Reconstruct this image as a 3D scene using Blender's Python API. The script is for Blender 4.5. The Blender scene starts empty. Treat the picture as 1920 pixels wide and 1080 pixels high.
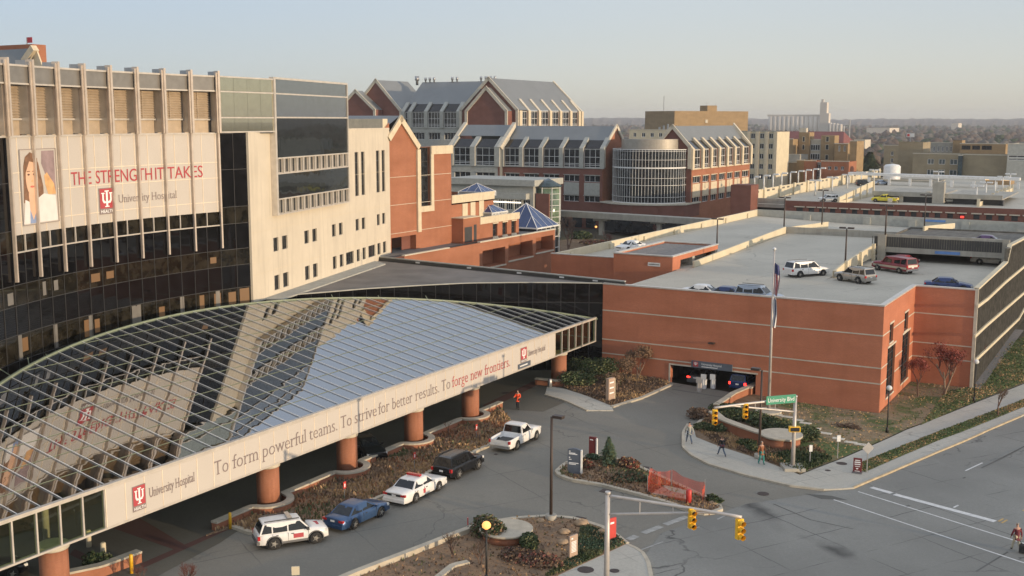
import bpy, bmesh, math, random
import numpy as np
from mathutils import Vector, Matrix

# ------------------------------------------------------------------ camera, sky, sun, exposure
SC = bpy.context.scene
COL = SC.collection
FPX, PITCH, ROLL, TH, CAMH = 2119.94, 0.147634, 0.00165, 0.521217, 26.5
cp, sp = math.cos(PITCH), math.sin(PITCH)
FWD = Vector((0, cp, -sp)); UP0 = Vector((0, sp, cp)); RT0 = Vector((1, 0, 0))
RT = RT0*math.cos(ROLL) + UP0*math.sin(ROLL); UPV = UP0*math.cos(ROLL) - RT0*math.sin(ROLL)
CAM = Vector((0, 0, CAMH))
cd = bpy.data.cameras.new('camera'); cam = bpy.data.objects.new('camera', cd); COL.objects.link(cam)
cd.sensor_width = 36; cd.lens = FPX/1920*36; cd.clip_start = 0.5; cd.clip_end = 20000
m = Matrix.Identity(4)
for i in range(3):
    m[i][0] = RT[i]; m[i][1] = UPV[i]; m[i][2] = -FWD[i]; m[i][3] = CAM[i]
cam.matrix_world = m
SC.camera = cam
# city grid axes: a runs left and away, b runs right and away (horizontal)
DA = Vector((-math.cos(TH), math.sin(TH), 0)); DB = Vector((math.sin(TH), math.cos(TH), 0))

SUN_EL = math.radians(4.5)
sdir2 = (DA*-1*math.cos(math.radians(4)) + DB*-1*math.sin(math.radians(5))).normalized()
SDIR = Vector((sdir2.x*math.cos(SUN_EL), sdir2.y*math.cos(SUN_EL), math.sin(SUN_EL)))
w = bpy.data.worlds.new("World"); SC.world = w; w.use_nodes = True
nt = w.node_tree; bg = nt.nodes['Background']
sk = nt.nodes.new('ShaderNodeTexSky'); sk.sky_type = 'NISHITA'; sk.sun_disc = False
sk.sun_elevation = SUN_EL
sk.sun_rotation = math.atan2(SDIR.x, SDIR.y)
sk.altitude = 200; sk.air_density = 1.0; sk.dust_density = 1.0; sk.ozone_density = 1.0
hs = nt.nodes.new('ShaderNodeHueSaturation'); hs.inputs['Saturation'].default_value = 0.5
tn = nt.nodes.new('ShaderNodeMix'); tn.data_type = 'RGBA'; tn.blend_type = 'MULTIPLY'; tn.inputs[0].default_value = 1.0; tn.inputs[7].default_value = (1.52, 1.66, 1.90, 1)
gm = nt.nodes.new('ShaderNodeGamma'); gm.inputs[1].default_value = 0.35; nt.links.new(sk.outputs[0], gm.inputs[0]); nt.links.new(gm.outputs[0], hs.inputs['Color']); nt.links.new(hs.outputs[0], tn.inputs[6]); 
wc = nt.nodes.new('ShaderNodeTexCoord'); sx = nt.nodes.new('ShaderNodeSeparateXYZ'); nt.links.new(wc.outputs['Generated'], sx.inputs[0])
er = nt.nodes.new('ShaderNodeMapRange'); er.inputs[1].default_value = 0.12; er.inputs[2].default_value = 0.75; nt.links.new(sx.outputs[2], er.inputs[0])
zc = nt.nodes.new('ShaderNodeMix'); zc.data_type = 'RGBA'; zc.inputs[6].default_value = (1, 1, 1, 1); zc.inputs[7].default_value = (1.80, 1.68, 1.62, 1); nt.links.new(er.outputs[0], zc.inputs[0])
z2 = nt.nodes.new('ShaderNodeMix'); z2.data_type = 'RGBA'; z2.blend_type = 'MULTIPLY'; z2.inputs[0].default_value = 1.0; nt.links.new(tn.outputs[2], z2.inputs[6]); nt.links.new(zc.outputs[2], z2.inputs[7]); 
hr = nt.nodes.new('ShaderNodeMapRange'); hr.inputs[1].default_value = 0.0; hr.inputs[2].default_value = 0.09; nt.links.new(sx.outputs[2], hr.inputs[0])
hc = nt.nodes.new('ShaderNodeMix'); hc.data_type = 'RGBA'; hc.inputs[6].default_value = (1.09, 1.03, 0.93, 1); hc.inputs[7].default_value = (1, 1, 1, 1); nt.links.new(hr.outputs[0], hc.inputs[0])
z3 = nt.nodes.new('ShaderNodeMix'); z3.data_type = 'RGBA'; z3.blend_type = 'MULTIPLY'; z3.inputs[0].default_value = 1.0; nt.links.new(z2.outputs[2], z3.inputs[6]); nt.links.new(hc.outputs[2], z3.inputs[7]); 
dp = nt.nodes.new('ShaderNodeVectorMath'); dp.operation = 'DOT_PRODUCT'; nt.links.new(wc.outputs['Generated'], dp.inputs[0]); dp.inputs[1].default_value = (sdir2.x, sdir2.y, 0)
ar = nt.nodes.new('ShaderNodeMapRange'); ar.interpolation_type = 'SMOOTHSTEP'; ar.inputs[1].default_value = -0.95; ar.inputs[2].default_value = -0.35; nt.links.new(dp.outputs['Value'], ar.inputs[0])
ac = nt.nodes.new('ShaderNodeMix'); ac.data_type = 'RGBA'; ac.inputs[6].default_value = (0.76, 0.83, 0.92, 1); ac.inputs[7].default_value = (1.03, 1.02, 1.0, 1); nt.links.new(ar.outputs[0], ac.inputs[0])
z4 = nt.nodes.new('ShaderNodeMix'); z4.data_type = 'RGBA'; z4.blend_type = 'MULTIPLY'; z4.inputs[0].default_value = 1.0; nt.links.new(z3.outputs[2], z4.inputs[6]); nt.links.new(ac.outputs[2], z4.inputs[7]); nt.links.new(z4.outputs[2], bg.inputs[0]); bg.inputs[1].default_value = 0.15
sl = bpy.data.lights.new('sun', 'SUN'); sun = bpy.data.objects.new('sun', sl); COL.objects.link(sun)
sl.energy = 2.1; sl.angle = math.radians(0.6); sl.color = (1.0, 0.76, 0.50)
sun.rotation_euler = SDIR.to_track_quat('Z', 'Y').to_euler(); sun.location = (60, -60, 80)
SC.view_settings.view_transform = 'Standard'; SC.view_settings.look = 'None'
SC.view_settings.exposure = 0.95; SC.view_settings.gamma = 1.0
SC.cycles.max_bounces = 6; SC.cycles.diffuse_bounces = 3; SC.cycles.glossy_bounces = 4
SC.cycles.transparent_max_bounces = 16; SC.cycles.transmission_bounces = 4
SC.cycles.caustics_reflective = False; SC.cycles.caustics_refractive = False

# ------------------------------------------------------------------ survey helpers: pixel of the photo -> point on a known real plane
def ray(x, y): return RT*((x-960)/FPX) + UPV*((540-y)/FPX) + FWD
def L(u, v, z=0): return DA*u + DB*v + Vector((0, 0, z))
def UV(p): return (p.dot(DA), p.dot(DB), p.z)
def G(x, y, z=0.0):
    d = ray(x, y); return CAM + d*((z-CAMH)/d.z)
def gu(x, y, z=0.0): return UV(G(x, y, z))
def wv(x, y, v):                       # on the plane v = const  -> (u, z)
    d = ray(x, y); t = (v - CAM.dot(DB))/d.dot(DB); p = CAM + d*t; return p.dot(DA), p.z
def wu(x, y, u):                       # on the plane u = const  -> (v, z)
    d = ray(x, y); t = (u - CAM.dot(DA))/d.dot(DA); p = CAM + d*t; return p.dot(DB), p.z
CU, CV = 26.5, 69.5                    # centre of the curved front
def K(r, a, z=0): return L(CU + r*math.cos(math.radians(a)), CV + r*math.sin(math.radians(a)), z)

# ------------------------------------------------------------------ materials
MATS = {}
def nmat(name):
    mt = bpy.data.materials.new(name); mt.use_nodes = True; MATS[name] = mt
    return mt, mt.node_tree, mt.node_tree.nodes['Principled BSDF']
def N(nt, t, **k):
    n = nt.nodes.new(t)
    for a, b in k.items(): setattr(n, a, b)
    return n
def mixc(nt, fac, c1, c2, mode='MIX'):
    n = N(nt, 'ShaderNodeMix', data_type='RGBA', blend_type=mode)
    for s, val in ((n.inputs[0], fac), (n.inputs[6], c1), (n.inputs[7], c2)):
        if hasattr(val, 'links') or hasattr(val, 'node'): nt.links.new(val, s)
        elif isinstance(val, (int, float)): s.default_value = val
        else: s.default_value = (*val, 1)
    return n.outputs[2]
def ramp(nt, sock, p0, p1):
    r = N(nt, 'ShaderNodeMapRange'); r.inputs[1].default_value = p0; r.inputs[2].default_value = p1
    nt.links.new(sock, r.inputs[0]); return r.outputs[0]
def noise(nt, scale, detail=4, src='Object', stretch=None, rough=0.55):
    tc = N(nt, 'ShaderNodeTexCoord'); n = N(nt, 'ShaderNodeTexNoise')
    n.inputs['Scale'].default_value = scale; n.inputs['Detail'].default_value = detail; n.inputs['Roughness'].default_value = rough
    if stretch:
        mp = N(nt, 'ShaderNodeMapping'); mp.inputs['Scale'].default_value = stretch
        nt.links.new(tc.outputs[src], mp.inputs[0]); nt.links.new(mp.outputs[0], n.inputs[0])
    else: nt.links.new(tc.outputs[src], n.inputs[0])
    return n.outputs[0]
def bump(nt, p, h, strength=0.3, dist=0.02):
    b = N(nt, 'ShaderNodeBump'); b.inputs['Strength'].default_value = strength; b.inputs['Distance'].default_value = dist
    nt.links.new(h, b.inputs['Height']); nt.links.new(b.outputs[0], p.inputs['Normal'])
def plain(name, c, rough=0.6, metal=0.0, var=0.12, scale=1.5, spec=None, streak=False, bmp=0.0):
    mt, nt, p = nmat(name)
    nz = noise(nt, scale, 5)
    f = ramp(nt, nz, 0.3, 0.7)
    lo = tuple(x*(1-var) for x in c); hi = tuple(min(1, x*(1+var)) for x in c)
    col = mixc(nt, f, lo, hi)
    if streak:
        s = noise(nt, 1.0, 3, 'UV', (2.2, 0.12, 1))
        col = mixc(nt, ramp(nt, s, 0.5, 0.9), col, tuple(x*0.74 for x in c))
    nt.links.new(col, p.inputs['Base Color']); p.inputs['Roughness'].default_value = rough; p.inputs['Metallic'].default_value = metal
    if spec is not None: p.inputs['Specular IOR Level'].default_value = spec
    if bmp: bump(nt, p, noise(nt, scale*12, 3), bmp, 0.02)
    return mt
def brickmat(name, c1, c2, mortar, var=0.16):
    mt, nt, p = nmat(name)
    tc = N(nt, 'ShaderNodeTexCoord'); b = N(nt, 'ShaderNodeTexBrick')
    nt.links.new(tc.outputs['UV'], b.inputs['Vector'])
    b.inputs['Scale'].default_value = 1.0; b.inputs['Brick Width'].default_value = 0.22; b.inputs['Row Height'].default_value = 0.075
    b.inputs['Mortar Size'].default_value = 0.006; b.inputs['Mortar Smooth'].default_value = 0.3; b.inputs['Bias'].default_value = 0.0
    for k, c in (('Color1', c1), ('Color2', c2), ('Mortar', mortar)): b.inputs[k].default_value = (*c, 1)
    f1 = ramp(nt, noise(nt, 0.25, 6, 'UV', (1, 2.2, 1)), 0.35, 0.7)
    col = mixc(nt, f1, b.outputs[0], tuple(x*(1-var*2) for x in c1)); 
    col2 = mixc(nt, ramp(nt, noise(nt, 3.0, 4, 'UV', (1, 3, 1)), 0.35, 0.75), col, c2)
    fin = mixc(nt, 0.6, col, col2)
    stk = ramp(nt, noise(nt, 1.0, 4, 'UV', (0.9, 0.07, 1)), 0.48, 0.78)
    mk_ = N(nt, 'ShaderNodeMath', operation='MULTIPLY'); nt.links.new(stk, mk_.inputs[0]); mk_.inputs[1].default_value = 0.32
    fin = mixc(nt, mk_.outputs[0], fin, tuple(x*0.55 for x in c1))
    nt.links.new(fin, p.inputs['Base Color']); p.inputs['Roughness'].default_value = 0.85
    p.inputs['Specular IOR Level'].default_value = 0.25
    return mt
brickmat('brick', (0.42, 0.175, 0.095), (0.35, 0.14, 0.08), (0.36, 0.2, 0.13))
brickmat('brick_garage', (0.56, 0.205, 0.11), (0.47, 0.172, 0.098), (0.44, 0.23, 0.15))
brickmat('brick_dark', (0.24, 0.10, 0.072), (0.19, 0.078, 0.06), (0.23, 0.14, 0.11))  # also serves as brick in shade on the research and laboratory buildings
brickmat('brick_yellow', (0.37, 0.265, 0.145), (0.32, 0.22, 0.12), (0.38, 0.27, 0.15))
brickmat('brick_tan', (0.36, 0.30, 0.20), (0.31, 0.26, 0.17), (0.33, 0.26, 0.16))
plain('limestone', (0.62, 0.53, 0.38), 0.8, var=0.1, streak=True)
plain('limestone_white', (0.60, 0.535, 0.425), 0.75, var=0.06, scale=0.5, streak=True)
plain('stone_trim', (0.55, 0.50, 0.40), 0.8, var=0.12)
plain('stone_grey', (0.38, 0.38, 0.34), 0.8, var=0.12)  # also stands for pale stone on unlit faces
plain('concrete', (0.36, 0.34, 0.29), 0.85, var=0.15, scale=0.6, streak=True)
plain('concrete_deck', (0.27, 0.255, 0.22), 0.9, var=0.14, scale=0.25)
plain('concrete_wall', (0.60, 0.53, 0.38), 0.85, var=0.08, scale=0.5)
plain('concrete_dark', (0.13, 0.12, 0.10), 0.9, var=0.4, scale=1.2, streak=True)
plain('metal_grey', (0.42, 0.42, 0.42), 0.4, 0.7)
plain('metal_pale', (0.62, 0.58, 0.52), 0.4, 0.35)
plain('aluminium', (0.60, 0.55, 0.48), 0.35, 0.25)
plain('fin_metal', (0.58, 0.50, 0.42), 0.4, 0.3)
plain('white_frame', (0.72, 0.72, 0.70), 0.5)
plain('frame_dark', (0.05, 0.05, 0.05), 0.5)
plain('roof_metal', (0.185, 0.195, 0.195), 0.5, 0.1, var=0.06, scale=0.3)
plain('roof_gravel', (0.22, 0.20, 0.18), 0.95, var=0.25, scale=3, bmp=0.5)
plain('roof_membrane', (0.175, 0.162, 0.148), 0.9, var=0.22, scale=0.35)
plain('roof_red', (0.20, 0.07, 0.06), 0.8)
plain('truss_green', (0.24, 0.28, 0.19), 0.5)
plain('banner', (0.51, 0.47, 0.42), 0.7, var=0.03, scale=0.4)
plain('banner_line', (0.80, 0.68, 0.52), 0.5)
plain('ink_grey', (0.24, 0.19, 0.18), 0.8, var=0.05)
plain('ink_red', (0.42, 0.06, 0.07), 0.7, var=0.05)
plain('ink_white', (0.85, 0.85, 0.83), 0.7, var=0.03)
plain('portrait_hair', (0.22, 0.12, 0.07), 0.8, var=0.3, scale=2)
plain('portrait_skin', (0.72, 0.45, 0.30), 0.8, var=0.08, scale=1)
plain('portrait_shade', (0.30, 0.22, 0.22), 0.8, var=0.2)
plain('portrait_coat', (0.74, 0.70, 0.66), 0.8, var=0.06)
plain('portrait_blue', (0.25, 0.32, 0.50), 0.8)
plain('portrait_orange', (0.66, 0.38, 0.17), 0.8, var=0.2)
plain('portrait_dark', (0.10, 0.05, 0.04), 0.8)
plain('portrait_lip', (0.55, 0.16, 0.12), 0.8)
plain('louvre_tan', (0.50, 0.40, 0.29), 0.55, 0.2)
plain('pale_panel', (0.30, 0.28, 0.25), 0.35, 0.5, var=0.1)
plain('sign_blue', (0.05, 0.06, 0.09), 0.5)
plain('sign_slate', (0.10, 0.12, 0.15), 0.5)
plain('sign_maroon', (0.16, 0.025, 0.025), 0.5)
plain('sign_tan', (0.42, 0.30, 0.22), 0.6)
plain('sign_red', (0.55, 0.05, 0.04), 0.5)
plain('sign_green', (0.02, 0.26, 0.15), 0.45)
plain('sign_sky', (0.12, 0.25, 0.55), 0.5)
plain('yellow', (0.75, 0.42, 0.02), 0.45)
plain('signal_yellow', (0.92, 0.52, 0.03), 0.4)
plain('black', (0.015, 0.015, 0.015), 0.5)
plain('lamp_bronze', (0.07, 0.05, 0.04), 0.5, 0.3)
plain('lamp_white', (0.70, 0.70, 0.68), 0.4)
plain('rubber', (0.02, 0.02, 0.02), 0.85)
plain('chrome', (0.6, 0.6, 0.6), 0.2, 0.9)
plain('plastic_grey', (0.12, 0.12, 0.12), 0.6)
plain('line_white', (0.62, 0.62, 0.60), 0.8, var=0.18, scale=3)
plain('kerb_yellow', (0.44, 0.36, 0.24), 0.85, var=0.2, scale=2)
plain('line_worn', (0.33, 0.33, 0.31), 0.8, var=0.3, scale=2)
plain('line_yellow', (0.48, 0.32, 0.12), 0.8, var=0.18, scale=3)
plain('manhole', (0.06, 0.045, 0.04), 0.7, 0.2, var=0.3, scale=8)
plain('boulder', (0.34, 0.24, 0.15), 0.9, var=0.25, scale=3, bmp=0.5)
plain('bark', (0.14, 0.085, 0.06), 0.9, var=0.3, scale=4)
plain('bark_pale', (0.24, 0.17, 0.12), 0.9, var=0.3, scale=4)
plain('twig', (0.13, 0.085, 0.06), 0.9, var=0.3, scale=4)
plain('twig_red', (0.16, 0.06, 0.045), 0.9, var=0.3, scale=4)
plain('leaf_dark', (0.035, 0.06, 0.02), 0.8, var=0.5, scale=3)
plain('leaf_olive', (0.11, 0.12, 0.05), 0.8, var=0.4, scale=3)
plain('leaf_brown', (0.19, 0.12, 0.07), 0.85, var=0.4, scale=3)
plain('leaf_bluegreen', (0.06, 0.10, 0.055), 0.8, var=0.35, scale=3)
plain('leaf_bud', (0.22, 0.05, 0.035), 0.85, var=0.4, scale=3)
plain('straw', (0.40, 0.26, 0.13), 0.9, var=0.3, scale=3)
plain('flower_yellow', (0.62, 0.45, 0.06), 0.8)
plain('woods_far', (0.14, 0.115, 0.095), 0.95, var=0.35, scale=0.03)
plain('silo', (0.60, 0.54, 0.46), 0.8, var=0.05, scale=0.05)
plain('skin', (0.45, 0.26, 0.18), 0.6)
plain('flag_red', (0.42, 0.05, 0.06), 0.8); plain('flag_white', (0.65, 0.65, 0.65), 0.8); plain('flag_blue', (0.05, 0.06, 0.16), 0.8)
plain('excavator', (0.60, 0.33, 0.03), 0.6)
plain('rubble', (0.40, 0.34, 0.27), 0.9, var=0.3, scale=1)
plain('debris_red', (0.30, 0.03, 0.03), 0.7)
def glass(name, c, rough=0.04, spec=0.5, metal=0.0, wav=0.0, wscale=0.4, bodyvar=0.4, sc=1.2):
    mt, nt, p = nmat(name)
    nz = noise(nt, sc, 3)
    nt.links.new(mixc(nt, ramp(nt, nz, 0.35, 0.65), tuple(x*(1-bodyvar) for x in c), tuple(x*(1+bodyvar) for x in c)), p.inputs['Base Color'])
    p.inputs['Roughness'].default_value = rough; p.inputs['Metallic'].default_value = metal
    p.inputs['Specular IOR Level'].default_value = spec
    if wav: bump(nt, p, noise(nt, wscale, 2), wav, 0.3)
    return mt
glass('black_glass', (0.006, 0.006, 0.007), 0.03, 0.35)
glass('black_glass_vision', (0.016, 0.014, 0.010), 0.03, 0.35, bodyvar=0.7)
glass('window_glass', (0.020, 0.024, 0.028), 0.04, 0.6)
glass('window_blue', (0.035, 0.06, 0.07), 0.05, 0.6)
glass('atrium_glass', (0.12, 0.17, 0.11), 0.15, 0.5)
glass('car_glass', (0.012, 0.014, 0.016), 0.03, 0.5, bodyvar=0.2)
glass('mirror_sky_gold', (0.52, 0.50, 0.38), 0.02, 0.5, 0.9, bodyvar=0.04)  # mirror glass; the yellow is reflected sky put into the base colour
glass('mirror_grey', (0.30, 0.32, 0.33), 0.02, 0.5, 0.9, bodyvar=0.04)
glass('mirror_dark', (0.07, 0.08, 0.085), 0.03, 0.5, 0.7, wav=0.02, wscale=0.5, bodyvar=0.1)
glass('skylight_blue', (0.025, 0.05, 0.14), 0.15, 0.6, bodyvar=0.15)
glass('copper_panel', (0.36, 0.33, 0.28), 0.55, 0.5, 0.35, bodyvar=0.06)
def trans_glass(name, trans, gloss, lo, hi, wav=0.0, wscale=0.3):
    mt, nt, p = nmat(name); nt.nodes.remove(p)
    out = nt.nodes['Material Output']
    tr = N(nt, 'ShaderNodeBsdfTransparent'); tr.inputs[0].default_value = (*trans, 1)
    gl = N(nt, 'ShaderNodeBsdfGlossy'); gl.inputs[0].default_value = (*gloss, 1); gl.inputs['Roughness'].default_value = 0.015
    lw = N(nt, 'ShaderNodeLayerWeight'); lw.inputs[0].default_value = 0.5
    mr = N(nt, 'ShaderNodeMapRange'); mr.inputs[3].default_value = lo; mr.inputs[4].default_value = hi
    nt.links.new(lw.outputs['Facing'], mr.inputs[0])
    mx = N(nt, 'ShaderNodeMixShader'); nt.links.new(mr.outputs[0], mx.inputs[0]); nt.links.new(tr.outputs[0], mx.inputs[1]); nt.links.new(gl.outputs[0], mx.inputs[2])
    if wav:
        b = N(nt, 'ShaderNodeBump'); b.inputs['Strength'].default_value = wav; b.inputs['Distance'].default_value = 0.1
        nt.links.new(noise(nt, wscale, 2), b.inputs['Height']); nt.links.new(b.outputs[0], gl.inputs['Normal'])
    nt.links.new(mx.outputs[0], out.inputs[0]); return mt
trans_glass('canopy_glass', (0.20, 0.23, 0.20), (0.62, 0.635, 0.66), 0.28, 0.90, 0.10, 0.35)
trans_glass('canopy_side_glass', (0.62, 0.70, 0.42), (0.8, 0.8, 0.7), 0.03, 0.45)
trans_glass('net_orange', (1.0, 0.45, 0.35), (0.02, 0.0, 0.0), 0.0, 0.0)
mt, nt, p = nmat('fence_orange')
tr = N(nt, 'ShaderNodeBsdfTransparent'); mx = N(nt, 'ShaderNodeMixShader'); mx.inputs[0].default_value = 0.5
p.inputs['Base Color'].default_value = (0.75, 0.09, 0.03, 1); p.inputs['Roughness'].default_value = 0.7
nt.links.new(tr.outputs[0], mx.inputs[1]); nt.links.new(p.outputs[0], mx.inputs[2]); nt.links.new(mx.outputs[0], nt.nodes['Material Output'].inputs[0])
def glow(name, c, s):
    mt, nt, p = nmat(name); p.inputs['Base Color'].default_value = (*c, 1)
    p.inputs['Emission Color'].default_value = (*c, 1); p.inputs['Emission Strength'].default_value = s
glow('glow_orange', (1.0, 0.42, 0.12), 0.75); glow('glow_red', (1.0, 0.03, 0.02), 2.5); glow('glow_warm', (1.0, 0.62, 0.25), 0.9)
glow('glow_room', (0.16, 0.09, 0.04), 0.10); glow('glow_white', (1.0, 0.9, 0.75), 0.9)
# asphalt with patches, tar seams and expansion joints
def asphalt(name, base, joints, seam=0.5, wear=0.2):
    mt, nt, p = nmat(name)
    f = ramp(nt, noise(nt, 0.09, 6), 0.3, 0.7)
    col = mixc(nt, f, tuple(x*(1-wear) for x in base), tuple(x*(1+wear) for x in base))
    f2 = ramp(nt, noise(nt, 6.0, 5), 0.3, 0.7)
    col = mixc(nt, f2, col, mixc(nt, 0.5, col, tuple(x*0.75 for x in base)))
    f5 = ramp(nt, noise(nt, 0.45, 5, rough=0.7), 0.56, 0.72)
    m5 = N(nt, 'ShaderNodeMath', operation='MULTIPLY'); nt.links.new(f5, m5.inputs[0]); m5.inputs[1].default_value = 0.45
    col = mixc(nt, m5.outputs[0], col, tuple(x*0.72 for x in base))
    f6 = ramp(nt, noise(nt, 1.1, 6, stretch=(1, 0.25, 1), rough=0.7), 0.60, 0.75)
    m6 = N(nt, 'ShaderNodeMath', operation='MULTIPLY'); nt.links.new(f6, m6.inputs[0]); m6.inputs[1].default_value = 0.35
    col = mixc(nt, m6.outputs[0], col, tuple(x*1.25 for x in base))
    tc = N(nt, 'ShaderNodeTexCoord')
    if joints:
        br = N(nt, 'ShaderNodeTexBrick'); mp = N(nt, 'ShaderNodeMapping'); mp.inputs['Rotation'].default_value = (0, 0, joints[2])
        nt.links.new(tc.outputs['Object'], mp.inputs[0]); 
        ds = N(nt, 'ShaderNodeTexNoise'); ds.inputs['Scale'].default_value = 0.5; nt.links.new(mp.outputs[0], ds.inputs[0])
        va = N(nt, 'ShaderNodeVectorMath', operation='MULTIPLY_ADD'); nt.links.new(ds.outputs[1], va.inputs[0]); va.inputs[1].default_value = (0.35, 0.35, 0); nt.links.new(mp.outputs[0], va.inputs[2])
        nt.links.new(va.outputs[0], br.inputs['Vector'])
        br.inputs['Scale'].default_value = 1; br.inputs['Brick Width'].default_value = joints[0]; br.inputs['Row Height'].default_value = joints[1]
        br.inputs['Mortar Size'].default_value = 0.05; br.inputs['Mortar Smooth'].default_value = 0.6
        br.inputs['Color1'].default_value = br.inputs['Color2'].default_value = (0, 0, 0, 1); br.inputs['Mortar'].default_value = (1, 1, 1, 1); br.offset = 0.0
        gate = ramp(nt, noise(nt, 0.22, 3), 0.42, 0.60)
        mm = N(nt, 'ShaderNodeMath', operation='MULTIPLY'); nt.links.new(br.outputs[0], mm.inputs[0]); nt.links.new(gate, mm.inputs[1])
        m2 = N(nt, 'ShaderNodeMath', operation='MULTIPLY'); nt.links.new(mm.outputs[0], m2.inputs[0]); m2.inputs[1].default_value = seam
        col = mixc(nt, m2.outputs[0], col, (0.045, 0.045, 0.045))
    vo = N(nt, 'ShaderNodeTexVoronoi', feature='DISTANCE_TO_EDGE'); vo.inputs['Scale'].default_value = 0.055
    dn = N(nt, 'ShaderNodeTexNoise'); dn.inputs['Scale'].default_value = 0.35; dn.inputs['Detail'].default_value = 5; nt.links.new(tc.outputs['Object'], dn.inputs[0])
    vm = N(nt, 'ShaderNodeVectorMath', operation='MULTIPLY_ADD'); nt.links.new(dn.outputs[1], vm.inputs[0]); vm.inputs[1].default_value = (5, 5, 0); nt.links.new(tc.outputs['Object'], vm.inputs[2])
    nt.links.new(vm.outputs[0], vo.inputs['Vector'])
    cr = N(nt, 'ShaderNodeMapRange'); cr.inputs[1].default_value = 0.0; cr.inputs[2].default_value = 0.005; cr.inputs[3].default_value = seam; cr.inputs[4].default_value = 0
    nt.links.new(vo.outputs[0], cr.inputs[0])
    g2 = ramp(nt, noise(nt, 0.15, 2), 0.45, 0.55)
    m3 = N(nt, 'ShaderNodeMath', operation='MULTIPLY'); nt.links.new(cr.outputs[0], m3.inputs[0]); nt.links.new(g2, m3.inputs[1])
    col = mixc(nt, m3.outputs[0], col, (0.03, 0.03, 0.03))
    nt.links.new(col, p.inputs['Base Color']); p.inputs['Roughness'].default_value = 0.85; p.inputs['Specular IOR Level'].default_value = 0.3
asphalt('road_drive', (0.215, 0.205, 0.175), (7, 6, -TH), 0.5, 0.17)
asphalt('road_boulevard', (0.235, 0.235, 0.215), (5.5, 3.7, -TH), 0.75, 0.2)
asphalt('slab_walk', (0.47, 0.45, 0.39), (1.6, 1.6, -TH), 0.38, 0.10)
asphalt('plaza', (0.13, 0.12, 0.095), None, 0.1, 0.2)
asphalt('deck', (0.50, 0.465, 0.385), (9, 5.0, -TH), 0.5, 0.13)
def ground_mix(name, c1, c2, c3, s1, s2, t0=0.45, t1=0.55):
    mt, nt, p = nmat(name)
    a = mixc(nt, ramp(nt, noise(nt, s1, 5, rough=0.65), t0, t1), c1, c2)
    b = mixc(nt, ramp(nt, noise(nt, s2, 5, rough=0.7), 0.5, 0.72), a, c3)
    nt.links.new(b, p.inputs['Base Color']); p.inputs['Roughness'].default_value = 0.95; p.inputs['Specular IOR Level'].default_value = 0.1
    bump(nt, p, noise(nt, 9, 4), 0.8, 0.08)
ground_mix('soil', (0.19, 0.135, 0.09), (0.14, 0.095, 0.06), (0.29, 0.20, 0.12), 0.7, 3.0)
ground_mix('mulch', (0.22, 0.155, 0.105), (0.31, 0.20, 0.12), (0.14, 0.10, 0.07), 0.8, 5.0)
ground_mix('lawn', (0.29, 0.22, 0.14), (0.10, 0.135, 0.05), (0.22, 0.17, 0.105), 0.16, 1.2, 0.47, 0.56)
ground_mix('lawn_green', (0.08, 0.115, 0.04), (0.14, 0.15, 0.06), (0.26, 0.21, 0.13), 0.5, 1.4)
ground_mix('far_ground', (0.12, 0.105, 0.075), (0.09, 0.085, 0.055), (0.15, 0.13, 0.10), 0.02, 0.2)
mt, nt, p = nmat('brick_paver')
p.inputs['Base Color'].default_value = (0.10, 0.045, 0.035, 1); p.inputs['Roughness'].default_value = 0.9

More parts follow.
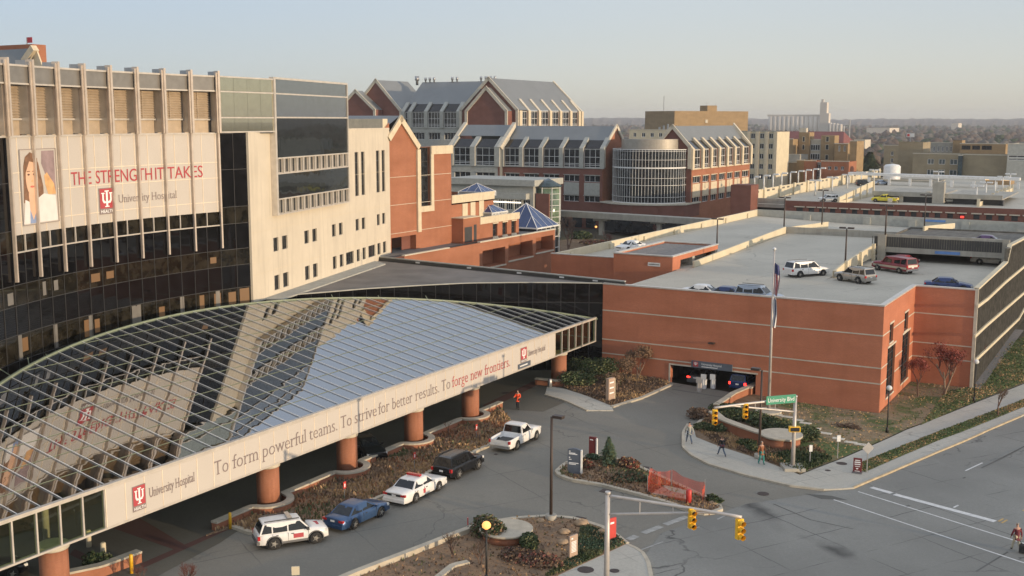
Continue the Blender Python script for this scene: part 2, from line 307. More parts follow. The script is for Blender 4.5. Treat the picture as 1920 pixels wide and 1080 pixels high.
# ------------------------------------------------------------------ objects
ORG = {}
def tag(o, label=None, cat=None, group=None, kind=None):
    if label: o['label'] = label
    if cat: o['category'] = cat
    if group: o['group'] = group
    if kind: o['kind'] = kind
    return o
def thing(name, label, cat, loc=(0, 0, 0), group=None, rz=0.0):
    o = bpy.data.objects.new(name, None); COL.objects.link(o); o.location = loc; o.rotation_euler = (0, 0, rz)
    o.empty_display_size = 0.3
    ORG[o] = Vector(loc); return tag(o, label, cat, group)
ID = lambda *a: Vector(a)
class MB:
    def __init__(s, T=L): s.v = []; s.f = []; s.m = []; s.T = T; s.smooth = []
    def face(s, pts, m=0, sm=False):
        b = len(s.v); s.v += [s.T(*p) for p in pts]; s.f.append(tuple(range(b, b+len(pts)))); s.m.append(m); s.smooth.append(sm)
    def mesh(s, verts, faces, m=0, sm=False):
        b = len(s.v); s.v += [s.T(*p) for p in verts]
        for f in faces: s.f.append(tuple(i+b for i in f)); s.m.append(m); s.smooth.append(sm)
    def box(s, a0, a1, b0, b1, c0, c1, m=0):
        a0, a1 = sorted((a0, a1)); b0, b1 = sorted((b0, b1)); c0, c1 = sorted((c0, c1))
        vs = [(a, b, c) for c in (c0, c1) for a, b in ((a0, b0), (a1, b0), (a1, b1), (a0, b1))]
        fs = [(0, 3, 2, 1), (4, 5, 6, 7), (0, 1, 5, 4), (1, 2, 6, 5), (2, 3, 7, 6), (3, 0, 4, 7)]
        s.mesh(vs, fs, m)
    def slab(s, poly, z0, z1, m=0, top=True, mside=None):      # vertical extrusion of a plan polygon
        n = len(poly)
        z0s = z0 if isinstance(z0, (list, tuple)) else [z0]*n; z1s = z1 if isinstance(z1, (list, tuple)) else [z1]*n
        vs = [(p[0], p[1], z0s[i]) for i, p in enumerate(poly)] + [(p[0], p[1], z1s[i]) for i, p in enumerate(poly)]
        s.mesh(vs, [tuple(range(n-1, -1, -1))], m)
        if top: s.mesh(vs, [tuple(range(n, 2*n))], m)
        s.mesh(vs, [(i, (i+1) % n, n+(i+1) % n, n+i) for i in range(n)], m if mside is None else mside)
    def bar(s, p, q, w, h=None, m=0, n=4):                      # square / round bar between two local points
        P, Q = s.T(*p), s.T(*q); d = (Q-P)
        if d.length < 1e-6: return
        d.normalize(); up = Vector((0, 0, 1)) if abs(d.z) < 0.95 else Vector((1, 0, 0))
        x = d.cross(up).normalized(); y = x.cross(d).normalized(); h = h or w
        b = len(s.v)
        for c in (P, Q):
            for k in range(n):
                an = 2*math.pi*(k+0.5)/n; r = 0.7071 if n == 4 else 0.5
                s.v.append(c + x*(math.cos(an)*w*r) + y*(math.sin(an)*h*r))
        for k in range(n): s.f.append((b+k, b+(k+1) % n, b+n+(k+1) % n, b+n+k)); s.m.append(m); s.smooth.append(n > 4)
        s.f.append(tuple(b+k for k in range(n-1, -1, -1))); s.m.append(m); s.smooth.append(False)
        s.f.append(tuple(b+n+k for k in range(n))); s.m.append(m); s.smooth.append(False)
    def tube(s, pts, rads, n=8, m=0, cap=True):
        P = [s.T(*p) for p in pts]; b = len(s.v)
        for i, c in enumerate(P):
            d = (P[min(i+1, len(P)-1)] - P[max(i-1, 0)]).normalized()
            up = Vector((0, 0, 1)) if abs(d.z) < 0.95 else Vector((1, 0, 0))
            x = d.cross(up).normalized(); y = x.cross(d).normalized(); r = rads[i] if isinstance(rads, (list, tuple)) else rads
            for k in range(n): an = 2*math.pi*k/n; s.v.append(c + x*(math.cos(an)*r) + y*(math.sin(an)*r))
        for i in range(len(P)-1):
            for k in range(n):
                s.f.append((b+i*n+k, b+i*n+(k+1) % n, b+(i+1)*n+(k+1) % n, b+(i+1)*n+k)); s.m.append(m); s.smooth.append(True)
        if cap:
            for q, rr in ((b, range(n-1, -1, -1)), (b+(len(P)-1)*n, range(n))):
                s.f.append(tuple(q+k for k in rr)); s.m.append(m); s.smooth.append(False)
    def lathe(s, c, prof, n=20, m=0):                            # prof = [(r, z)...] round a vertical axis
        b = len(s.v)
        for r, z in prof:
            for k in range(n): an = 2*math.pi*k/n; s.v.append(s.T(c[0]+r*math.cos(an), c[1]+r*math.sin(an), c[2]+z))
        for i in range(len(prof)-1):
            for k in range(n):
                s.f.append((b+i*n+k, b+i*n+(k+1) % n, b+(i+1)*n+(k+1) % n, b+(i+1)*n+k)); s.m.append(m); s.smooth.append(True)
        s.f.append(tuple(b+k for k in range(n-1, -1, -1))); s.m.append(m); s.smooth.append(False)
        s.f.append(tuple(b+(len(prof)-1)*n+k for k in range(n))); s.m.append(m); s.smooth.append(False)
    def build(s, name, mats, parent=None, org=None, uv=True, fix=True):
        if isinstance(mats, str): mats = [mats]
        me = bpy.data.meshes.new(name)
        if parent is not None: o0 = ORG[parent]
        elif org is not None: o0 = Vector(org)
        else:
            xs = [v.x for v in s.v]; ys = [v.y for v in s.v]; zs = [v.z for v in s.v]
            o0 = Vector(((min(xs)+max(xs))/2, (min(ys)+max(ys))/2, min(zs)))
        me.from_pydata([tuple(v-o0) for v in s.v], [], s.f)
        for mm in mats: me.materials.append(MATS[mm])
        me.polygons.foreach_set('material_index', s.m); me.polygons.foreach_set('use_smooth', s.smooth)
        if uv:
            uvl = me.uv_layers.new(name='UVMap')
            data = np.zeros((len(me.loops), 2), dtype=np.float32)
            for p in me.polygons:
                n = p.normal
                if abs(n.z) > 0.75:
                    for li in p.loop_indices:
                        c = s.v[me.loops[li].vertex_index]; data[li] = (c.dot(DA), c.dot(DB))
                else:
                    t = Vector((-n.y, n.x, 0)); t.normalize()
                    for li in p.loop_indices:
                        c = s.v[me.loops[li].vertex_index]; data[li] = (c.dot(t), c.z)
            uvl.data.foreach_set('uv', data.ravel())
        if fix:
            bm = bmesh.new(); bm.from_mesh(me)
            if len(bm.faces) < 60000:
                bmesh.ops.remove_doubles(bm, verts=bm.verts, dist=0.0005)
            bm.to_mesh(me); bm.free()
        me.update()
        o = bpy.data.objects.new(name, me); COL.objects.link(o)
        if parent is not None: o.parent = parent
        else: o.location = o0
        ORG[o] = o0; return o
def each(mb, name, mats, parent):
    """build every separate piece of a builder as its own part"""
    par = list(range(len(mb.v)))
    def fd(i):
        while par[i] != i: par[i] = par[par[i]]; i = par[i]
        return i
    for f in mb.f:
        for i in f[1:]: par[fd(i)] = fd(f[0])
    gs = {}
    for k, f in enumerate(mb.f): gs.setdefault(fd(f[0]), []).append(k)
    for ks in gs.values():
        q = MB(lambda a, b, c: Vector((a, b, c))); mp = {}
        for k in ks:
            ff = []
            for i in mb.f[k]:
                if i not in mp: mp[i] = len(q.v); q.v.append(mb.v[i])
                ff.append(mp[i])
            q.f.append(tuple(ff)); q.m.append(mb.m[k]); q.smooth.append(mb.smooth[k])
        q.build(name, mats, parent, fix=False)
def copy_tree(o, parent=None):
    c = o.copy(); COL.objects.link(c); c.parent = parent
    for ch in list(o.children): copy_tree(ch, c)
    return c
def wallT(P, d):                        # local frame of an upright wall: along, outwards, height
    P = Vector(P); d = Vector(d).normalized(); n = Vector((d.y, -d.x, 0))
    return lambda s, o, z: P + d*s + n*o + Vector((0, 0, z))
def grid_wall(mb, s0, s1, z0, z1, ops, depth=0.25, m=0, mr=None, back=None):
    """front face with rectangular openings and their reveals; ops = [(s0,s1,z0,z1)]"""
    ss = sorted({s0, s1, *[o[0] for o in ops], *[o[1] for o in ops]}); zs = sorted({z0, z1, *[o[2] for o in ops], *[o[3] for o in ops]})
    ss = [x for x in ss if s0 <= x <= s1]; zs = [x for x in zs if z0 <= x <= z1]
    for i in range(len(ss)-1):
        j = 0
        while j < len(zs)-1:
            def hole(jj):
                cx, cz = (ss[i]+ss[i+1])/2, (zs[jj]+zs[jj+1])/2
                return any(o[0] < cx < o[1] and o[2] < cz < o[3] for o in ops)
            if hole(j): j += 1; continue
            k = j
            while k+1 < len(zs)-1 and not hole(k+1): k += 1
            mb.face([(ss[i], 0, zs[j]), (ss[i+1], 0, zs[j]), (ss[i+1], 0, zs[k+1]), (ss[i], 0, zs[k+1])], m); j = k+1
    mr = m if mr is None else mr
    for a, b, c, d in ops:
        D = -depth
        mb.face([(a, 0, c), (a, D, c), (a, D, d), (a, 0, d)], mr); mb.face([(b, 0, c), (b, 0, d), (b, D, d), (b, D, c)], mr)
        mb.face([(a, 0, c), (b, 0, c), (b, D, c), (a, D, c)], mr); mb.face([(a, 0, d), (a, D, d), (b, D, d), (b, 0, d)], mr)
def window(parent, T, a, b, c, d, depth=0.25, nx=1, nz=1, fw=0.08, mats=('white_frame', 'window_glass'), name='window', label=None, zsplit=None):
    mb = MB(T); D = -depth
    mb.face([(a, D, c), (b, D, c), (b, D, d), (a, D, d)], 1)
    h = fw/2
    if fw > 0:
        xs = [a+h] + [a+(b-a)*i/nx for i in range(1, nx)] + [b-h]
        zz = [c+h] + ([c+(d-c)*i/nz for i in range(1, nz)] if not zsplit else [c+(d-c)*f for f in zsplit]) + [d-h]
        for x in xs: mb.box(x-h, x+h, D, D+0.07, c, d, 0)
        for z in zz: mb.box(a, b, D+0.003, D+0.06, z-h, z+h, 0)
    o = mb.build(name, list(mats), parent, fix=False)
    if label: o['label'] = label
    return o
# ---- lettering: built-in font outlines turned into thin real meshes
def text_polys(txt, size=1.0, bold=0.0, shear=0.0, spacing=1.0):
    cu = bpy.data.curves.new('t', 'FONT'); cu.body = txt; cu.size = size; cu.offset = bold; cu.shear = shear; cu.space_character = spacing
    cu.resolution_u = 3
    o = bpy.data.objects.new('t', cu); COL.objects.link(o)
    dg = bpy.context.evaluated_depsgraph_get(); me = o.evaluated_get(dg).to_mesh()
    vs = [tuple(v.co) for v in me.vertices]; fs = [tuple(p.vertices) for p in me.polygons]
    o.evaluated_get(dg).to_mesh_clear(); bpy.data.objects.remove(o); bpy.data.curves.remove(cu)
    return vs, fs
def add_serifs(vs, fs, F, mb, m, t=0.045, e=0.06):
    cnt = {}
    for f in fs:
        for a, b in zip(f, f[1:]+f[:1]): k = (min(a, b), max(a, b)); cnt[k] = cnt.get(k, 0)+1
    for (a, b), c in cnt.items():
        if c != 1: continue
        (xa, ya), (xb, yb) = vs[a][:2], vs[b][:2]; w_ = abs(xa-xb)
        if abs(ya-yb) < 0.002 and 0.035 < w_ < 0.14:
            x0, x1 = min(xa, xb)-e, max(xa, xb)+e
            if abs(ya) < 0.02 or ya < -0.12: y0, y1 = ya, ya+t
            elif ya > 0.40: y0, y1 = ya-t, ya; x1 -= e*0.6
            else: continue
            mb.face([F(x0, y0), F(x1, y0), F(x1, y1), F(x0, y1)], m)
def put_text(mb, txt, s0, s1, z0, z1, off, m=0, bold=0.0, serif=True):
    """fit text in the rectangle s0..s1 (baseline z0, cap top z1) of the builder's (s, out, z) frame"""
    vs, fs = text_polys(txt, 1.0, bold)
    if not vs: return
    x0 = min(v[0] for v in vs); x1 = max(v[0] for v in vs)
    kx = (s1-s0)/(x1-x0); kz = (z1-z0)/0.70
    mb.mesh([(s0+(v[0]-x0)*kx, off, z0+v[1]*kz) for v in vs], fs, m)
    if serif: add_serifs(vs, fs, lambda x, y: (s0+(x-x0)*kx, off+.004, z0+y*kz), mb, m)
# ================================================================== the curved hospital block
HB = thing('hospital_building', 'large black glass hospital block with curved front, tall metal fins and wall banner', 'hospital', K(47.7, -10))
R0 = 47.7
TK = lambda a, o, z: K(R0-o, a, z)                  # angle (deg), outwards (m), height
FIN = [7.1-3.63*k for k in range(13)]
A0, A1 = FIN[-1], 11.3
STEP = 3.63/2
cols = [A1, (A1+FIN[0])/2] + [FIN[0]-STEP*k for k in range(0, 25)]
rowz = [(0, 5.1, 0), (5.1, 7.0, 1), (7.0, 9.2, 0), (9.2, 11.1, 1), (11.1, 13.2, 0), (13.2, 14.7, 1), (14.7, 17.05, 0), (17.05, 18.6, 1), (18.6, 22.0, 0), (22.0, 25.3, 0)]
mb = MB(TK); lit = MB(TK); rnd = random.Random(4)
LITS = {(5, 4): 1, (5, 5): 1, (5, 6): 1, (5, 8): 1, (5, 9): 1, (5, 10): 1, (5, 13): 1, (5, 14): 1, (5, 15): 1}
for i in range(len(cols)-1):
    a1, a0 = cols[i], cols[i+1]
    for j, (z0, z1, k) in enumerate(rowz):
        n = 1
        mb.face([(a0, 0, z0), (a1, 0, z0), (a1, 0, z1), (a0, 0, z1)], k)
        if k and j in (3, 5) and rnd.random() < (0.42 if j == 3 else 0.22):
            q0 = a0+(a1-a0)*rnd.uniform(.1, .4); q1 = a1-(a1-a0)*rnd.uniform(.1, .5); zz = z0+(z1-z0)*rnd.uniform(0.1, 0.35); zt = z1-(z1-z0)*rnd.uniform(0.05, 0.4)
            lit.face([(q0, 0.012, zz), (q1, 0.012, zz), (q1, 0.012, zt), (q0, 0.012, zt)], rnd.choice([0, 0, 1]))
mb.build('glass_wall', ['black_glass', 'black_glass_vision'], HB)
each(lit, 'lit_room', ['glow_room', 'pale_panel'], HB)
mb = MB(TK)
for a in cols: mb.box(a-0.02, a+0.02, 0.004, 0.05, 0, 25.3)
for z0, z1, k in rowz[1:]:
    for i in range(len(cols)-1): mb.box(cols[i+1]+0.021, cols[i]-0.021, 0.002, 0.045, z0-0.02, z0+0.02)
mb.build('mullion_grid', ['frame_dark'], HB, fix=False)
# floor-level band of pale columns seen through the lowest glazing
mb = MB(TK)
for a in (6.2, 1.3, -4.7, -5.4, -11.5, -16.6, -21.9): mb.box(a, a+0.55, 0.015, 0.03, 9.25, 11.05)
each(mb, 'inner_column', ['pale_panel'], HB)
# fins
for a in FIN:
    mb = MB(TK); mb.box(a-0.10, a+0.10, 0.13, 0.36, 14.95, 25.3); mb.box(a-0.13, a+0.13, 0.06, 0.62, 25.3, 30.75); mb.box(a-0.30, a-0.132, 0.40, 0.50, 25.3, 30.6)
    mb.box(a-0.135, a+0.125, -0.75, 0.055, 25.4, 30.7, 1)
    mb.build('fin', ['fin_metal', 'metal_grey'], HB, fix=False)
# louvre storey
def bays():
    for k in range(len(FIN)-1): yield FIN[k+1]+0.14, FIN[k]-0.14
for bi, (a0, a1) in enumerate(bays()):
    mb = MB(TK)
    for z in np.arange(26.62, 29.0, 0.20): 
        mb.mesh([(a0, -0.72, z), (a1, -0.72, z), (a1, -0.58, z+0.02), (a0, -0.58, z+0.02), (a0, -0.72, z+0.17), (a1, -0.72, z+0.17)], [(0, 1, 2, 3), (3, 2, 5, 4)], 0)
    mb.box(a0, a1, -0.80, -0.735, 25.3, 30.0, 0)
    mb.box((a0+a1)/2-.03, (a0+a1)/2+.03, -0.60, -0.55, 26.55, 29.0, 0)
    mb.box(a0, a1, -0.73, -0.50, 26.42, 26.56, 1)
    mb.build('louvre', ['louvre_tan', 'aluminium'], HB, fix=False)
    mb = MB(TK)
    mb.box(a0, a1, 0.12, 0.24, 29.05, 30.2, 1)
    for q in (0.33, 0.66): mb.box(a0+(a1-a0)*q-.01, a0+(a1-a0)*q+.01, 0.241, 0.256, 29.06, 30.19, 2)
    mb.box(a0, a1, 0.05, 0.32, 30.2, 30.34, 0); mb.box(a0, a1, 0.05, 0.32, 28.93, 29.05, 0)
    mb.build('parapet_panel', ['aluminium', 'pale_panel', 'frame_dark'], HB, fix=False)
mb = MB(TK)
for i in range(24):
    a1, a0 = FIN[0]-STEP*i, FIN[0]-STEP*(i+1)
    mb.face([(a0, 0.06, 25.3), (a1, 0.06, 25.3), (a1, -1.4, 25.32), (a0, -1.4, 25.32)], 0)
    mb.face([(a0, -0.3, 30.1), (a1, -0.3, 30.1), (a1, -26, 30.1), (a0, -26, 30.1)], 1)
    mb.box(a0, a1, 0.03, 0.16, 25.2, 25.34, 2)
mb.build('roof', ['concrete', 'roof_membrane', 'aluminium'], HB)
# banner on the curved front
def ang_at(x, y):                                   # photo pixel -> angle/height on the cylinder
    d = ray(x, y); c = L(CU, CV); o = CAM - c; a = d.x**2+d.y**2; b = 2*(o.x*d.x+o.y*d.y); cc = o.x**2+o.y**2-47.5**2
    t = (-b+math.sqrt(b*b-4*a*cc))/(2*a); u, v, z = UV(CAM+d*t); return math.degrees(math.atan2(v-CV, u-CU)), z
BA0, BA1, BZ0, BZ1 = -21.3, 7.0, 18.25, 25.2
mb = MB(TK); n = 32
for i in range(n):
    a0, a1 = BA0+(BA1-BA0)*i/n, BA0+(BA1-BA0)*(i+1)/n
    mb.box(a0, a1, 0.055, 0.085, BZ0, BZ1, 0)
BN = mb.build('banner', ['banner'], HB)
mb = MB(TK)
for k in range(9):
    for da in (-0.33, 1.45):
        a = FIN[k]+da
        if BA0 < a < BA1: mb.box(a-0.03, a+0.03, 0.09, 0.12, BZ0, BZ1)
for z in (19.15, 21.3, 22.7):
    for i in range(n): mb.box(BA0+(BA1-BA0)*i/n, BA0+(BA1-BA0)*(i+1)/n, 0.088, 0.11, z-0.02, z+0.02)
mb.build('seam', ['banner_line'], BN, fix=False)
def curved_text(mb, txt, p0, p1, m, bold=0, off=0.125, hscale=1.0, serif=False):
    (a0, z0), (a1, z1) = p0, p1
    vs, fs = text_polys(txt, 1.0, bold); x0 = min(v[0] for v in vs); x1 = max(v[0] for v in vs)
    k = (a1-a0)/(x1-x0); kz = (z1-z0)/0.70*hscale
    mb.mesh([(a0+(v[0]-x0)*k, off, z0+v[1]*kz) for v in vs], fs, m)
    if serif: add_serifs(vs, fs, lambda x, y: (a0+(x-x0)*k, off+.004, z0+y*kz), mb, m)
zt = 22.35; zb = 21.38
mb = MB(TK)
for wd, xa, xb in (('THE', 134, 172), ('STRENGTH', 180, 286), ('IT', 292, 308), ('TAKES', 315, 381)):
    curved_text(mb, wd, (ang_at(xa, 315)[0], 21.45), (ang_at(xb, 315)[0], 22.48), 0, 0.0)
mb.build('slogan', ['ink_red'], BN, fix=False)
mb = MB(TK); curved_text(mb, 'University Hospital', (ang_at(224, 365)[0], 19.75), (ang_at(332, 365)[0], 20.42), 0, -0.008, serif=True)
mb.build('lettering', ['ink_grey'], BN, fix=False)
def trident(mb, T0, m_red, m_white, m_dark, w=1.0, h=1.25, off=0.0, word=True):
    """square emblem, T0(x, z, o) with x,z in 0..1 units"""
    def R(x0, x1, z0, z1, o, m): mb.face([T0(x0, z0, o), T0(x1, z0, o), T0(x1, z1, o), T0(x0, z1, o)], m)
    R(0, 1, 0, 1, 0.0, m_dark); R(0.05, 0.95, 0.22, 0.97, 0.012, m_red)
    o = 0.024
    for x0, x1, z0, z1 in ((0.44, 0.56, 0.27, 0.90), (0.36, 0.64, 0.86, 0.90), (0.36, 0.64, 0.27, 0.31), (0.20, 0.30, 0.52, 0.80), (0.70, 0.80, 0.52, 0.80),
                           (0.14, 0.36, 0.78, 0.82), (0.64, 0.86, 0.78, 0.82), (0.28, 0.72, 0.42, 0.49)):
        R(x0, x1, z0, z1, o, m_white)
    mb.face([T0(0.20, 0.52, o), T0(0.28, 0.42, o), T0(0.38, 0.49, o), T0(0.30, 0.55, o)], m_white)
    mb.face([T0(0.80, 0.52, o), T0(0.70, 0.55, o), T0(0.62, 0.49, o), T0(0.72, 0.42, o)], m_white)
    if word:
        vs, fs = text_polys('HEALTH', 1.0, 0.01); x0 = min(v[0] for v in vs); x1 = max(v[0] for v in vs)
        mb.mesh([T0(0.08+0.84*(v[0]-x0)/(x1-x0), 0.05+v[1]/0.7*0.12, o) for v in vs], fs, m_white)
la0, la1 = ang_at(187, 370)[0], ang_at(216, 370)[0]
mb = MB(TK); trident(mb, lambda x, z, o: (la0+(la1-la0)*x, 0.125+o, 18.95+(21.05-18.95)*z), 0, 1, 2)
mb.build('emblem', ['ink_red', 'ink_white', 'ink_grey'], BN, fix=False)
# portrait panel: a woman in a pale coat, loose painterly shapes
pa0, pa1, pz0, pz1 = ang_at(40, 340)[0], ang_at(108, 340)[0], 18.85, 24.35
def PT(x, z, o): return (pa0+(pa1-pa0)*x, 0.125+o, pz0+(pz1-pz0)*z)
mb = MB(TK)
def PP(pts, o, m):
    bm = bmesh.new(); bm.faces.new([bm.verts.new((x, z, 0)) for x, z in pts])
    for k in range(1, 14): bmesh.ops.bisect_plane(bm, geom=bm.verts[:]+bm.edges[:]+bm.faces[:], plane_co=(k/14, 0, 0), plane_no=(1, 0, 0))
    bmesh.ops.triangulate(bm, faces=bm.faces[:]); ix = {v: i for i, v in enumerate(bm.verts)}
    mb.mesh([PT(v.co.x, v.co.y, o) for v in bm.verts], [tuple(ix[v] for v in f.verts) for f in bm.faces], m); bm.free()
def ell(cx, cz, rx, rz, o, m, n=20, a0=0, a1=360): PP([(cx+rx*math.cos(math.radians(a0+(a1-a0)*i/n)), cz+rz*math.sin(math.radians(a0+(a1-a0)*i/n))) for i in range(n)], o, m)
PP([(0, 0), (1, 0), (1, 1), (0, 1)], 0.0, 0)
PP([(0.62, 0.97), (0.96, 0.97), (0.96, 0.38), (0.86, 0.40), (0.72, 0.62), (0.60, 0.80)], 0.01, 3)
PP([(0.74, 0.68), (0.92, 0.52), (0.96, 0.38), (0.75, 0.38), (0.68, 0.52), (0.66, 0.64)], 0.016, 6)
PP([(0.06, 0.30), (0.10, 0.78), (0.16, 0.90), (0.30, 0.96), (0.44, 0.92), (0.52, 0.80), (0.62, 0.50), (0.62, 0.36), (0.45, 0.30), (0.2, 0.28)], 0.022, 1)
PP([(0.02, 0.02), (0.10, 0.34), (0.24, 0.30), (0.44, 0.34), (0.62, 0.40), (0.94, 0.36), (0.97, 0.02)], 0.028, 4)
PP([(0.20, 0.42), (0.44, 0.42), (0.46, 0.30), (0.32, 0.04), (0.22, 0.20)], 0.034, 2)
PP([(0.20, 0.02), (0.38, 0.02), (0.40, 0.20), (0.30, 0.06), (0.22, 0.20)], 0.040, 5)
ell(0.31, 0.62, 0.17, 0.24, 0.040, 2)
for cx in (0.225, 0.375): ell(cx, 0.665, 0.035, 0.012, 0.046, 7, 10); PP([(cx-0.05, 0.70), (cx+0.05, 0.705), (cx+0.045, 0.715), (cx-0.045, 0.712)], 0.046, 1)
ell(0.31, 0.505, 0.06, 0.014, 0.046, 8, 12); PP([(0.285, 0.57), (0.335, 0.57), (0.315, 0.60)], 0.046, 6)
PP([(0.14, 0.86), (0.48, 0.88), (0.50, 0.72), (0.40, 0.82), (0.26, 0.84), (0.15, 0.70)], 0.052, 1)
for x, z in ((0.0, 0.0),): 
    for a, b, c, d in ((0, 1, 0, 0.008), (0, 1, 0.992, 1), (0, 0.012, 0, 1), (0.988, 1, 0, 1)): PP([(a, c), (b, c), (b, d), (a, d)], 0.058, 9)
mb.build('portrait', ['banner', 'portrait_hair', 'portrait_skin', 'portrait_shade', 'portrait_coat', 'portrait_blue', 'portrait_orange', 'portrait_dark', 'portrait_lip', 'ink_grey'], BN, fix=False)
# strip windows under the banner, with a pale rail between the fins
for bi, (a0, a1) in enumerate(list(bays())[:8]):
    mb = MB(TK)
    mb.box(a0, a1, 0.05, 0.20, 16.98, 17.08); mb.box((a0+a1)/2-0.05, (a0+a1)/2+0.05, 0.05, 0.16, 17.081, 18.25)
    mb.build('window_frame', ['aluminium'], HB, fix=False)

# ---- cream end wall with the glazed upper box
WB = L(73.29, 78.87, 0); WE = L(82.14, 109.37, 0); WD = (WE-WB).normalized()
TW = wallT(WB, WD)
def ws(x, y, off=0.0):
    n = Vector((WD.y, -WD.x, 0)); d = ray(x, y); P0 = WB + n*off; t = (P0-CAM).dot(n)/d.dot(n); p = CAM+d*t; return (p-WB).dot(WD), p.z
ops = []; wins = []
def wop(x0, x1, y0, y1, wide=False):
    s0, s1 = ws(x0, (y0+y1)/2)[0], ws(x1, (y0+y1)/2)[0]; z1, z0 = ws((x0+x1)/2, y0)[1], ws((x0+x1)/2, y1)[1]
    ops.append((s0, s1, z0, z1)); wins.append((s0, s1, z0, z1, wide))
    return len(ops)-1
for x0, x1 in ((512.5, 522), (529, 539), (571, 579.5), (586, 594.5), (623, 630), (636, 643), (667.5, 674), (679, 685.5), (707.5, 713), (717.5, 723)):
    s0, s1 = ws(x0, 450)[0], ws(x1, 450)[0]; ops.append((s0, s1, 13.75, 15.1)); wins.append((s0, s1, 13.75, 15.1, 0))
for x0, x1 in ((514.5, 524), (531, 541), (572.5, 581), (587.5, 596)):
    s0, s1 = ws(x0, 520)[0], ws(x1, 520)[0]; ops.append((s0, s1, 9.95, 11.4)); wins.append((s0, s1, 9.95, 11.4, 0))
for x0, x1, wd in ((624, 631, 0), (637, 644, 0), (649, 663.5, 1), (669, 675, 0), (680, 686, 0), (691, 704, 1), (708, 714, 0), (718.5, 724.5, 0)):
    s0, s1 = ws(x0, 480)[0], ws(x1, 480)[0]; ops.append((s0, s1, 10.15, 11.55)); wins.append((s0, s1, 10.15, 11.55, wd))
for x0, x1 in ((665.5, 672.5), (677.5, 684), (705.5, 712), (716, 722)):
    s0, s1 = ws(x0, 320)[0], ws(x1, 320)[0]; ops.append((s0, s1, 17.75, 22.8)); wins.append((s0, s1, 17.75, 22.8, 2))
mb = MB(TW)
grid_wall(mb, 0, 38.0, 9.3, 17.36, [o for o in ops if o[3] < 17], 0.3, 0)
grid_wall(mb, 23.35, 38.0, 17.36, 25.3, [o for o in ops if o[2] > 17], 0.3, 0)
mb.box(0, 4.55, -0.4, 0, 17.36, 25.35)
mb.box(23.35, 38.0, -0.5, 0.03, 25.3, 25.5)
mb.box(38.0, 37.7, -14, -0.31, 9.3, 25.3)
mb.box(-0.25, -0.01, -0.5, 0.12, 9.3, 25.35)
mb.build('end_wall', ['limestone_white'], HB)
for s0, s1, z0, z1, k in wins:
    window(HB, TW, s0, s1, z0, z1, 0.22, 2 if k == 1 else 1, 1, 0.07, ('frame_dark', 'window_glass'), zsplit=[0.25, 0.76] if k == 2 else None)
mb = MB(TW)
for z in (13.2, 17.1, 21.4): mb.box(0, 4.5, 0.002, 0.008, z, z+0.02)
for z in (12.0, 16.0): mb.box(0, 38, 0.002, 0.008, z, z+0.03)
for z in (20.2,): mb.box(23.4, 38, 0.002, 0.008, z, z+0.03)
mb.build('panel_joint', ['limestone'], HB, fix=False)
mb = MB(TW); mb.box(23.3, 38.0, -14, -0.5, 25.1, 25.2)
mb.box(4.6, 23.2, -16, -0.1, 30.2, 30.3); mb.box(0, 4.55, -16, -0.45, 24.9, 25.0)
mb.build('roof_slab', ['roof_membrane'], HB)
# glazed box
GO = 0.45
mb = MB(TW)
for i in range(9):
    a, b = 4.85+(23.1-4.85)*i/9, 4.85+(23.1-4.85)*(i+1)/9
    mb.face([(a, GO, 26.7), (b, GO, 26.7), (b, GO, 28.95), (a, GO, 28.95)], 0); mb.face([(a, GO, 28.95), (b, GO, 28.95), (b, GO, 30.3), (a, GO, 30.3)], 0)
    mb.face([(a, GO, 22.85), (b, GO, 22.85), (b, GO, 26.7), (a, GO, 26.7)], 1); mb.face([(a, GO, 18.9), (b, GO, 18.9), (b, GO, 21.35), (a, GO, 21.35)], 1)
mb.face([(23.1, GO, 17.4), (23.1, -0.2, 17.4), (23.1, -0.2, 30.3), (23.1, GO, 30.3)], 1)
mb.build('box_glazing', ['mirror_grey', 'mirror_dark'], HB)
mb = MB(TW)
mb.box(4.5, 23.2, 0.06, GO+0.10, 30.3, 30.5); 
for z in (28.88, 26.62): mb.box(4.86, 23.15, GO-0.05, GO+0.09, z, z+0.14)
for z in (22.8, 21.3, 18.85, 17.36): mb.box(4.86, 23.15, 0.06, GO+0.12, z-0.06, z+0.06)
mb.box(4.5, 4.85, 0.02, GO+0.14, 17.3, 30.3); mb.box(23.05, 23.22, 0.02, GO+0.11, 17.3, 30.3)
for i in range(13):
    s = 4.9+(23.0-4.9)*i/12
    for z0, z1 in ((21.36, 22.74), (17.42, 18.79)): mb.box(s-0.12, s+0.12, GO-0.30, GO+0.08, z0, z1)
mb.build('box_frame', ['aluminium'], HB, fix=False)
for z0, z1 in ((21.36, 22.74), (17.42, 18.79)):
    for i in range(12):
        a, b = 4.9+(18.1)*i/12+0.12, 4.9+18.1*(i+1)/12-0.12
        window(HB, TW, a, b, z0, z1, -GO+0.18, 2, 1, 0.05, ('aluminium', 'window_glass'))
# glazing between last fin and box; reflected yellow sky put into its tint
P1 = K(R0-0.5, 7.25); P2 = TW(4.5, GO, 0); gd = (P2-P1); gl = gd.length; TG = wallT(P1, gd)
mb = MB(TG)
for i in range(4):
    a, b = gl*i/4, gl*(i+1)/4
    for z0, z1 in ((25.42, 26.6), (26.75, 28.9), (29.05, 30.2)): mb.face([(a+.012, 0, z0), (b-.012, 0, z0), (b-.012, 0, z1), (a+.012, 0, z1)], 0)
mb.build('corner_glazing', ['mirror_sky_gold'], HB, fix=False)
mb = MB(TG)
for z in (25.3, 26.6, 28.9, 30.2): mb.box(0, gl-0.02, -0.1, 0.1, z, z+0.13)
mb.box(0, gl, -2.0, -0.06, 25.2, 30.25, 1)
mb.build('corner_frame', ['aluminium', 'frame_dark'], HB, fix=False)

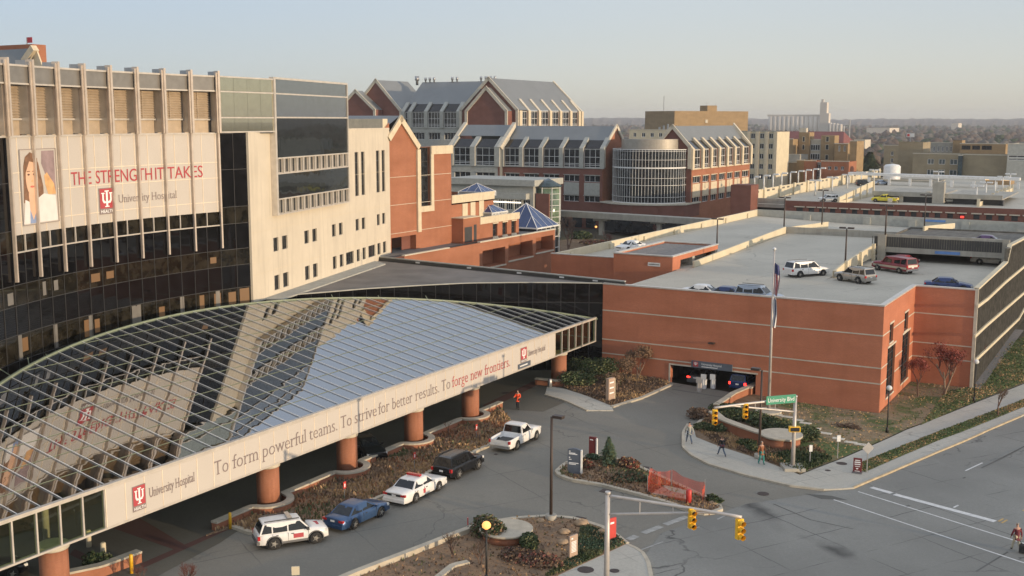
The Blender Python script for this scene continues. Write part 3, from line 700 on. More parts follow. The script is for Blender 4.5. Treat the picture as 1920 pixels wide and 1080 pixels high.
# ---- low lobby wing: black glass front following the arc, grey membrane roof, dark coping
arc = [(73.27, 78.85), (73.75, 82.0), (73.2, 84.4), (71.37, 87.5), (69.36, 91.4), (65.96, 96.0), (62.6, 100.0), (57.95, 103.2), (54.2, 105.3), (50.33, 106.95)]
def resample(pts, n):
    d = [0]
    for i in range(1, len(pts)): d.append(d[-1]+math.dist(pts[i], pts[i-1]))
    out = []
    for k in range(n+1):
        t = d[-1]*k/n; i = max(j for j in range(len(d)) if d[j] <= t+1e-9); i = min(i, len(pts)-2); f = (t-d[i])/(d[i+1]-d[i])
        out.append(tuple(pts[i][c]+(pts[i+1][c]-pts[i][c])*f for c in range(len(pts[0]))))
    return out
arc2 = resample(arc, 26)
mb = MB()
for i in range(26):
    p, q = arc2[i], arc2[i+1]
    for z0, z1 in ((0, 4.4), (4.4, 7.4), (7.4, 9.45)): mb.face([(*p, z0), (*q, z0), (*q, z1), (*p, z1)], 0)
mb.build('lobby_glass', ['black_glass'], HB)
mb = MB()
for i, p in enumerate(arc2): mb.bar((p[0]-0.02, p[1], 0), (p[0]-0.02, p[1], 9.45), 0.035)
for i in range(26): mb.bar((*arc2[i], 7.4), (*arc2[i+1], 7.4), 0.04)
mb.build('lobby_mullion', ['frame_dark'], HB, fix=False)
mb = MB()
for i in range(26): mb.bar((arc2[i][0]+0.1, arc2[i][1], 9.5), (arc2[i+1][0]+0.1, arc2[i+1][1], 9.5), 0.22, 0.1)
roofp = arc + [(48.15, 107.2), (83.4, 111.2)]
mb.slab([(p[0]+0.12, p[1]) for p in roofp[:-2]]+roofp[-2:], 9.1, 9.40, 1)
mb.bar((83.5, 111.5, 9.85), (47.9, 107.15, 9.85), 0.30, 0.12, 0)
mb.slab([(83.5, 111.38), (47.9, 107.03), (47.9, 107.25), (83.5, 111.6)], 0, 9.80, 2)
mb.build('lobby_roof', ['stone_grey', 'roof_membrane', 'frame_dark'], HB)
mb = MB(TW)
mb.slab([(2.0, 0.02), (32.0, 0.02), (32.0, 0.4), (30.0, 2.2), (2.0, 1.9)], 9.41, 9.55, 0); mb.build('roof_curb', ['stone_grey'], HB)
mb = MB()
for t in (0.2, 0.42, 0.62, 0.78, 0.9):
    u, v = 83.5+(47.9-83.5)*t, 111.38+(107.03-111.38)*t; mb.box(u-0.35, u+0.35, v-0.03, v-0.005, 9.55, 9.72)
mb.build('roof_vent', ['lamp_white'], HB, fix=False)

# ================================================================== glass entrance canopy
CF, CT, CS = 51.0, 5.75, math.tan(math.radians(12.0))
CCU, CCV, CR = 26.0, 68.2, 45.6
V0, V1 = 29.6, 106.5
CAN = thing('entrance_canopy', 'big sloping glass canopy with green trusses and cream lettered fascia on brick columns', 'canopy', L(CF+8, 68, 0))
def uarc(v): return CCU + math.sqrt(max(0, CR*CR-(v-CCV)**2))
def zr(u): return CT + (u-CF)*CS
nv = 54; vs_ = [V0+(V1-V0)*i/nv for i in range(nv+1)]
mb = MB()
for i in range(nv):
    v0, v1 = vs_[i], vs_[i+1]; e0, e1 = max(CF+0.05, uarc(v0)), max(CF+0.05, uarc(v1)); nn = 9
    for k in range(nn):
        a0, a1 = CF+(e0-CF)*k/nn, CF+(e0-CF)*(k+1)/nn; b0, b1 = CF+(e1-CF)*k/nn, CF+(e1-CF)*(k+1)/nn
        mb.face([(a0, v0, zr(a0)), (a1, v0, zr(a1)), (b1, v1, zr(b1)), (b0, v1, zr(b0))], 0)
mb.build('roof_glass', ['canopy_glass'], CAN)
for i in range(nv+1):
    v = vs_[i]; e = max(CF+0.1, uarc(v))
    if e-CF < 0.8: continue
    mb = MB(); mb.bar((CF, v, zr(CF)+0.05), (e, v, zr(e)+0.05), 0.035, 0.04); mb.build('rafter', ['white_frame'], CAN, fix=False)
mb = MB()
for i in range(nv): 
    u0, u1 = uarc(vs_[i]), uarc(vs_[i+1]); mb.bar((u0, vs_[i], zr(u0)+0.02), (u1, vs_[i+1], zr(u1)+0.02), 0.17, 0.15)
mb.build('edge_beam', ['truss_green'], CAN, fix=False)
for k in range(1, 9):
    u = CF+2.35*k; half = math.sqrt(CR*CR-(u-CCU)**2); a, b = max(V0+.2, CCV-half+0.4), min(V1-.2, CCV+half-0.4)
    mb = MB(); zt, zb = zr(u)-0.20, zr(u)-1.5; n = max(4, int((b-a)/1.424)); 
    mb.bar((u, a, zt), (u, b, zt), 0.16, 0.16); mb.bar((u, a+1, zb), (u, b-1, zb), 0.13, 0.13)
    for j in range(n):
        p, q = a+(b-a)*j/n, a+(b-a)*(j+1)/n; md = (p+q)/2
        mb.bar((u, p, zt), (u, md, zb), 0.06); mb.bar((u, md, zb), (u, q, zt), 0.06)
        if j % 3 == 0 and k < 8:
            mb.bar((u, md, zb), (u+2.35, md+1.4, zr(u+2.35)-0.2), 0.05); mb.bar((u, md, zb), (u+2.35, md-1.4, zr(u+2.35)-0.2), 0.05)
    mb.build('truss', ['truss_green'], CAN, fix=False)
    mb = MB(); mb.bar((u, a, zr(u)+0.015), (u, b, zr(u)+0.015), 0.03, 0.02); mb.build('purlin', ['truss_green'], CAN, fix=False)
TF = wallT(L(CF, 0, 0), DB)                          # s runs along v, outwards is towards the drive
FZ0, FZ1 = 3.40, 5.70; VB0, VB1 = wu(195, 950, CF)[0], wu(1039, 645, CF)[0]
mb = MB(TF)
mb.box(V0, V1, -0.20, 0.16, FZ1, FZ1+0.14); mb.box(V0, V1, -0.20, 0.14, FZ0-0.12, FZ0); mb.box(V0, V1, -0.1, 0.18, FZ1+0.141, FZ1+0.22)
mb.box(V1-0.14, V1, -0.15, 0.12, FZ0, FZ1)
x = VB0
while x > V0: mb.box(x-0.05, x+0.05, -0.08, 0.10, FZ0, FZ1); x -= 1.50
for k in range(1, 6): x = VB1+(V1-VB1)*k/6; mb.box(x-0.05, x+0.05, -0.08, 0.10, FZ0, FZ1)
mb.build('fascia_frame', ['aluminium'], CAN, fix=False)
mb = MB(TF)
mb.face([(V0, 0, FZ0), (VB0, 0, FZ0), (VB0, 0, FZ1), (V0, 0, FZ1)], 0); mb.face([(VB1, 0, FZ0), (V1, 0, FZ0), (V1, 0, FZ1), (VB1, 0, FZ1)], 0)
each(mb, 'fascia_glass', ['canopy_side_glass'], CAN)
mb = MB(TF); mb.box(VB0, VB1, 0.0, 0.13, FZ0+0.003, FZ1-0.003); FB = mb.build('fascia_banner', ['banner'], CAN)
mb = MB(TF); k = 0
x = VB0+0.03
while x < VB1+0.1: mb.box(x-0.022, x+0.022, 0.132, 0.155, FZ0+0.02, FZ1-0.02); x += (VB1-VB0-0.06)/39
each(mb, 'seam', ['banner_line'], FB)
def fv(x):                                           # photo x on the fascia mid height -> v
    lo, hi = V0, V1
    for _ in range(40):
        m_ = (lo+hi)/2; P = L(CF-0.14, m_, 4.5)-CAM; xx = 960+FPX*P.dot(RT)/P.dot(FWD)
        if xx < x: lo = m_
        else: hi = m_
    return lo
mb = MB(TF)
for wd, xa, xb, m_ in (('To', 402, 428, 0), ('form', 437, 483, 0), ('powerful', 493, 573, 0), ('teams.', 580, 632, 0), ('To', 639, 659, 0), ('strive', 665, 706, 0), ('for', 710, 730, 0),
                       ('better', 736, 773, 0), ('results.', 780, 823, 0), ('To', 828, 844, 0), ('forge', 848, 877, 1), ('new', 883, 904, 1), ('frontiers.', 909, 956, 1)):
    mb = MB(TF); put_text(mb, wd, fv(xa), fv(xb), 4.10, 5.06, 0.160, m_, -0.012); mb.build('lettering', ['ink_grey', 'ink_red'], FB, fix=False)
mb = MB(TF); put_text(mb, 'University Hospital', fv(280), fv(364), 4.25, 4.85, 0.160, 0); mb.build('lettering', ['ink_grey'], FB, fix=False); mb = MB(TF)
put_text(mb, 'University Hospital', fv(990), fv(1022), 4.40, 4.95, 0.160, 0)
mb.build('lettering', ['ink_grey', 'ink_red'], FB, fix=False)
for xa, xb, za, zc in ((248, 273, 3.72, 5.25), (976, 987.5, 3.98, 5.4)):
    v0_, v1_ = fv(xa), fv(xb); mb = MB(TF); trident(mb, lambda x, z, o: (v0_+(v1_-v0_)*x, 0.160+o, za+(zc-za)*z), 0, 1, 2)
    mb.build('emblem', ['ink_red', 'ink_white', 'ink_grey'], FB, fix=False)
mb = MB(TF); mb.box(fv(971), fv(994), 0.160, 0.20, 3.48, 3.95, 0); mb.box(fv(974), fv(988), 0.201, 0.21, 3.66, 3.78, 1); mb.build('small_sign', ['sign_slate', 'lamp_white'], FB, fix=False)
COLV = [39.3, 56.7, 65.4, 74.2, 83.0, 100.0]; CLU = 51.9
for v in COLV:
    mb = MB(); mb.lathe((CLU, v, 0), [(0.78, 0), (0.78, 2.95)], 32, 0); c = mb.build('column', ['brick'], CAN)
    mb = MB(); mb.lathe((CLU, v, 0), [(0.80, 2.952), (0.86, 3.0), (0.86, 3.22), (0.78, 3.27)], 32, 0); mb.build('capital', ['stone_trim'], c)
for (u, v) in [(60, 92), (63, 97), (60, 80), (66, 70), (60, 60), (66, 55), (60, 45)]:
    mb = MB(); mb.lathe((u, v, 0), [(0.22, 0), (0.22, zr(u)-1.6)], 16, 0); mb.build('inner_post', ['concrete'], CAN)
# ================================================================== ground heights
def sstep(t): t = max(0.0, min(1.0, t)); return t*t*(3-2*t)
def hz(u, v):
    return -0.8*sstep((v-78)/28)*(1-sstep((u-24)/26))
def Gh(x, y, off=0.0):
    z = 0
    for _ in range(8): p = gu(x, y, z); z = hz(p[0], p[1])+off
    return p
# ================================================================== front parking garage
PG = thing('parking_garage', 'red brick parking garage with open roof deck and pale stone stripes, drive-in opening', 'parking garage', L(35, 130, -0.8))
GV, GT, GU1 = 106.9, 9.56, 21.57
TA1 = wallT(L(50.33, GV), DA*-1); l1 = 50.33-GU1
mb = MB(TA1); grid_wall(mb, 0, l1, -1.6, GT-0.14, [(7.78, 16.8, -1.6, 1.62)], 0.6, 0)
mb.face([(0, 0, -1.6), (0, 0, GT-.14), (0, -0.4, GT-.14), (0, -0.4, -1.6)], 0); mb.face([(0, -.4, 8.4), (l1-.4, -.4, 8.4), (l1-.4, -.4, GT-.14), (0, -.4, GT-.14)], 1)
mb.build('front_wall', ['brick_garage', 'concrete'], PG)
mb = MB(TA1)
for z in (6.66, 3.56, 2.06):
    mb.box(0, l1, 0.002, 0.03, z-0.055, z+0.055)
mb.box(7.6, 7.775, 0.002, 0.04, -1, 1.62); mb.box(7.6, 17.0, 0.002, 0.05, 1.625, 1.76)
each(mb, 'stone_stripe', ['stone_trim'], PG)
mb = MB(TA1); mb.box(-0.02, l1+0.06, -0.45, 0.06, GT-0.14, GT); mb.build('coping', ['metal_pale'], PG)
TB1 = wallT(L(GU1, GV), DB); lb = 122.04-GV
wins2 = [(3.06, 4.75, 5.45, 7.25), (10.1, 12.0, 5.45, 7.3), (2.6, 6.2, 0.15, 5.0), (9.6, 13.4, 0.10, 5.15)]
mb = MB(TB1); grid_wall(mb, 0, lb, -1.6, GT-0.14, wins2, 0.3, 0); mb.face([(.4, -.4, 8.4), (lb-.4, -.4, 8.4), (lb-.4, -.4, GT-.14), (.4, -.4, GT-.14)], 1)
mb.build('side_wall', ['brick_garage', 'concrete'], PG)
mb = MB(TB1)
for z in (6.66, 3.56, 2.06):
    xs = [0.032]+[q for w_ in wins2 if w_[2] < z < w_[3] for q in (w_[0], w_[1])]+[lb-0.03]
    for i in range(0, len(xs)-1, 2): mb.box(xs[i], xs[i+1], 0.002, 0.03, z-0.055, z+0.055)
for a, b, c, d in wins2: mb.box(a-.12, b+.12, .002, .05, d, d+.18); mb.box(a-.12, b+.12, .002, .06, c-.16, c)
each(mb, 'stone_stripe', ['stone_trim'], PG)
mb = MB(TB1); mb.box(0.03, lb, -0.45, 0.06, GT-0.139, GT+0.001); mb.build('coping', ['metal_pale'], PG)
for i, (a, b, c, d) in enumerate(wins2): window(PG, TB1, a, b, c, d, 0.26, 2 if i > 1 else 1, 6 if i > 1 else 2, 0.07, ('frame_dark', 'window_glass'))
TA2 = wallT(L(GU1, 122.04), DA*-1)
mb = MB(TA2); mb.box(0.0, 6.03, -0.4, 0, -2.2, GT-0.14); mb.build('rear_bay_wall', ['brick_garage'], PG)
mb = MB(TA2)
for z in (6.66, 3.56, 2.06): mb.box(0, 6.03, 0.002, 0.03, z-0.055, z+0.055)
each(mb, 'stone_stripe', ['stone_trim'], PG)
mb = MB(TA2); mb.box(-0.4, 6.1, -0.45, 0.06, GT-0.138, GT+0.002); mb.build('coping', ['metal_pale'], PG)
# precast boulevard side with raking rails and dark ribs
RU = 15.54
mb = MB(); mb.box(RU, RU+0.3, 122.2, 210, -2.4, 8.4, 0)
mb.slab([(RU, 122.1), (RU+.3, 122.1), (RU+.3, 146), (RU, 146)], 8.4, 9.62, 0); mb.slab([(RU, 146), (RU+.3, 146), (RU+.3, 212), (RU, 212)], 8.4, [11.4, 11.4, 9.2, 9.2], 0)
mb.build('precast_side', ['concrete_dark'], PG)
mb = MB()
for k in range(130):
    v = 122.7+0.65*k
    mb.box(RU-0.10, RU-0.002, v, v+0.10, -2.2, 9.4 if v < 146 else 11.3-(v-146)*0.033)
mb.build('rib', ['concrete_dark'], PG, fix=False)
mb = MB()
rails = [[(1832, 575), (1852, 560), (1885, 529), (1920, 500)], [(1827, 631), (1847, 612), (1907, 560), (1920, 549)], [(1827, 677), (1910, 598), (1920, 580)]]
for rl in rails:
    pp = [(RU-0.14, *wu(x, y, RU-0.14)) for x, y in rl]; pp.append((RU-0.14, 205, pp[-1][2]))
    for i in range(len(pp)-1): mb.bar(pp[i], pp[i+1], 0.2, 0.32)
mb.bar((RU+0.1, 122.1, 9.62), (RU+.1, 146, 9.75), 0.5, 0.2); mb.bar((RU+0.1, 146, 9.7), (RU+0.1, 149, 11.5), 0.5, 0.2); mb.bar((RU+.1, 149, 11.5), (RU+.1, 212, 9.3), .5, .2)
mb.build('rail', ['concrete_wall'], PG, fix=False)
mb = MB(); mb.box(RU-.12, RU+.2, 121.95, 122.2, -2.3, 9.5); mb.build('corner_trim', ['stone_trim'], PG)
# decks
mb = MB()
mb.face([(50.3, 107.3, 8.5), (GU1+.4, 107.3, 8.5), (GU1+.4, 128, 8.5), (67.3, 128, 8.5), (67.3, 127.9, 8.5), (50.3, 127.9, 8.5)])
mb.face([(GU1+.4, 122.4, 8.5), (RU+.3, 122.4, 8.5), (RU+.3, 176, 8.5), (32.6, 176, 8.49), (32.6, 128, 8.49), (GU1+.4, 128, 8.5)])
mb.face([(49.2, 128, 8.5), (32.5, 128, 8.5), (32.5, 170, 9.45), (49.2, 170, 9.45)])
mb.face([(67.3, 128, 8.5), (49.3, 128, 8.5), (49.3, 170, 8.5), (49.3, 211.8, 7.6), (67.3, 211.8, 8.3)])
mb.face([(49.3, 170.2, 8.5), (32.4, 170.2, 9.0), (32.4, 211.8, 7.35), (49.3, 211.8, 7.6)])
mb.face([(32.4, 151, 10.9), (RU+.3, 151, 10.9), (RU+.3, 211.8, 7.3), (32.4, 211.8, 7.35)])
mb.build('roof_deck', ['deck'], PG)
mb = MB()
mb.box(31.9, 32.3, 130.7, 131.2, 8.5, 9.35)
seg = [(130.7, 9.31), (135.6, 9.77), (142.8, 10.13), (149.8, 10.45), (156.8, 10.95)]
for (a, za), (b, zb_) in zip(seg, seg[1:]):
    mb.mesh([(u, v, z) for u in (32.1, 32.35) for v, z in ((a, 8.5+(a-130.7)*0.02), (b, 8.5+(b-130.7)*0.02), (b, zb_), (a, za))], [(0, 1, 2, 3), (7, 6, 5, 4), (3, 2, 6, 7), (0, 3, 7, 4), (1, 5, 6, 2)])
for v, z in ((135.6, 10.0), (142.8, 10.35), (149.8, 10.7)): mb.box(31.75, 32.1, v-.35, v+.35, 8.5, z)
mb.build('ramp_wall', ['concrete_wall'], PG)
mb = MB()
mb.slab([(49.3, 131), (49.55, 131), (49.55, 169.7), (49.3, 169.7)], 8.3, [9.3, 9.3, 10.48, 10.48]); mb.build('ramp_wall', ['concrete_wall'], PG)
mb = MB(); mb.box(32.4, 49.5, 169.9, 170.15, 8.6, 10.45); mb.build('cross_wall', ['concrete'], PG)
mb = MB(); a = gu(1508, 427, 9.4); b = gu(1567, 412, 8.6); mb.slab([(a[0], 172), (a[0]+.25, 172), (a[0]+.25, 196), (a[0], 196)], 7.6, [10.2, 10.2, 9.2, 9.2]); mb.build('ramp_wall', ['concrete_wall'], PG)
mb = MB(); mb.slab([(29.6, 172), (29.85, 172), (29.85, 200), (29.6, 200)], 7.5, [11.3, 11.3, 9.6, 9.6]); mb.build('ramp_wall', ['concrete_wall'], PG)
# upper level box front
mb = MB(); 
mb.box(RU+.3, 32.2, 150.7, 151.0, 11.62, 11.98); mb.box(RU+.3, 32.2, 150.7, 151.1, 9.62, 10.3); mb.build('spandrel', ['concrete'], PG)
mb = MB()
for k in range(56): u = RU+0.5+k*0.295; mb.box(u, u+0.09, 150.66, 150.7, 10.3, 11.62)
mb.box(RU+.3, 32.1, 150.72, 150.8, 10.3, 11.62, 1)
mb.build('dark_screen', ['concrete_dark', 'frame_dark'], PG, fix=False)
mb = MB(); mb.box(RU+.3, RU+1.1, 150.4, 151.1, 8.5, 11.98); mb.box(30.6, 31.6, 150.4, 151.1, 8.5, 11.98); mb.build('pier', ['concrete'], PG, fix=False)
mb = MB(); mb.box(RU+.3, 32.2, 175, 175.3, 8.5, 10.8); mb.box(32.0, 32.2, 157, 175, 8.5, 10.8); mb.box(RU+.3, 32.2, 151.1, 175, 10.35, 10.6); mb.build('under_deck', ['concrete_dark'], PG)
mb = MB(); mb.box(21.5, 24.5, 150.6, 150.69, 9.75, 10.1); mb.build('level_sign', ['sign_sky'], PG)
# outer parapets
mb = MB(); mb.box(67.3, 67.6, 128, 212, 6.5, 9.5)
for k in range(7): v = 133+k*12.2; mb.box(67.05, 67.3, v-.5, v+.5, 7.4, 9.2, 0)
mb.build('west_parapet', ['concrete_wall'], PG)
mb = MB(); mb.slab([(67.6, 212), (RU, 212), (RU, 212.3), (67.6, 212.3)], 6.0, [9.55, 9.15, 9.15, 9.55])
for u in (57, 46, 38, 29, 20): mb.box(u, u+1.3, 211.7, 212, 7.3, 8.9)
mb.build('north_parapet', ['stone_grey'], PG)  # grey instead of cream: this unlit face has its shade in the colour
mb = MB(); mb.box(33, 36.5, 211.93, 211.99, 8.6, 9.0); mb.build('level_sign', ['sign_sky'], PG)
TA3 = wallT(L(67.6, 127.9), DA*-1)
mb = MB(TA3); mb.box(0, 9.0, -0.3, 0, 0, 9.45); mb.build('west_end_wall', ['brick_garage'], PG)
mb = MB(TA3); mb.box(-0.1, 8.95, -0.35, 0.05, 9.45, 9.57); mb.build('coping', ['metal_pale'], PG)
# stair house on the deck
a = gu(1165, 475, 10.0); SU0, SU1, SV0, SV1, SZ = 58.4, 50.6, 127.0, 143.0, 10.3
mb = MB(); 
mb.box(SU1, SU0, SV0, SV0+.3, 3, SZ-0.15); mb.box(SU0-.3, SU0, SV0+.3, SV1, 3, SZ-0.15); mb.box(SU1, SU1+.3, SV0+.3, SV1, 9.55, SZ-0.15); mb.box(SU1+.3, SU0-.3, SV1-.3, SV1, 8.5, SZ-.15); mb.box(SU1, SU1+.3, SV0+.3, SV0+2.6, 8.5, 9.55)
SH = mb.build('stair_house', ['brick_garage'], PG)
mb = MB(); mb.box(SU1+.4, SU0-.4, SV0+.4, SV1-.4, SZ-0.45, SZ-.3); mb.build('house_roof', ['roof_gravel'], SH)
mb = MB()
for q in ((SU1-.08, SU0+.08, SV0-.08, SV0+.35), (SU1-.08, SU0+.08, SV1-.35, SV1+.08)): mb.box(*q, SZ-.15, SZ)
for q in ((SU1-.08, SU1+.35, SV0+.35, SV1-.35), (SU0-.35, SU0+.08, SV0+.35, SV1-.35)): mb.box(*q, SZ-.149, SZ+.001)
mb.build('coping', ['metal_pale'], SH)
mb = MB()
for v in (SV0+7, SV1-.6): mb.box(SU1-.02, SU1+.6, v-.4, v+.4, 8.5, 9.6)
mb.box(SU1+1.5, SU1+1.6, SV0+.4, SV1-.4, 8.5, 9.85); mb.build('pier', ['concrete'], SH, fix=False)
mb = MB(); mb.box(SU0-6.2, SU0-4.6, SV0-.04, SV0-.005, 8.9, 9.35, 0); mb.box(SU0-6.1, SU0-4.7, SV0-.05, SV0-.041, 9.08, 9.16, 1); mb.build('vent_grille', ['lamp_white', 'frame_dark'], SH, fix=False)
# drive-in interior
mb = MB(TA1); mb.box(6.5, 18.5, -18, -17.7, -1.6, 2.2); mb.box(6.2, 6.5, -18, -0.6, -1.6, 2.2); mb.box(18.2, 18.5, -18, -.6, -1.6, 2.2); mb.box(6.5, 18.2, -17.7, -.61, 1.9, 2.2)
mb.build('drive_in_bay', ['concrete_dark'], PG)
mb = MB(TA1); mb.box(9.4, 10.0, -4.4, -3.9, -0.6, 1.6); mb.box(13.6, 14.3, -4.4, -3.9, -0.6, 1.6); mb.build('entry_pier', ['lamp_white'], PG, fix=False)
mb = MB(TA1); mb.box(10.1, 14.4, 0.03, 0.22, 1.66, 2.35, 0)
GS = mb.build('entrance_sign', ['sign_slate'], PG)
mb = MB(TA1); put_text(mb, 'University Hospital', 11.2, 13.3, 2.0, 2.2, 0.225, 0); mb.box(11.2, 12.9, .221, .23, 1.80, 1.86, 0); mb.build('lettering', ['ink_white'], GS, fix=False)
mb = MB(TA1); trident(mb, lambda x, z, o: (10.3+.55*x, 0.225+o, 1.78+.5*z), 0, 1, 0, word=False); mb.build('emblem', ['ink_red', 'ink_white'], GS, fix=False)
mb = MB(TA1); mb.box(11.9, 12.5, 0.002, 0.5, 4.28, 4.42); mb.build('wall_lamp', ['lamp_bronze'], PG)

# ================================================================== brick gabled clinic beyond the white wall
CB = thing('gabled_brick_building', 'orange brick building with steep cream-edged gable and stepped lower wings', 'building', L(86, 125))
BU = 83.9
TC = wallT(L(BU, 115.4), DB)                          # s = v - 115.4
def gable_wall(mb, T, s0, s1, z0, ze, sa, za, m=0, o=0):
    mb.face([(s0, o, z0), (s1, o, z0), (s1, o, ze), (sa, o, za), (s0, o, ze)], m)
mb = MB(TC); ap = 2.3; 
mb.face([(-2, 0, 0), (0, 0, 0), (0, 0, 26.2), (-2, 0, 24.6)], 0)
grid_wall(mb, 0, 6.3, 0, 22.6, [(0.15, 5.6, 9.0, 11.7)], 1.0, 0)
mb.face([(0, 0, 22.6), (6.3, 0, 22.6), (6.3, 0, 23.0), (ap, 0, 26.6), (0, 0, 24.8)], 0)
grid_wall(mb, 6.3, 14.1, 0, 23.0, [(6.4, 9.0, 15.2, 22.95)], 0.5, 0)
mb.box(3.6, 5.55, -.98, -.9, 9.0, 11.6, 1)
mb.build('wall', ['brick', 'brick_dark'], CB)
mb = MB(TC)
def rake(s0, z0, s1, z1, w_=0.75):
    L_ = math.hypot(s1-s0, z1-z0); dx, dz = (s1-s0)/L_, (z1-z0)/L_; nx, nz = -dz, dx
    mb.mesh([(s0, o, z0) for o in (0.02, 0.30)]+[(s1, o, z1) for o in (0.02, 0.30)]+[(s1-nx*w_, o, z1-nz*w_) for o in (0.02, 0.30)]+[(s0-nx*w_, o, z0-nz*w_) for o in (0.02, 0.30)],
            [(1, 3, 5, 7), (0, 1, 3, 2), (4, 5, 7, 6), (0, 2, 4, 6)])
rake(-0.6, 24.4, ap, 27.1); rake(ap, 27.1, 6.5, 23.2)
mb.box(5.75, 6.5, 0.02, 0.28, 12, 22.7)
mb.box(9.0, 14.15, 0.02, 0.25, 22.0, 23.1); mb.box(8.95, 9.6, 0.02, 0.22, 14.6, 22.0); mb.box(6.45, 9.6, 0.02, 0.24, 14.55, 15.3)
mb.build('stone_frame', ['limestone'], CB, fix=False)
window(CB, TC, 6.5, 9.0, 15.3, 22.95, 0.45, 1, 4, 0.08, ('frame_dark', 'window_glass'))
mb = MB(TC)
mb.mesh([(-6, .0, 23), (ap, .0, 27.0), (6.4, 0, 23.1), (-6, -24, 23), (ap, -24, 27.0), (6.4, -24, 23.1)], [(0, 1, 4, 3), (1, 2, 5, 4), (3, 4, 5)], 0)
mb.box(-1.2, -0.2, -7, -0.1, 24.2, 26.6, 1)
mb.box(6.4, 14.1, -24, -.5, 22.2, 22.4, 2); mb.face([(14.1, 0, 0), (14.1, -24, 0), (14.1, -24, 22.4), (14.1, 0, 22.4)], 3)
mb.build('roof', ['roof_metal', 'limestone', 'roof_membrane', 'brick'], CB)
mb = MB(TC)
for z in (19.3, 15.8, 12.2): mb.box(0.02, 14.08, 0.003, 0.02, z, z+.06)
mb.build('string_course', ['stone_trim'], CB, fix=False)
# middle wing
mb = MB(TC); ops_ = [(17.1, 18.15, 12.95, 14.9), (19.2, 20.2, 12.95, 14.95), (21.5, 22.5, 13.0, 15.05)]
grid_wall(mb, 14.1, 25.3, 0, 15.0, ops_, 0.5, 0); mb.face([(25.3, 0, 0), (25.3, -20, 0), (25.3, -20, 16), (25.3, 0, 16)], 0)
W2 = mb.build('middle_wing_wall', ['brick'], CB)
mb = MB(TC); mb.box(14.1, 25.4, -.3, 0.12, 15.2, 16.3)
for a, b, c, d in ops_: mb.mesh([(a-.25, .05, d+.1), (b+.05, .05, d+.1), (b+.05, .05, c-.1), (a-.25, .05, c-.1), (a-.25, .35, c-1.0), (b+.5, .35, c-1.0), (a-.25, 0, c-1.0), (b+.5, 0, c-1.0)], [(0, 1, 2, 3), (3, 2, 5, 4), (4, 5, 7, 6)])
mb.box(15.6, 25.3, 0.1, .6, 11.5, 12.2); mb.build('stone_band', ['limestone'], W2, fix=False)
mb = MB(TC); mb.box(14.1, 25.3, -20, -.3, 15.3, 15.5); mb.build('roof', ['roof_membrane'], W2)
# lower wing, two metres proud
TC2 = wallT(L(82, 115.4), DB)
mb = MB(TC2); ops_ = [(s, s+1.3, 10.1, 11.9) for s in (21.9, 24.6, 27.2)]
grid_wall(mb, 18.4, 29.4, 0, 12.1, ops_, 0.4, 0); mb.face([(29.4, 0, 0), (29.4, -16, 0), (29.4, -16, 12.9), (29.4, 0, 12.9)], 0)
mb.box(14.1, 18.4, -1.9, 0.0, 0, 13.2); mb.face([(18.4, 0, 12.1), (18.4, 0, 13.2), (18.4, -1.9, 13.2), (18.4, -1.9, 12.1)])
W3 = mb.build('lower_wing_wall', ['brick'], CB)
mb = MB(TC2); mb.box(18.4, 29.5, -.3, .1, 12.1, 13.05); 
for a, b, c, d in ops_: mb.mesh([(a-.05, .03, c), (b+.05, .03, c), (a-.25, .6, c-1), (b+.25, .6, c-1), (a-.25, 0, c-1), (b+.25, 0, c-1)], [(0, 1, 3, 2), (2, 3, 5, 4), (0, 2, 4), (1, 3, 5)]); mb.box(a-.1, b+.1, 0.02, .15, d, d+.15)
mb.box(14.0, 18.5, -1.9, .1, 13.2, 13.3); mb.build('stone_band', ['limestone'], W3, fix=False)
mb = MB(TC2); mb.box(18.4, 29.4, -16, -.3, 12.2, 12.4); mb.build('roof', ['roof_membrane'], W3)
for a, b, c, d in ops_: window(CB, TC2, a, b, c, d, 0.35, 1, 2, 0.06, ('frame_dark', 'window_glass'))
mb = MB(TC2); mb.box(16.8, 17.5, .01, .03, 9.9, 12.2); mb.box(14.4, 16.3, .01, .03, 9.9, 12); mb.build('door', ['frame_dark'], W3, fix=False)
# terrace wall with deep openings
TC3 = wallT(L(79, 115.4), DB)
mb = MB(TC3); ops_ = [(14.2, 20.3, 6.6, 9.0), (21.2, 28.2, 6.9, 9.2), (29.2, 34.6, 7.2, 9.4)]
grid_wall(mb, -4, 35.2, 0, 10.15, ops_, 2.0, 0); mb.box(-4, 35.2, -3.0, -2.05, 0, 9.6, 0); mb.face([(35.2, 0, 0), (35.2, -16, 0), (35.2, -16, 10), (35.2, 0, 10)])
mb.box(-4, 35.2, -8, -3, 9.6, 9.8, 1)
W4 = mb.build('terrace_wall', ['brick', 'roof_membrane'], CB)
mb = MB(TC3); mb.box(13.5, 35.3, -.4, .08, 10.15, 10.3); mb.box(-4, 6, -.4, .08, 10.15, 10.28)
for a, b, c, d in ops_: mb.box(a-.1, b+.1, .01, .12, c-.2, c)
mb.build('sill', ['stone_trim'], W4, fix=False)

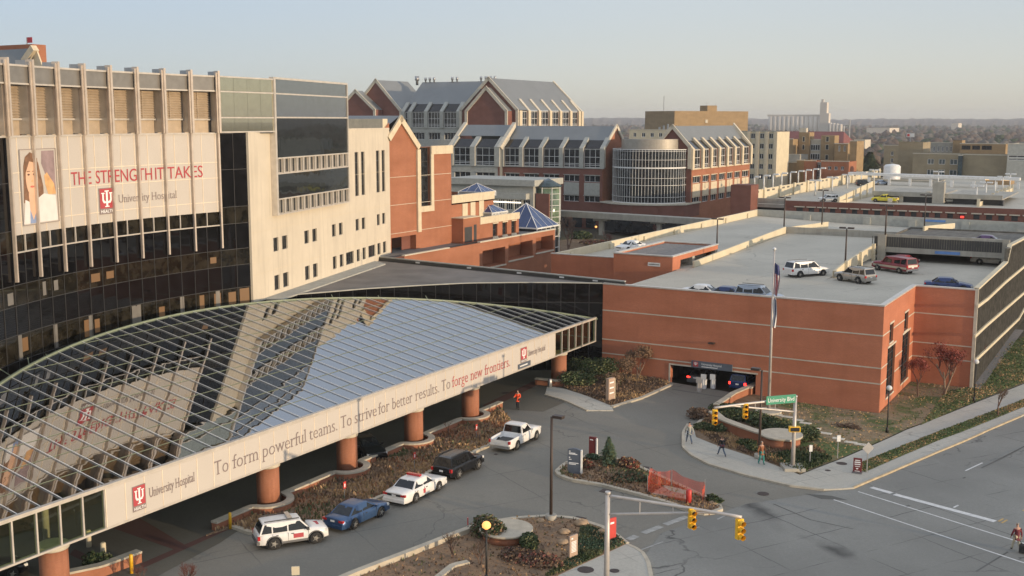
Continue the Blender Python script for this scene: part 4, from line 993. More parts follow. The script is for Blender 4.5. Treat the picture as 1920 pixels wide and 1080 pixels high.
# ================================================================== research building with glass drum
def bayed(TH_, T, s_list, zg0, zg1, zs, parent, mats, pw=1.1, slope=(2.75, 21.6), nx=3, low=True, wall='brick_dark', rows=((11.5, 13.1), (6.6, 8.1)), panel=(8.3, 11.3), stone='stone_grey'):  # default dark brick and grey stone have the shade of unlit faces painted in
    """stone piers with big glazed bays, raking glass above, brick with ribbon windows below"""
    ops = []
    for a, b in zip(s_list, s_list[1:]):
        a2, b2 = a+pw/2, b-pw/2
        if b2-a2 < 0.4: continue
        ops.append((a2, b2, zg0, zg1))
        if low:
            for r0, r1 in rows: ops.append((a2+.15, b2-.15, r0, r1))
    mb = MB(T); z0 = 0
    grid_wall(mb, s_list[0], s_list[-1], z0, zg1, ops, 0.35, 0)
    mb.build('wall', [wall], parent)
    mb = MB(T)
    for a, b in zip(s_list, s_list[1:]):
        if low and panel: mb.box(a+pw/2+.15, b-pw/2-.15, .02, .06, panel[0], panel[1], 0)
        if low:
            for r0, r1 in rows: mb.box(a+pw/2, b-pw/2, .02, .14, r1, r1+.15, 0)
    for s in s_list:
        mb.box(s-pw/2, s+pw/2, 0.02, 0.5, zg0-.25, zg1+.1, 0)
        if slope: mb.mesh([(s-pw/2, .5, zg1+.1), (s+pw/2, .5, zg1+.1), (s+pw/2, -slope[0], slope[1]+.7), (s-pw/2, -slope[0], slope[1]+.7), (s-pw/2, -.2, zg1+.1), (s+pw/2, -.2, zg1+.1), (s+pw/2, -slope[0], slope[1]-.2), (s-pw/2, -slope[0], slope[1]-.2)],
                          [(0, 1, 2, 3), (0, 3, 7, 4), (1, 5, 6, 2)], 0)
    mb.box(s_list[0], s_list[-1], .02, .2, zg0-.25, zg0, 0)
    mb.build('stone_pier', [stone], parent, fix=False)
    for a, b, c, d in ops:
        big = c == zg0
        window(parent, T, a, b, c, d, 0.3, nx if b-a > 2.5 else 2, 1, 0.10 if big else 0.09, ('white_frame', 'window_glass'), zsplit=[0.12, 0.2, 0.55, 0.95] if big else None)
    if slope:
        mb = MB(T); mb.face([(s_list[0], 0, zg1), (s_list[-1], 0, zg1), (s_list[-1], -slope[0], slope[1]), (s_list[0], -slope[0], slope[1])]); mb.build('raking_glazing', ['black_glass'], parent)
RB = thing('research_building', 'brick research building with round glass drum in its corner and grey metal roofs', 'building', L(115, 258))
TR1 = wallT(L(146.6, 250), DA*-1)
pu = [wv(x, 300, 250)[0] for x in (942, 978, 1015, 1053, 1091, 1130)]; sl_ = [146.6-u for u in pu]; sl_[0] = 0.2
bayed(0, TR1, sl_, 15.0, 19.6, None, RB, None)
mb = MB(TR1); e = sl_[-1]
mb.face([(0, -2.75, 21.6), (e, -2.75, 21.6), (e, -7.4, 25.0), (0, -7.4, 25.0)]); mb.face([(0, -7.4, 25.0), (e, -7.4, 25.0), (e, -16.4, 18), (0, -16.4, 18)]); mb.build('roof', ['roof_metal'], RB)
TR2 = wallT(L(146.6-e, 250), DB)
mb = MB(TR2); mb.face([(0, 0, 0), (16.4, 0, 0), (16.4, 0, 17.5), (7.4, 0, 25.2), (0, 0, 19.8)]); mb.build('gable_wall', ['brick'], RB)
def gable_trim(T, pts, parent, w_=0.8, mat='stone_trim', d0=0.02, d1=0.4):
    mb = MB(T)
    for (s0, z0), (s1, z1) in zip(pts, pts[1:]):
        L_ = math.hypot(s1-s0, z1-z0); nx, nz = (z1-z0)/L_, -(s1-s0)/L_
        q = [(s0, z0), (s1, z1), (s1+nx*w_, z1+nz*w_), (s0+nx*w_, z0+nz*w_)]
        mb.mesh([(a, d0, b) for a, b in q]+[(a, d1, b) for a, b in q], [(4, 5, 6, 7), (0, 1, 5, 4), (3, 7, 6, 2), (0, 4, 7, 3), (1, 2, 6, 5)])
    mb.build('gable_trim', [mat], parent, fix=False)
gable_trim(TR2, [(0, 15), (0, 20.0), (7.4, 25.6), (16.4, 17.6)], RB)
# stone clad glazed block on the left
TR3 = wallT(L(161.6, 248.6), DA*-1)
bayed(0, TR3, [0.6, 7.3, 14.6], 15.0, 19.6, None, RB, None, rows=((11.1, 13.2),), panel=None, wall='stone_grey', pw=1.5)
mb = MB(TR3); mb.face([(0, -3.5, 22.4), (15.2, -3.5, 22.4), (15.2, -7.4, 25.2), (0, -7.4, 25.2)]); mb.face([(0, -7.4, 25.2), (15.2, -7.4, 25.2), (15.2, -17, 17), (0, -17, 17)]); mb.face([(15.2, 0, 0), (15.2, -17, 0), (15.2, -17, 17), (15.2, -7.4, 25.2), (15.2, 0, 19.6)]); mb.build('roof', ['roof_metal'], RB)
mb = MB(TR3)
for s in (-0.2, 14.7): mb.mesh([(s, .6, 19.7), (s+1, .6, 19.7), (s+1, -7.4, 25.9), (s, -7.4, 25.9), (s, -.6, 19.0), (s+1, -.6, 19), (s+1, -7.4, 24.6), (s, -7.4, 24.6)], [(0, 1, 2, 3), (0, 3, 7, 4), (1, 5, 6, 2)])
each(mb, 'raking_coping', ['stone_trim'], RB)
# drum
DU, DV, DR = 108.4, 256.8, 9.3
def TD(a, r, z): return L(DU+r*math.cos(math.radians(a)), DV+r*math.sin(math.radians(a)), z)
mb = MB(TD); nd = 44; angs = [180+ (390-180)*i/nd - 15 for i in range(nd+1)]
for a, b in zip(angs, angs[1:]):
    mb.face([(a, DR, 7.0), (b, DR, 7.0), (b, DR, 19.5), (a, DR, 19.5)])
    mb.face([(a, DR, 19.5), (b, DR, 19.5), (b, 0, 19.6), (a, 0, 19.6)], 1)
DRM = mb.build('drum_glazing', ['window_glass', 'roof_membrane'], RB)
mb = MB(TD)
for i, a in enumerate(angs):
    if i % 1 == 0: mb.bar((a, DR+.05, 7.0), (a, DR+.05, 19.5), 0.07, 0.07)
for z, h in ((7.0, .25), (8.4, .07), (11.2, .08), (12.9, .07), (15.3, .3), (17.2, .07), (19.2, .07), (19.6, .15)):
    for a, b in zip(angs, angs[1:]): mb.bar((a, DR+.1, z), (b, DR+.1, z), 0.12, h)
mb.build('drum_mullion', ['white_frame'], DRM, fix=False)
mb = MB(TD)
for a, b in zip(angs, angs[1:]): mb.face([(a, 7.3, 19.5), (b, 7.3, 19.5), (b, 7.3, 22.0), (a, 7.3, 22.0)]); mb.face([(a, 7.3, 22), (b, 7.3, 22), (b, 6.9, 22.05), (a, 6.9, 22.05)])
mb.build('copper_attic', ['copper_panel'], RB)
mb = MB()
base = [(118.5, 249.9), (114, 246.8), (108.4, 245.6), (102.5, 247.2), (97.7, 252), (97.7, 262), (118.5, 262)]
mb.slab(base, 3.6, 6.9, 0); mb.slab([(108.2+(u-108.2)*1.03, 254+(v-254)*1.03) for u, v in base], 6.6, 6.95, 1); mb.slab([(108.2+(u-108.2)*0.93, 254+(v-254)*0.93) for u, v in base], 0, 3.6, 2)
mb.build('drum_base', ['brick_dark', 'stone_trim', 'window_glass'], RB)
# right wing
TR4 = wallT(L(107.6, 256), DA*-1)
mb = MB(TR4); mb.face([(0, 0, 0), (9.8, 0, 0), (9.8, 0, 20), (4.9, 0, 25.2), (0, 0, 20)]); mb.build('gable_wall', ['brick_dark'], RB)  # gable turned from the sun, its shade painted by the darker brick
gable_trim(TR4, [(0, 20.2), (4.9, 25.6), (9.8, 20.4), (9.8, 15)], RB)
TR5 = wallT(L(97.8, 256), DB)
s5 = [0.3]+[wu(x, 300, 97.8)[0]-256 for x in (1316, 1332, 1347, 1362, 1376, 1390)]+[44]
bayed(0, TR5, s5, 15.0, 19.6, None, RB, None, nx=3, wall='brick', pw=1.3, stone='limestone', slope=(2.2, 21.6))  # sunlit face, painted lighter with warm brick and limestone
mb = MB(TR5); mb.face([(0, -2.2, 21.6), (44, -2.2, 21.6), (44, -4.9, 25.1), (0, -4.9, 25.1)]); mb.face([(0, -4.9, 25.1), (44, -4.9, 25.1), (44, -9.8, 20), (0, -9.8, 20)]); mb.build('roof', ['roof_metal'], RB)
mb = MB(TR5); mb.mesh([(43.6, .5, 19.8), (44.6, .5, 19.8), (44.6, -4.9, 25.8), (43.6, -4.9, 25.8), (43.6, -.4, 19), (44.6, -.4, 19), (44.6, -4.9, 24.6), (43.6, -4.9, 24.6)], [(0, 1, 2, 3), (0, 3, 7, 4), (1, 5, 6, 2)]); mb.build('raking_coping', ['stone_trim'], RB)
# ground floor glazing strip
mb = MB(TR1)
for i in range(7):
    mb.box(2+i*3.7, 4.6+i*3.7, 0.36, 0.40, 0.3, 3.6, 0)
mb.build('ground_window', ['window_glass'], RB, fix=False)

# ================================================================== the big laboratory building behind it
LB = thing('laboratory_building', 'largest brick laboratory building at the back with paired steep gables and grey roof', 'building', L(215, 340))
TL1 = wallT(L(237, 334), DA*-1)
pu = [wv(x, 240, 334)[0] for x in (740, 770, 799.5, 829, 860)]
bayed(0, TL1, [0.5]+[237-u for u in pu[1:]], 23.9, 29.3, None, LB, None, rows=((19.6, 22.0),), panel=None, slope=(3, 32.0), pw=1.5, wall='stone_grey', nx=4)
mb = MB(TL1); mb.face([(0, -3, 32), (27, -3, 32), (27, -13, 40), (0, -13, 40)]); mb.build('roof', ['roof_metal'], LB)
def gable(uL, uR, v, ze, za, depth, name='gable', m='brick_dark'):  # front gables off the sun: shade put into the darker brick
    T = wallT(L(uL, v), DA*-1); w_ = uL-uR
    mb = MB(T); mb.face([(0, 0, 0), (w_, 0, 0), (w_, 0, ze), (w_/2, 0, za), (0, 0, ze)]); mb.build(name+'_wall', [m], LB)
    gable_trim(T, [(0, ze-8), (0, ze+.2), (w_/2, za+.6), (w_, ze+.2), (w_, ze-8)], LB, 1.0)
    mb = MB(T); mb.face([(0, 0, ze), (w_/2, 0, za), (w_/2, -depth, za), (0, -depth, ze)]); mb.face([(w_, 0, ze), (w_/2, 0, za), (w_/2, -depth, za), (w_, -depth, ze)])
    
    if depth < 40: mb.face([(w_, 0, 0), (w_, -depth, 0), (w_, -depth, ze), (w_, 0, ze)], 1)
    mb.build(name+'_roof', ['roof_metal', m], LB)
gable(263.4, 245.6, 330, 30.0, 36.8, 4); gable(259.8, 237, 334, 29.6, 40.6, 20)
gable(206.7, 190, 328, 29.4, 37.2, 3); gable(210.8, 187.6, 331, 29.8, 40.4, 47)
TL2 = wallT(L(187.6, 331), DB)
s6 = [0.8]+[wu(x, 240, 187.6)[0]-331 for x in (991, 1010.5, 1031, 1050, 1069, 1085)]+[47]
bayed(0, TL2, s6, 23.9, 29.5, None, LB, None, rows=((19.6, 22.0),), panel=None, slope=None, pw=1.6, wall='brick', nx=3, stone='limestone')  # sun side: brick and limestone brighter than the copies on the shaded front
mb = MB(TL2)
for s in s6[1:-1]: mb.mesh([(s-.7, .5, 29.5), (s+.7, .5, 29.5), (s+.7, -3.4, 33.6), (s-.7, -3.4, 33.6), (s-.7, -.1, 29.5), (s+.7, -.1, 29.5), (s+.7, -3.4, 32.6), (s-.7, -3.4, 32.6)], [(0, 1, 2, 3), (0, 3, 7, 4), (1, 5, 6, 2)])
mb.mesh([(46, .5, 29.6), (47, .5, 29.6), (47, -11.6, 40.9), (46, -11.6, 40.9), (46, -.4, 29), (47, -.4, 29), (47, -11.6, 39.6), (46, -11.6, 39.6)], [(0, 1, 2, 3), (0, 3, 7, 4), (1, 5, 6, 2)])
each(mb, 'raking_coping', ['stone_trim'], LB)
for x, big in ((782, 1), (798, 0), (806, 0), (814, 0), (848, 0), (857, 0), (902, 0), (911, 0), (920, 0), (928, 0)):
    u, z = wv(x, 150, 347); mb = MB(); r = .8 if big else .45
    mb.lathe((u, 347, 39), [(r*.6, 0), (r*.6, 1.6), (r, 1.7), (r, 2.6 if not big else 3.2), (r*.4, 2.7)], 10); mb.build('exhaust_stack', ['metal_grey'], LB)
# ================================================================== middle distance
def block(name, label, cat, x0, x1, ytop, v, depth, wall, rows=(), cols_=(), m2=None, roof='roof_membrane', parent=None, z0=0, ww=None, frame='white_frame', glassm='window_glass', par=True, nx=2, u=None, ztop=None):
    """rectangular block whose front stands on the plane v; window rows as (y0,y1) photo bands, columns as photo x pairs"""
    if u: ua, ub = u
    else: ua, ub = wv(x0, ytop, v)[0], wv(x1, ytop, v)[0]
    zt = ztop if ztop is not None else wv((x0+x1)/2, ytop, v)[1]
    P = parent if parent is not None else thing(name, label, cat, L((ua+ub)/2, v+depth/2, z0))
    T = wallT(L(ua, v), DA*-1); w_ = ua-ub
    ops = []
    for r in rows:
        za, zb = wv((x0+x1)/2, r[1], v)[1], wv((x0+x1)/2, r[0], v)[1]
        for c in cols_:
            a, b = ua-wv(c[0], ytop, v)[0], ua-wv(c[1], ytop, v)[0]; ops.append((max(.1, a), min(w_-.1, b), za, zb))
    mb = MB(T); grid_wall(mb, 0, w_, z0, zt, ops, 0.3, 0)
    mb.face([(w_, 0, z0), (w_, -depth, z0), (w_, -depth, zt), (w_, 0, zt)]); mb.face([(0, 0, z0), (0, 0, zt), (0, -depth, zt), (0, -depth, z0)]); mb.face([(0, -depth, z0), (0, -depth, zt), (w_, -depth, zt), (w_, -depth, z0)])
    mb.face([(0, 0, zt-.3), (w_, 0, zt-.3), (w_, -depth, zt-.3), (0, -depth, zt-.3)], 1)
    mb.box(-.1, w_+.1, -.3, .1, zt, zt+.25, 2)
    mb.build('wall', [wall, roof, m2 or 'stone_trim'], P, fix=False)
    for a, b, c, d in ops: window(P, T, a, b, c, d, .22, nx, 1, 0.12, (frame, glassm))
    return P, T, w_, zt
# atrium pavilion and small octagonal glass lantern
P, T, w_, zt = block('atrium_pavilion', 'pale flat-roofed atrium pavilion with white gridded windows behind the blue pyramid skylight', 'pavilion', 846, 1000, 346, 222, 12, 'stone_grey', rows=[(372, 392)], cols_=[(934, 945), (948, 961), (964, 977), (980, 994)], nx=3)
mb = MB(T); mb.box(-1, w_+.8, -13, 0.9, zt-.1, zt+1.3, 0); mb.box(-1, w_-1, -11, 1.6, zt-3.0, zt-1.7, 0); mb.build('roof_slab', ['stone_grey'], P)
mb = MB(T); mb.box(w_*.3, w_-3, .3, .34, zt-4.0, zt-3.7); mb.build('lit_strip', ['glow_white'], P)
OL = thing('glass_lantern', 'small octagonal glass stair lantern with pale pyramid top beside the pavilion', 'pavilion', L(126, 226))
cu_, cz_ = wv(1028, 350, 226); zt_ = cz_; r_ = 2.9
mb = MB(); mb.lathe((cu_, 226, 0), [(r_, 0), (r_, zt_)], 8); mb.build('glazing', ['atrium_glass'], OL)
mb = MB(); mb.lathe((cu_, 226, zt_), [(r_+.4, 0), (r_+.4, .3), (.1, 1.9)], 8); mb.build('roof', ['window_blue'], OL)
mb = MB()
for k in range(8):
    an = math.pi*k/4; mb.bar((cu_+r_*math.cos(an), 226+r_*math.sin(an), 0), (cu_+r_*math.cos(an), 226+r_*math.sin(an), zt_), .16)
    for z in np.arange(1, zt_, 1.3): an2 = math.pi*(k+1)/4; mb.bar((cu_+r_*math.cos(an), 226+r_*math.sin(an), z), (cu_+r_*math.cos(an2), 226+r_*math.sin(an2), z), .09)
mb.build('frame', ['white_frame'], OL, fix=False)
mb = MB(); a = wv(1006, 370, 223); b = wv(1031, 370, 223); mb.box(b[0], a[0], 222.6, 223, 0, wv(1020, 363, 223)[1]); mb.build('brick_panel', ['brick_dark'], OL)
# pyramid skylights
def pyramid(u0, u1, v0, v1, z0, za, label, ribs=3, base=0):
    P = thing('pyramid_skylight', label, 'skylight', L((u0+u1)/2, (v0+v1)/2, z0), 'blue glass pyramid skylights')
    c = ((u0+u1)/2, (v0+v1)/2, za); mb = MB()
    q = [(u0, v0, z0), (u1, v0, z0), (u1, v1, z0), (u0, v1, z0)]
    for i in range(4): mb.face([q[i], q[(i+1) % 4], c])
    mb.build('glazing', ['skylight_blue'], P)
    mb = MB(); w_ = 0.02*(u1-u0)**.7
    for p in q: mb.bar(p, c, w_*1.2)
    for i in range(4):
        a, b = q[i], q[(i+1) % 4]; mb.bar(a, b, w_*2.4)
        for k in range(1, ribs+1):
            f = k/(ribs+1); e = (a[0]+(b[0]-a[0])*f, a[1]+(b[1]-a[1])*f, z0); g = 1-abs(2*f-1); t = tuple(e[j]+(c[j]-e[j])*g for j in range(3))
            nx_ = a if f < .5 else b; h = 2*f if f < .5 else 2-2*f; tt = tuple(nx_[j]+(c[j]-nx_[j])*h for j in range(3)); mb.bar(e, tt, w_*.6)
    mb.build('frame', ['lamp_white'], P, fix=False)
    if base:
        mb = MB(); mb.box(u0+.15, u1-.15, v0+.15, v1-.15, base, z0-.12, 0)
        mb.build('glass_wall', ['window_glass'], P)
        mb = MB()
        for p in q: mb.bar((p[0], p[1], base), p, .14)
        for k in range(1, 5):
            f = k/5; mb.bar((u0, v0+(v1-v0)*f, base), (u0, v0+(v1-v0)*f, z0), .1)
        for k in range(1, 6): z = base+(z0-base)*k/6; mb.bar((u0+.1, v0, z), (u0+.1, v1, z), .08); mb.bar((u0, v0+.1, z), (u1, v0+.1, z), .08)
        mb.build('wall_frame', ['white_frame'], P, fix=False)
pyramid(81.2, 89.0, 149.0, 156.2, 10.3, wv(996, 381, 152.6)[1], 'largest blue glass pyramid skylight at the end of the brick terraces', 3, 0.01)
g_ = gu(888, 358, 16.2); pyramid(g_[0]-2, g_[0]+2, g_[1]-1, g_[1]+3, 16.1, wv(888, 343, g_[1]+1)[1], 'small blue pyramid skylight above the cream-topped middle wing', 2, 15.4)
g_ = gu(905, 400, 13.2); pyramid(g_[0]-2.2, g_[0]+2.2, g_[1]-1, g_[1]+3.4, 13.4, wv(905, 379, g_[1]+1)[1], 'half-hidden small pyramid skylight right of the middle wing', 2, 12.4)
# footbridge
SKB = thing('footbridge', 'long pale elevated walkway crossing in front of the glass drum', 'footbridge', L(105, 237))
z1a = wv(1030, 393, 237)[1]; z1b = wv(1320, 411, 237)[1]
mb = MB(); mb.slab([(132, 236), (74, 236), (74, 239), (132, 239)], [z1a-1.35, z1b-1.35]*1+[z1b-1.35, z1a-1.35], [z1a, z1b, z1b, z1a]); mb.build('beam', ['concrete'], SKB)
for x in (1128, 1236): 
    u = wv(x, 420, 237.5)[0]; mb = MB(); mb.slab([(u-.5, 237), (u+.5, 237), (u+.5, 238), (u-.5, 238)], 0, 3.4); mb.slab([(u-1.8, 236.6), (u+1.8, 236.6), (u+1.8, 238.4), (u-1.8, 238.4)], 3.4, 4.2); mb.build('pier', ['concrete'], SKB)
# yard works
EX = thing('excavator', 'yellow excavator working in the yard beside the brick terrace', 'excavator', L(106, 190))
mb = MB(); mb.slab([(104.5, 188), (108, 188), (108, 192), (104.5, 192)], 0.2, 1.1); mb.build('track', ['rubber'], EX)
mb = MB(); mb.slab([(104.8, 188.3), (107.8, 188.3), (107.8, 191.7), (104.8, 191.7)], 1.1, 2.9); mb.build('cab', ['lamp_white'], EX)
mb = MB(); mb.bar((107, 188.5, 1.6), (109.5, 187, 5.6), .7, .7); mb.bar((109.5, 187, 5.6), (111.5, 186, 2.6), .5, .5); mb.box(110.6, 112, 185.2, 186.6, 1.2, 2.8); mb.build('boom', ['excavator'], EX)
mb = MB(); rnd = random.Random(8)
for k in range(70):
    u, v = 103+rnd.uniform(-3, 10), 183+rnd.uniform(-4, 5); r = rnd.uniform(.3, .9); mb.bar((u, v, 0), (u+rnd.uniform(-.5, .5), v+rnd.uniform(-.5, .5), r*1.3), r, r*1.2)
tag(mb.build('rubble', ['rubble'], fix=False), 'heap of pale broken rubble in the yard', 'rubble', kind='stuff')
g_ = gu(1000, 500); mb = MB(); mb.box(g_[0]-2.6, g_[0]+2.6, g_[1], g_[1]+2.2, 0, 1.5); mb.box(g_[0]-2.4, g_[0]+2.4, g_[1]+.2, g_[1]+2, 1.0, 1.6, 1); tag(mb.build('skip_container', ['debris_red', 'rubble']), 'dark red rubbish skip below the excavator', 'skip')

# ================================================================== second parking garage
G2 = thing('rear_garage', 'second brick parking garage with small square openings and upper concrete decks, behind the first', 'parking garage', L(40, 250))
GV2 = 232.0; uL2 = wv(1472, 375, GV2)[0]; TG2 = wallT(L(uL2, GV2), DA*-1); D2 = 8.4
opx = [(1492, 1505), (1515, 1526), (1535, 1546), (1555.5, 1566), (1576, 1586.5), (1596.5, 1607), (1617.5, 1628), (1638.5, 1650), (1664, 1675), (1685.5, 1697), (1707.5, 1718.5), (1729, 1742), (1752, 1763), (1776, 1787), (1798, 1809), (1825, 1837), (1849, 1861), (1872, 1884), (1896.5, 1909), (1922, 1934)]
ops = [(uL2-wv(a, 400, GV2)[0], uL2-wv(b, 400, GV2)[0], 7.75, 8.75) for a, b in opx]
mb = MB(TG2); grid_wall(mb, 0, 58, 0, 10.05, ops, 0.4, 0); mb.box(0, 58, -.4, -.3, 0, 10.05, 1); mb.face([(0, 0, 10.05), (58, 0, 10.05), (58, -.4, 10.05), (0, -.4, 10.05)], 2)
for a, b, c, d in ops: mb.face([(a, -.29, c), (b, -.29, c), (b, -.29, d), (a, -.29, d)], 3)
mb.build('brick_front', ['brick_dark', 'concrete', 'stone_trim', 'frame_dark'], G2, fix=False)
for a, b, c, d in ops:
    mb = MB(TG2); mb.box(a-.35, b+.35, .01, .16, d, d+.22); mb.build('lintel', ['stone_trim'], G2, fix=False)
mb = MB(TG2); a = ops[14]; mb.box(a[0]+.3, a[0]+.9, -.2, -.1, 7.95, 8.25); mb.build('red_light', ['glow_red'], G2)
uT0, uT1 = wv(1370, 360, 228)[0], wv(1408, 360, 228)[0]
mb = MB(); mb.box(uT1, uT0, 228, 233, 0, wv(1388, 347, 228)[1]); mb.build('stair_tower', ['brick_dark'], G2)
uC = wv(1408, 372, GV2)[0]
mb = MB(); mb.box(uL2, uC, GV2+.5, GV2+1, 9.2, 10.3); mb.box(uL2, uC, GV2+.5, GV2+1, 8.4, 9.1); mb.box(uL2, uC, GV2+3, GV2+3.3, 0, 8.4, 1); mb.build('concrete_bay', ['concrete', 'frame_dark'], G2)
w0 = gu(1410, 372, 9.5); w1 = gu(1537, 345, 9.5)
mb = MB(); far = 420
mb.face([(w0[0]+0.5, 232.5, D2), (-30, 232.5, D2), (-30, far, D2), (w0[0]+.5, far, D2)]); mb.build('deck', ['deck'], G2)
# west parapet with arched openings and piers
um = w0[0]+1; mb = MB(); mb.box(um, um+.3, 240, 372, D2-3, D2+2.6)
for k in range(12):
    v = 241+k*12; mb.box(um-.4, um, v, v+1.2, D2, D2+2.9)
    for j in (3, 7): mb.box(um-.02, um-.005, v+j, v+j+2, D2+1.9, D2+2.3, 1)
mb.build('west_parapet', ['concrete_wall', 'concrete_dark'], G2, fix=False)
# inner ramp walls and the raised rear level
def gz(x, y, z): return gu(x, y, z)
a = gz(1576, 379, D2); b = gz(1634, 371, D2); uq = (a[0]+b[0])/2
va, vb = wu(1572, 380, uq)[0], wu(1636, 372, uq)[0]
mb = MB(); mb.slab([(uq, va), (uq+.25, va), (uq+.25, vb), (uq, vb)], [D2+.6, D2+.6, D2+2.2, D2+2.2], [D2+1.5, D2+1.5, D2+3.6, D2+3.6]); mb.slab([(uq-.1, va), (uq+.35, va), (uq+.35, vb), (uq-.1, vb)], D2, D2+.7)
for k in range(6): v = va+(vb-va)*k/5; mb.box(uq-.3, uq+.1, v-.3, v+.3, D2, D2+1.7+1.9*k/5)
mb.build('ramp_wall', ['concrete_wall'], G2, fix=False)
vr = gz(1640, 378, D2)[1]+.5; 
for xa, xb, yt, yb_ in ((1636, 1755, 358, 366), (1765, 1880, 363, 370)):
    ua, za = wv(xa, yt, vr); ub, zb = wv(xb, yt+2, vr); mb = MB(); mb.box(ub, ua, vr, vr+.5, za-1.0, za); mb.build('spandrel', ['concrete'], G2)
    mb = MB(); mb.box(ub, ua, vr+.6, vr+30, za-1.05, za-.85); mb.box(ub, ua, vr+1.6, vr+1.8, D2, za-1.06, 1); mb.box(ub-.2, ub, vr+.1, vr+1.8, D2, za-1.1, 1); mb.build('rear_level', ['concrete', 'frame_dark'], G2)  # near-black walls set close in paint the shade of the deep opening
u_, z_ = wv(1760, 345, vr-1); mb = MB(); mb.box(u_-1.2, u_+1.2, vr-1, vr+1, D2, z_+.4); mb.build('pier', ['concrete'], G2)
a = gz(1835, 391, D2); b = gz(1900, 358, D2+1.5)
mb = MB(); p, q = gz(1835, 388, D2), gz(1898, 359, D2)
dd = Vector((q[0]-p[0], q[1]-p[1], 0)); mb.slab([(p[0], p[1]), (p[0]+.3, p[1]), (q[0]+.3, q[1]), (q[0], q[1])], D2, D2+.9)
for k in range(9): f = k/8; mb.box(p[0]+dd.x*f-.2, p[0]+dd.x*f+.4, p[1]+dd.y*f-.2, p[1]+dd.y*f+.2, D2, D2+1.7)
mb.build('east_ramp_wall', ['concrete_wall'], G2, fix=False)
# pale jersey barrier posts row
for k in range(8):
    g_ = gz(1668+k*10.3, 381-k*0.9, D2); mb = MB(); mb.box(g_[0]-.5, g_[0]+.45, g_[1], g_[1]+.3, D2, D2+1.1+.12*k); mb.build('barrier', ['stone_trim'], G2)
# covered walkway beam behind the decks
CW = thing('covered_walkway', 'long pale steel-framed canopy over the rear of the garage', 'walkway', L(20, 330))
vq = 330; mb = MB(); ua, za = wv(1590, 323, vq); ub, zb = wv(1912, 334, vq)
mb.slab([(ua, vq), (ub, vq), (ub, vq+3), (ua, vq+3)], [za-.7, zb-.7, zb-.7, za-.7], [za, zb, zb, za]); mb.build('roof_beam', ['lamp_white'], CW)
for x in (1591, 1629, 1667, 1706, 1745, 1785, 1826, 1868, 1910):
    u, z = wv(x, 330, vq); mb = MB(); mb.box(u-.35, u+.35, vq+.2, vq+.8, D2-2, za+(zb-za)*(x-1590)/322-1.2); mb.build('post', ['lamp_white'], CW)

# ================================================================== far buildings
P, T, w_, zt = block('dormitory', 'tall pale concrete-ribbed block with stacked windows right of the gabled wing', 'building', 1385, 1456, 247, 345, 14, 'concrete_wall', rows=[(250, 260), (269, 279), (288, 298), (307, 317), (326, 336)], cols_=[(1408, 1416), (1425, 1433), (1442, 1450)], m2='concrete')
mb = MB(T)
for x in (1403, 1420.5, 1437.5, 1454): u = wv(x, 290, 345)[0]; ua = wv(1385, 247, 345)[0]; mb.box(ua-u-.5, ua-u+.5, .05, .6, 0, zt)
mb.build('rib', ['limestone'], P, fix=False)
P, T, w_, zt = block('ribbed_office', 'low pale block with four windows seen between the roofs above the glass drum', 'building', 1180, 1250, 244, 345, 14, 'concrete_wall', rows=[(249, 257)], cols_=[(1187, 1193), (1203, 1210), (1219, 1226), (1235, 1242)])
mb = MB(T)
for k in range(5): mb.box(8+k*1.5, 8.5+k*1.5, -6, -5.5, zt, zt+1+.5*(k % 3))
mb.build('roof_plant', ['metal_grey'], P, fix=False)
TBK = thing('tan_block', 'plain tan brick slab block rising above the horizon with small rooftop hut', 'building', Vector((90, 520, 0)))
rA, rB = ray(1265, 208), ray(1403, 208); PA_ = CAM+rA*(520/rA.y); dT = Vector((0.90, 0.43, 0)).normalized()
kk = -(PA_.x-CAM.x-rB.x/rB.y*(PA_.y-CAM.y))/(dT.x-rB.x/rB.y*dT.y); TT = wallT(Vector((PA_.x, PA_.y, 0)), dT); zt = PA_.z; w_ = kk
mb = MB(TT); mb.box(0, w_, -25, 0, 0, zt); mb.build('wall', ['brick_yellow'], TBK)
mb = MB(TT); mb.box(w_*.47, w_*.60, -8, -2, zt+.01, zt+2.6); mb.build('rooftop_hut', ['brick_yellow'], TBK)
mb = MB(TT); mb.box(w_*.41, w_*.44, .02, .3, zt-5.4, zt-3.9); mb.build('wall_louvre', ['stone_trim'], TBK)
mb = MB(TT); mb.bar((w_*.47, -3, zt+2), (w_*.47, -3, zt+4.5), .12); mb.build('antenna', ['metal_grey'], TBK)
mb = MB(TT); mb.bar((w_*.60, -3, zt+2), (w_*.60, -3, zt+4.2), .12); mb.build('antenna', ['metal_grey'], TBK)
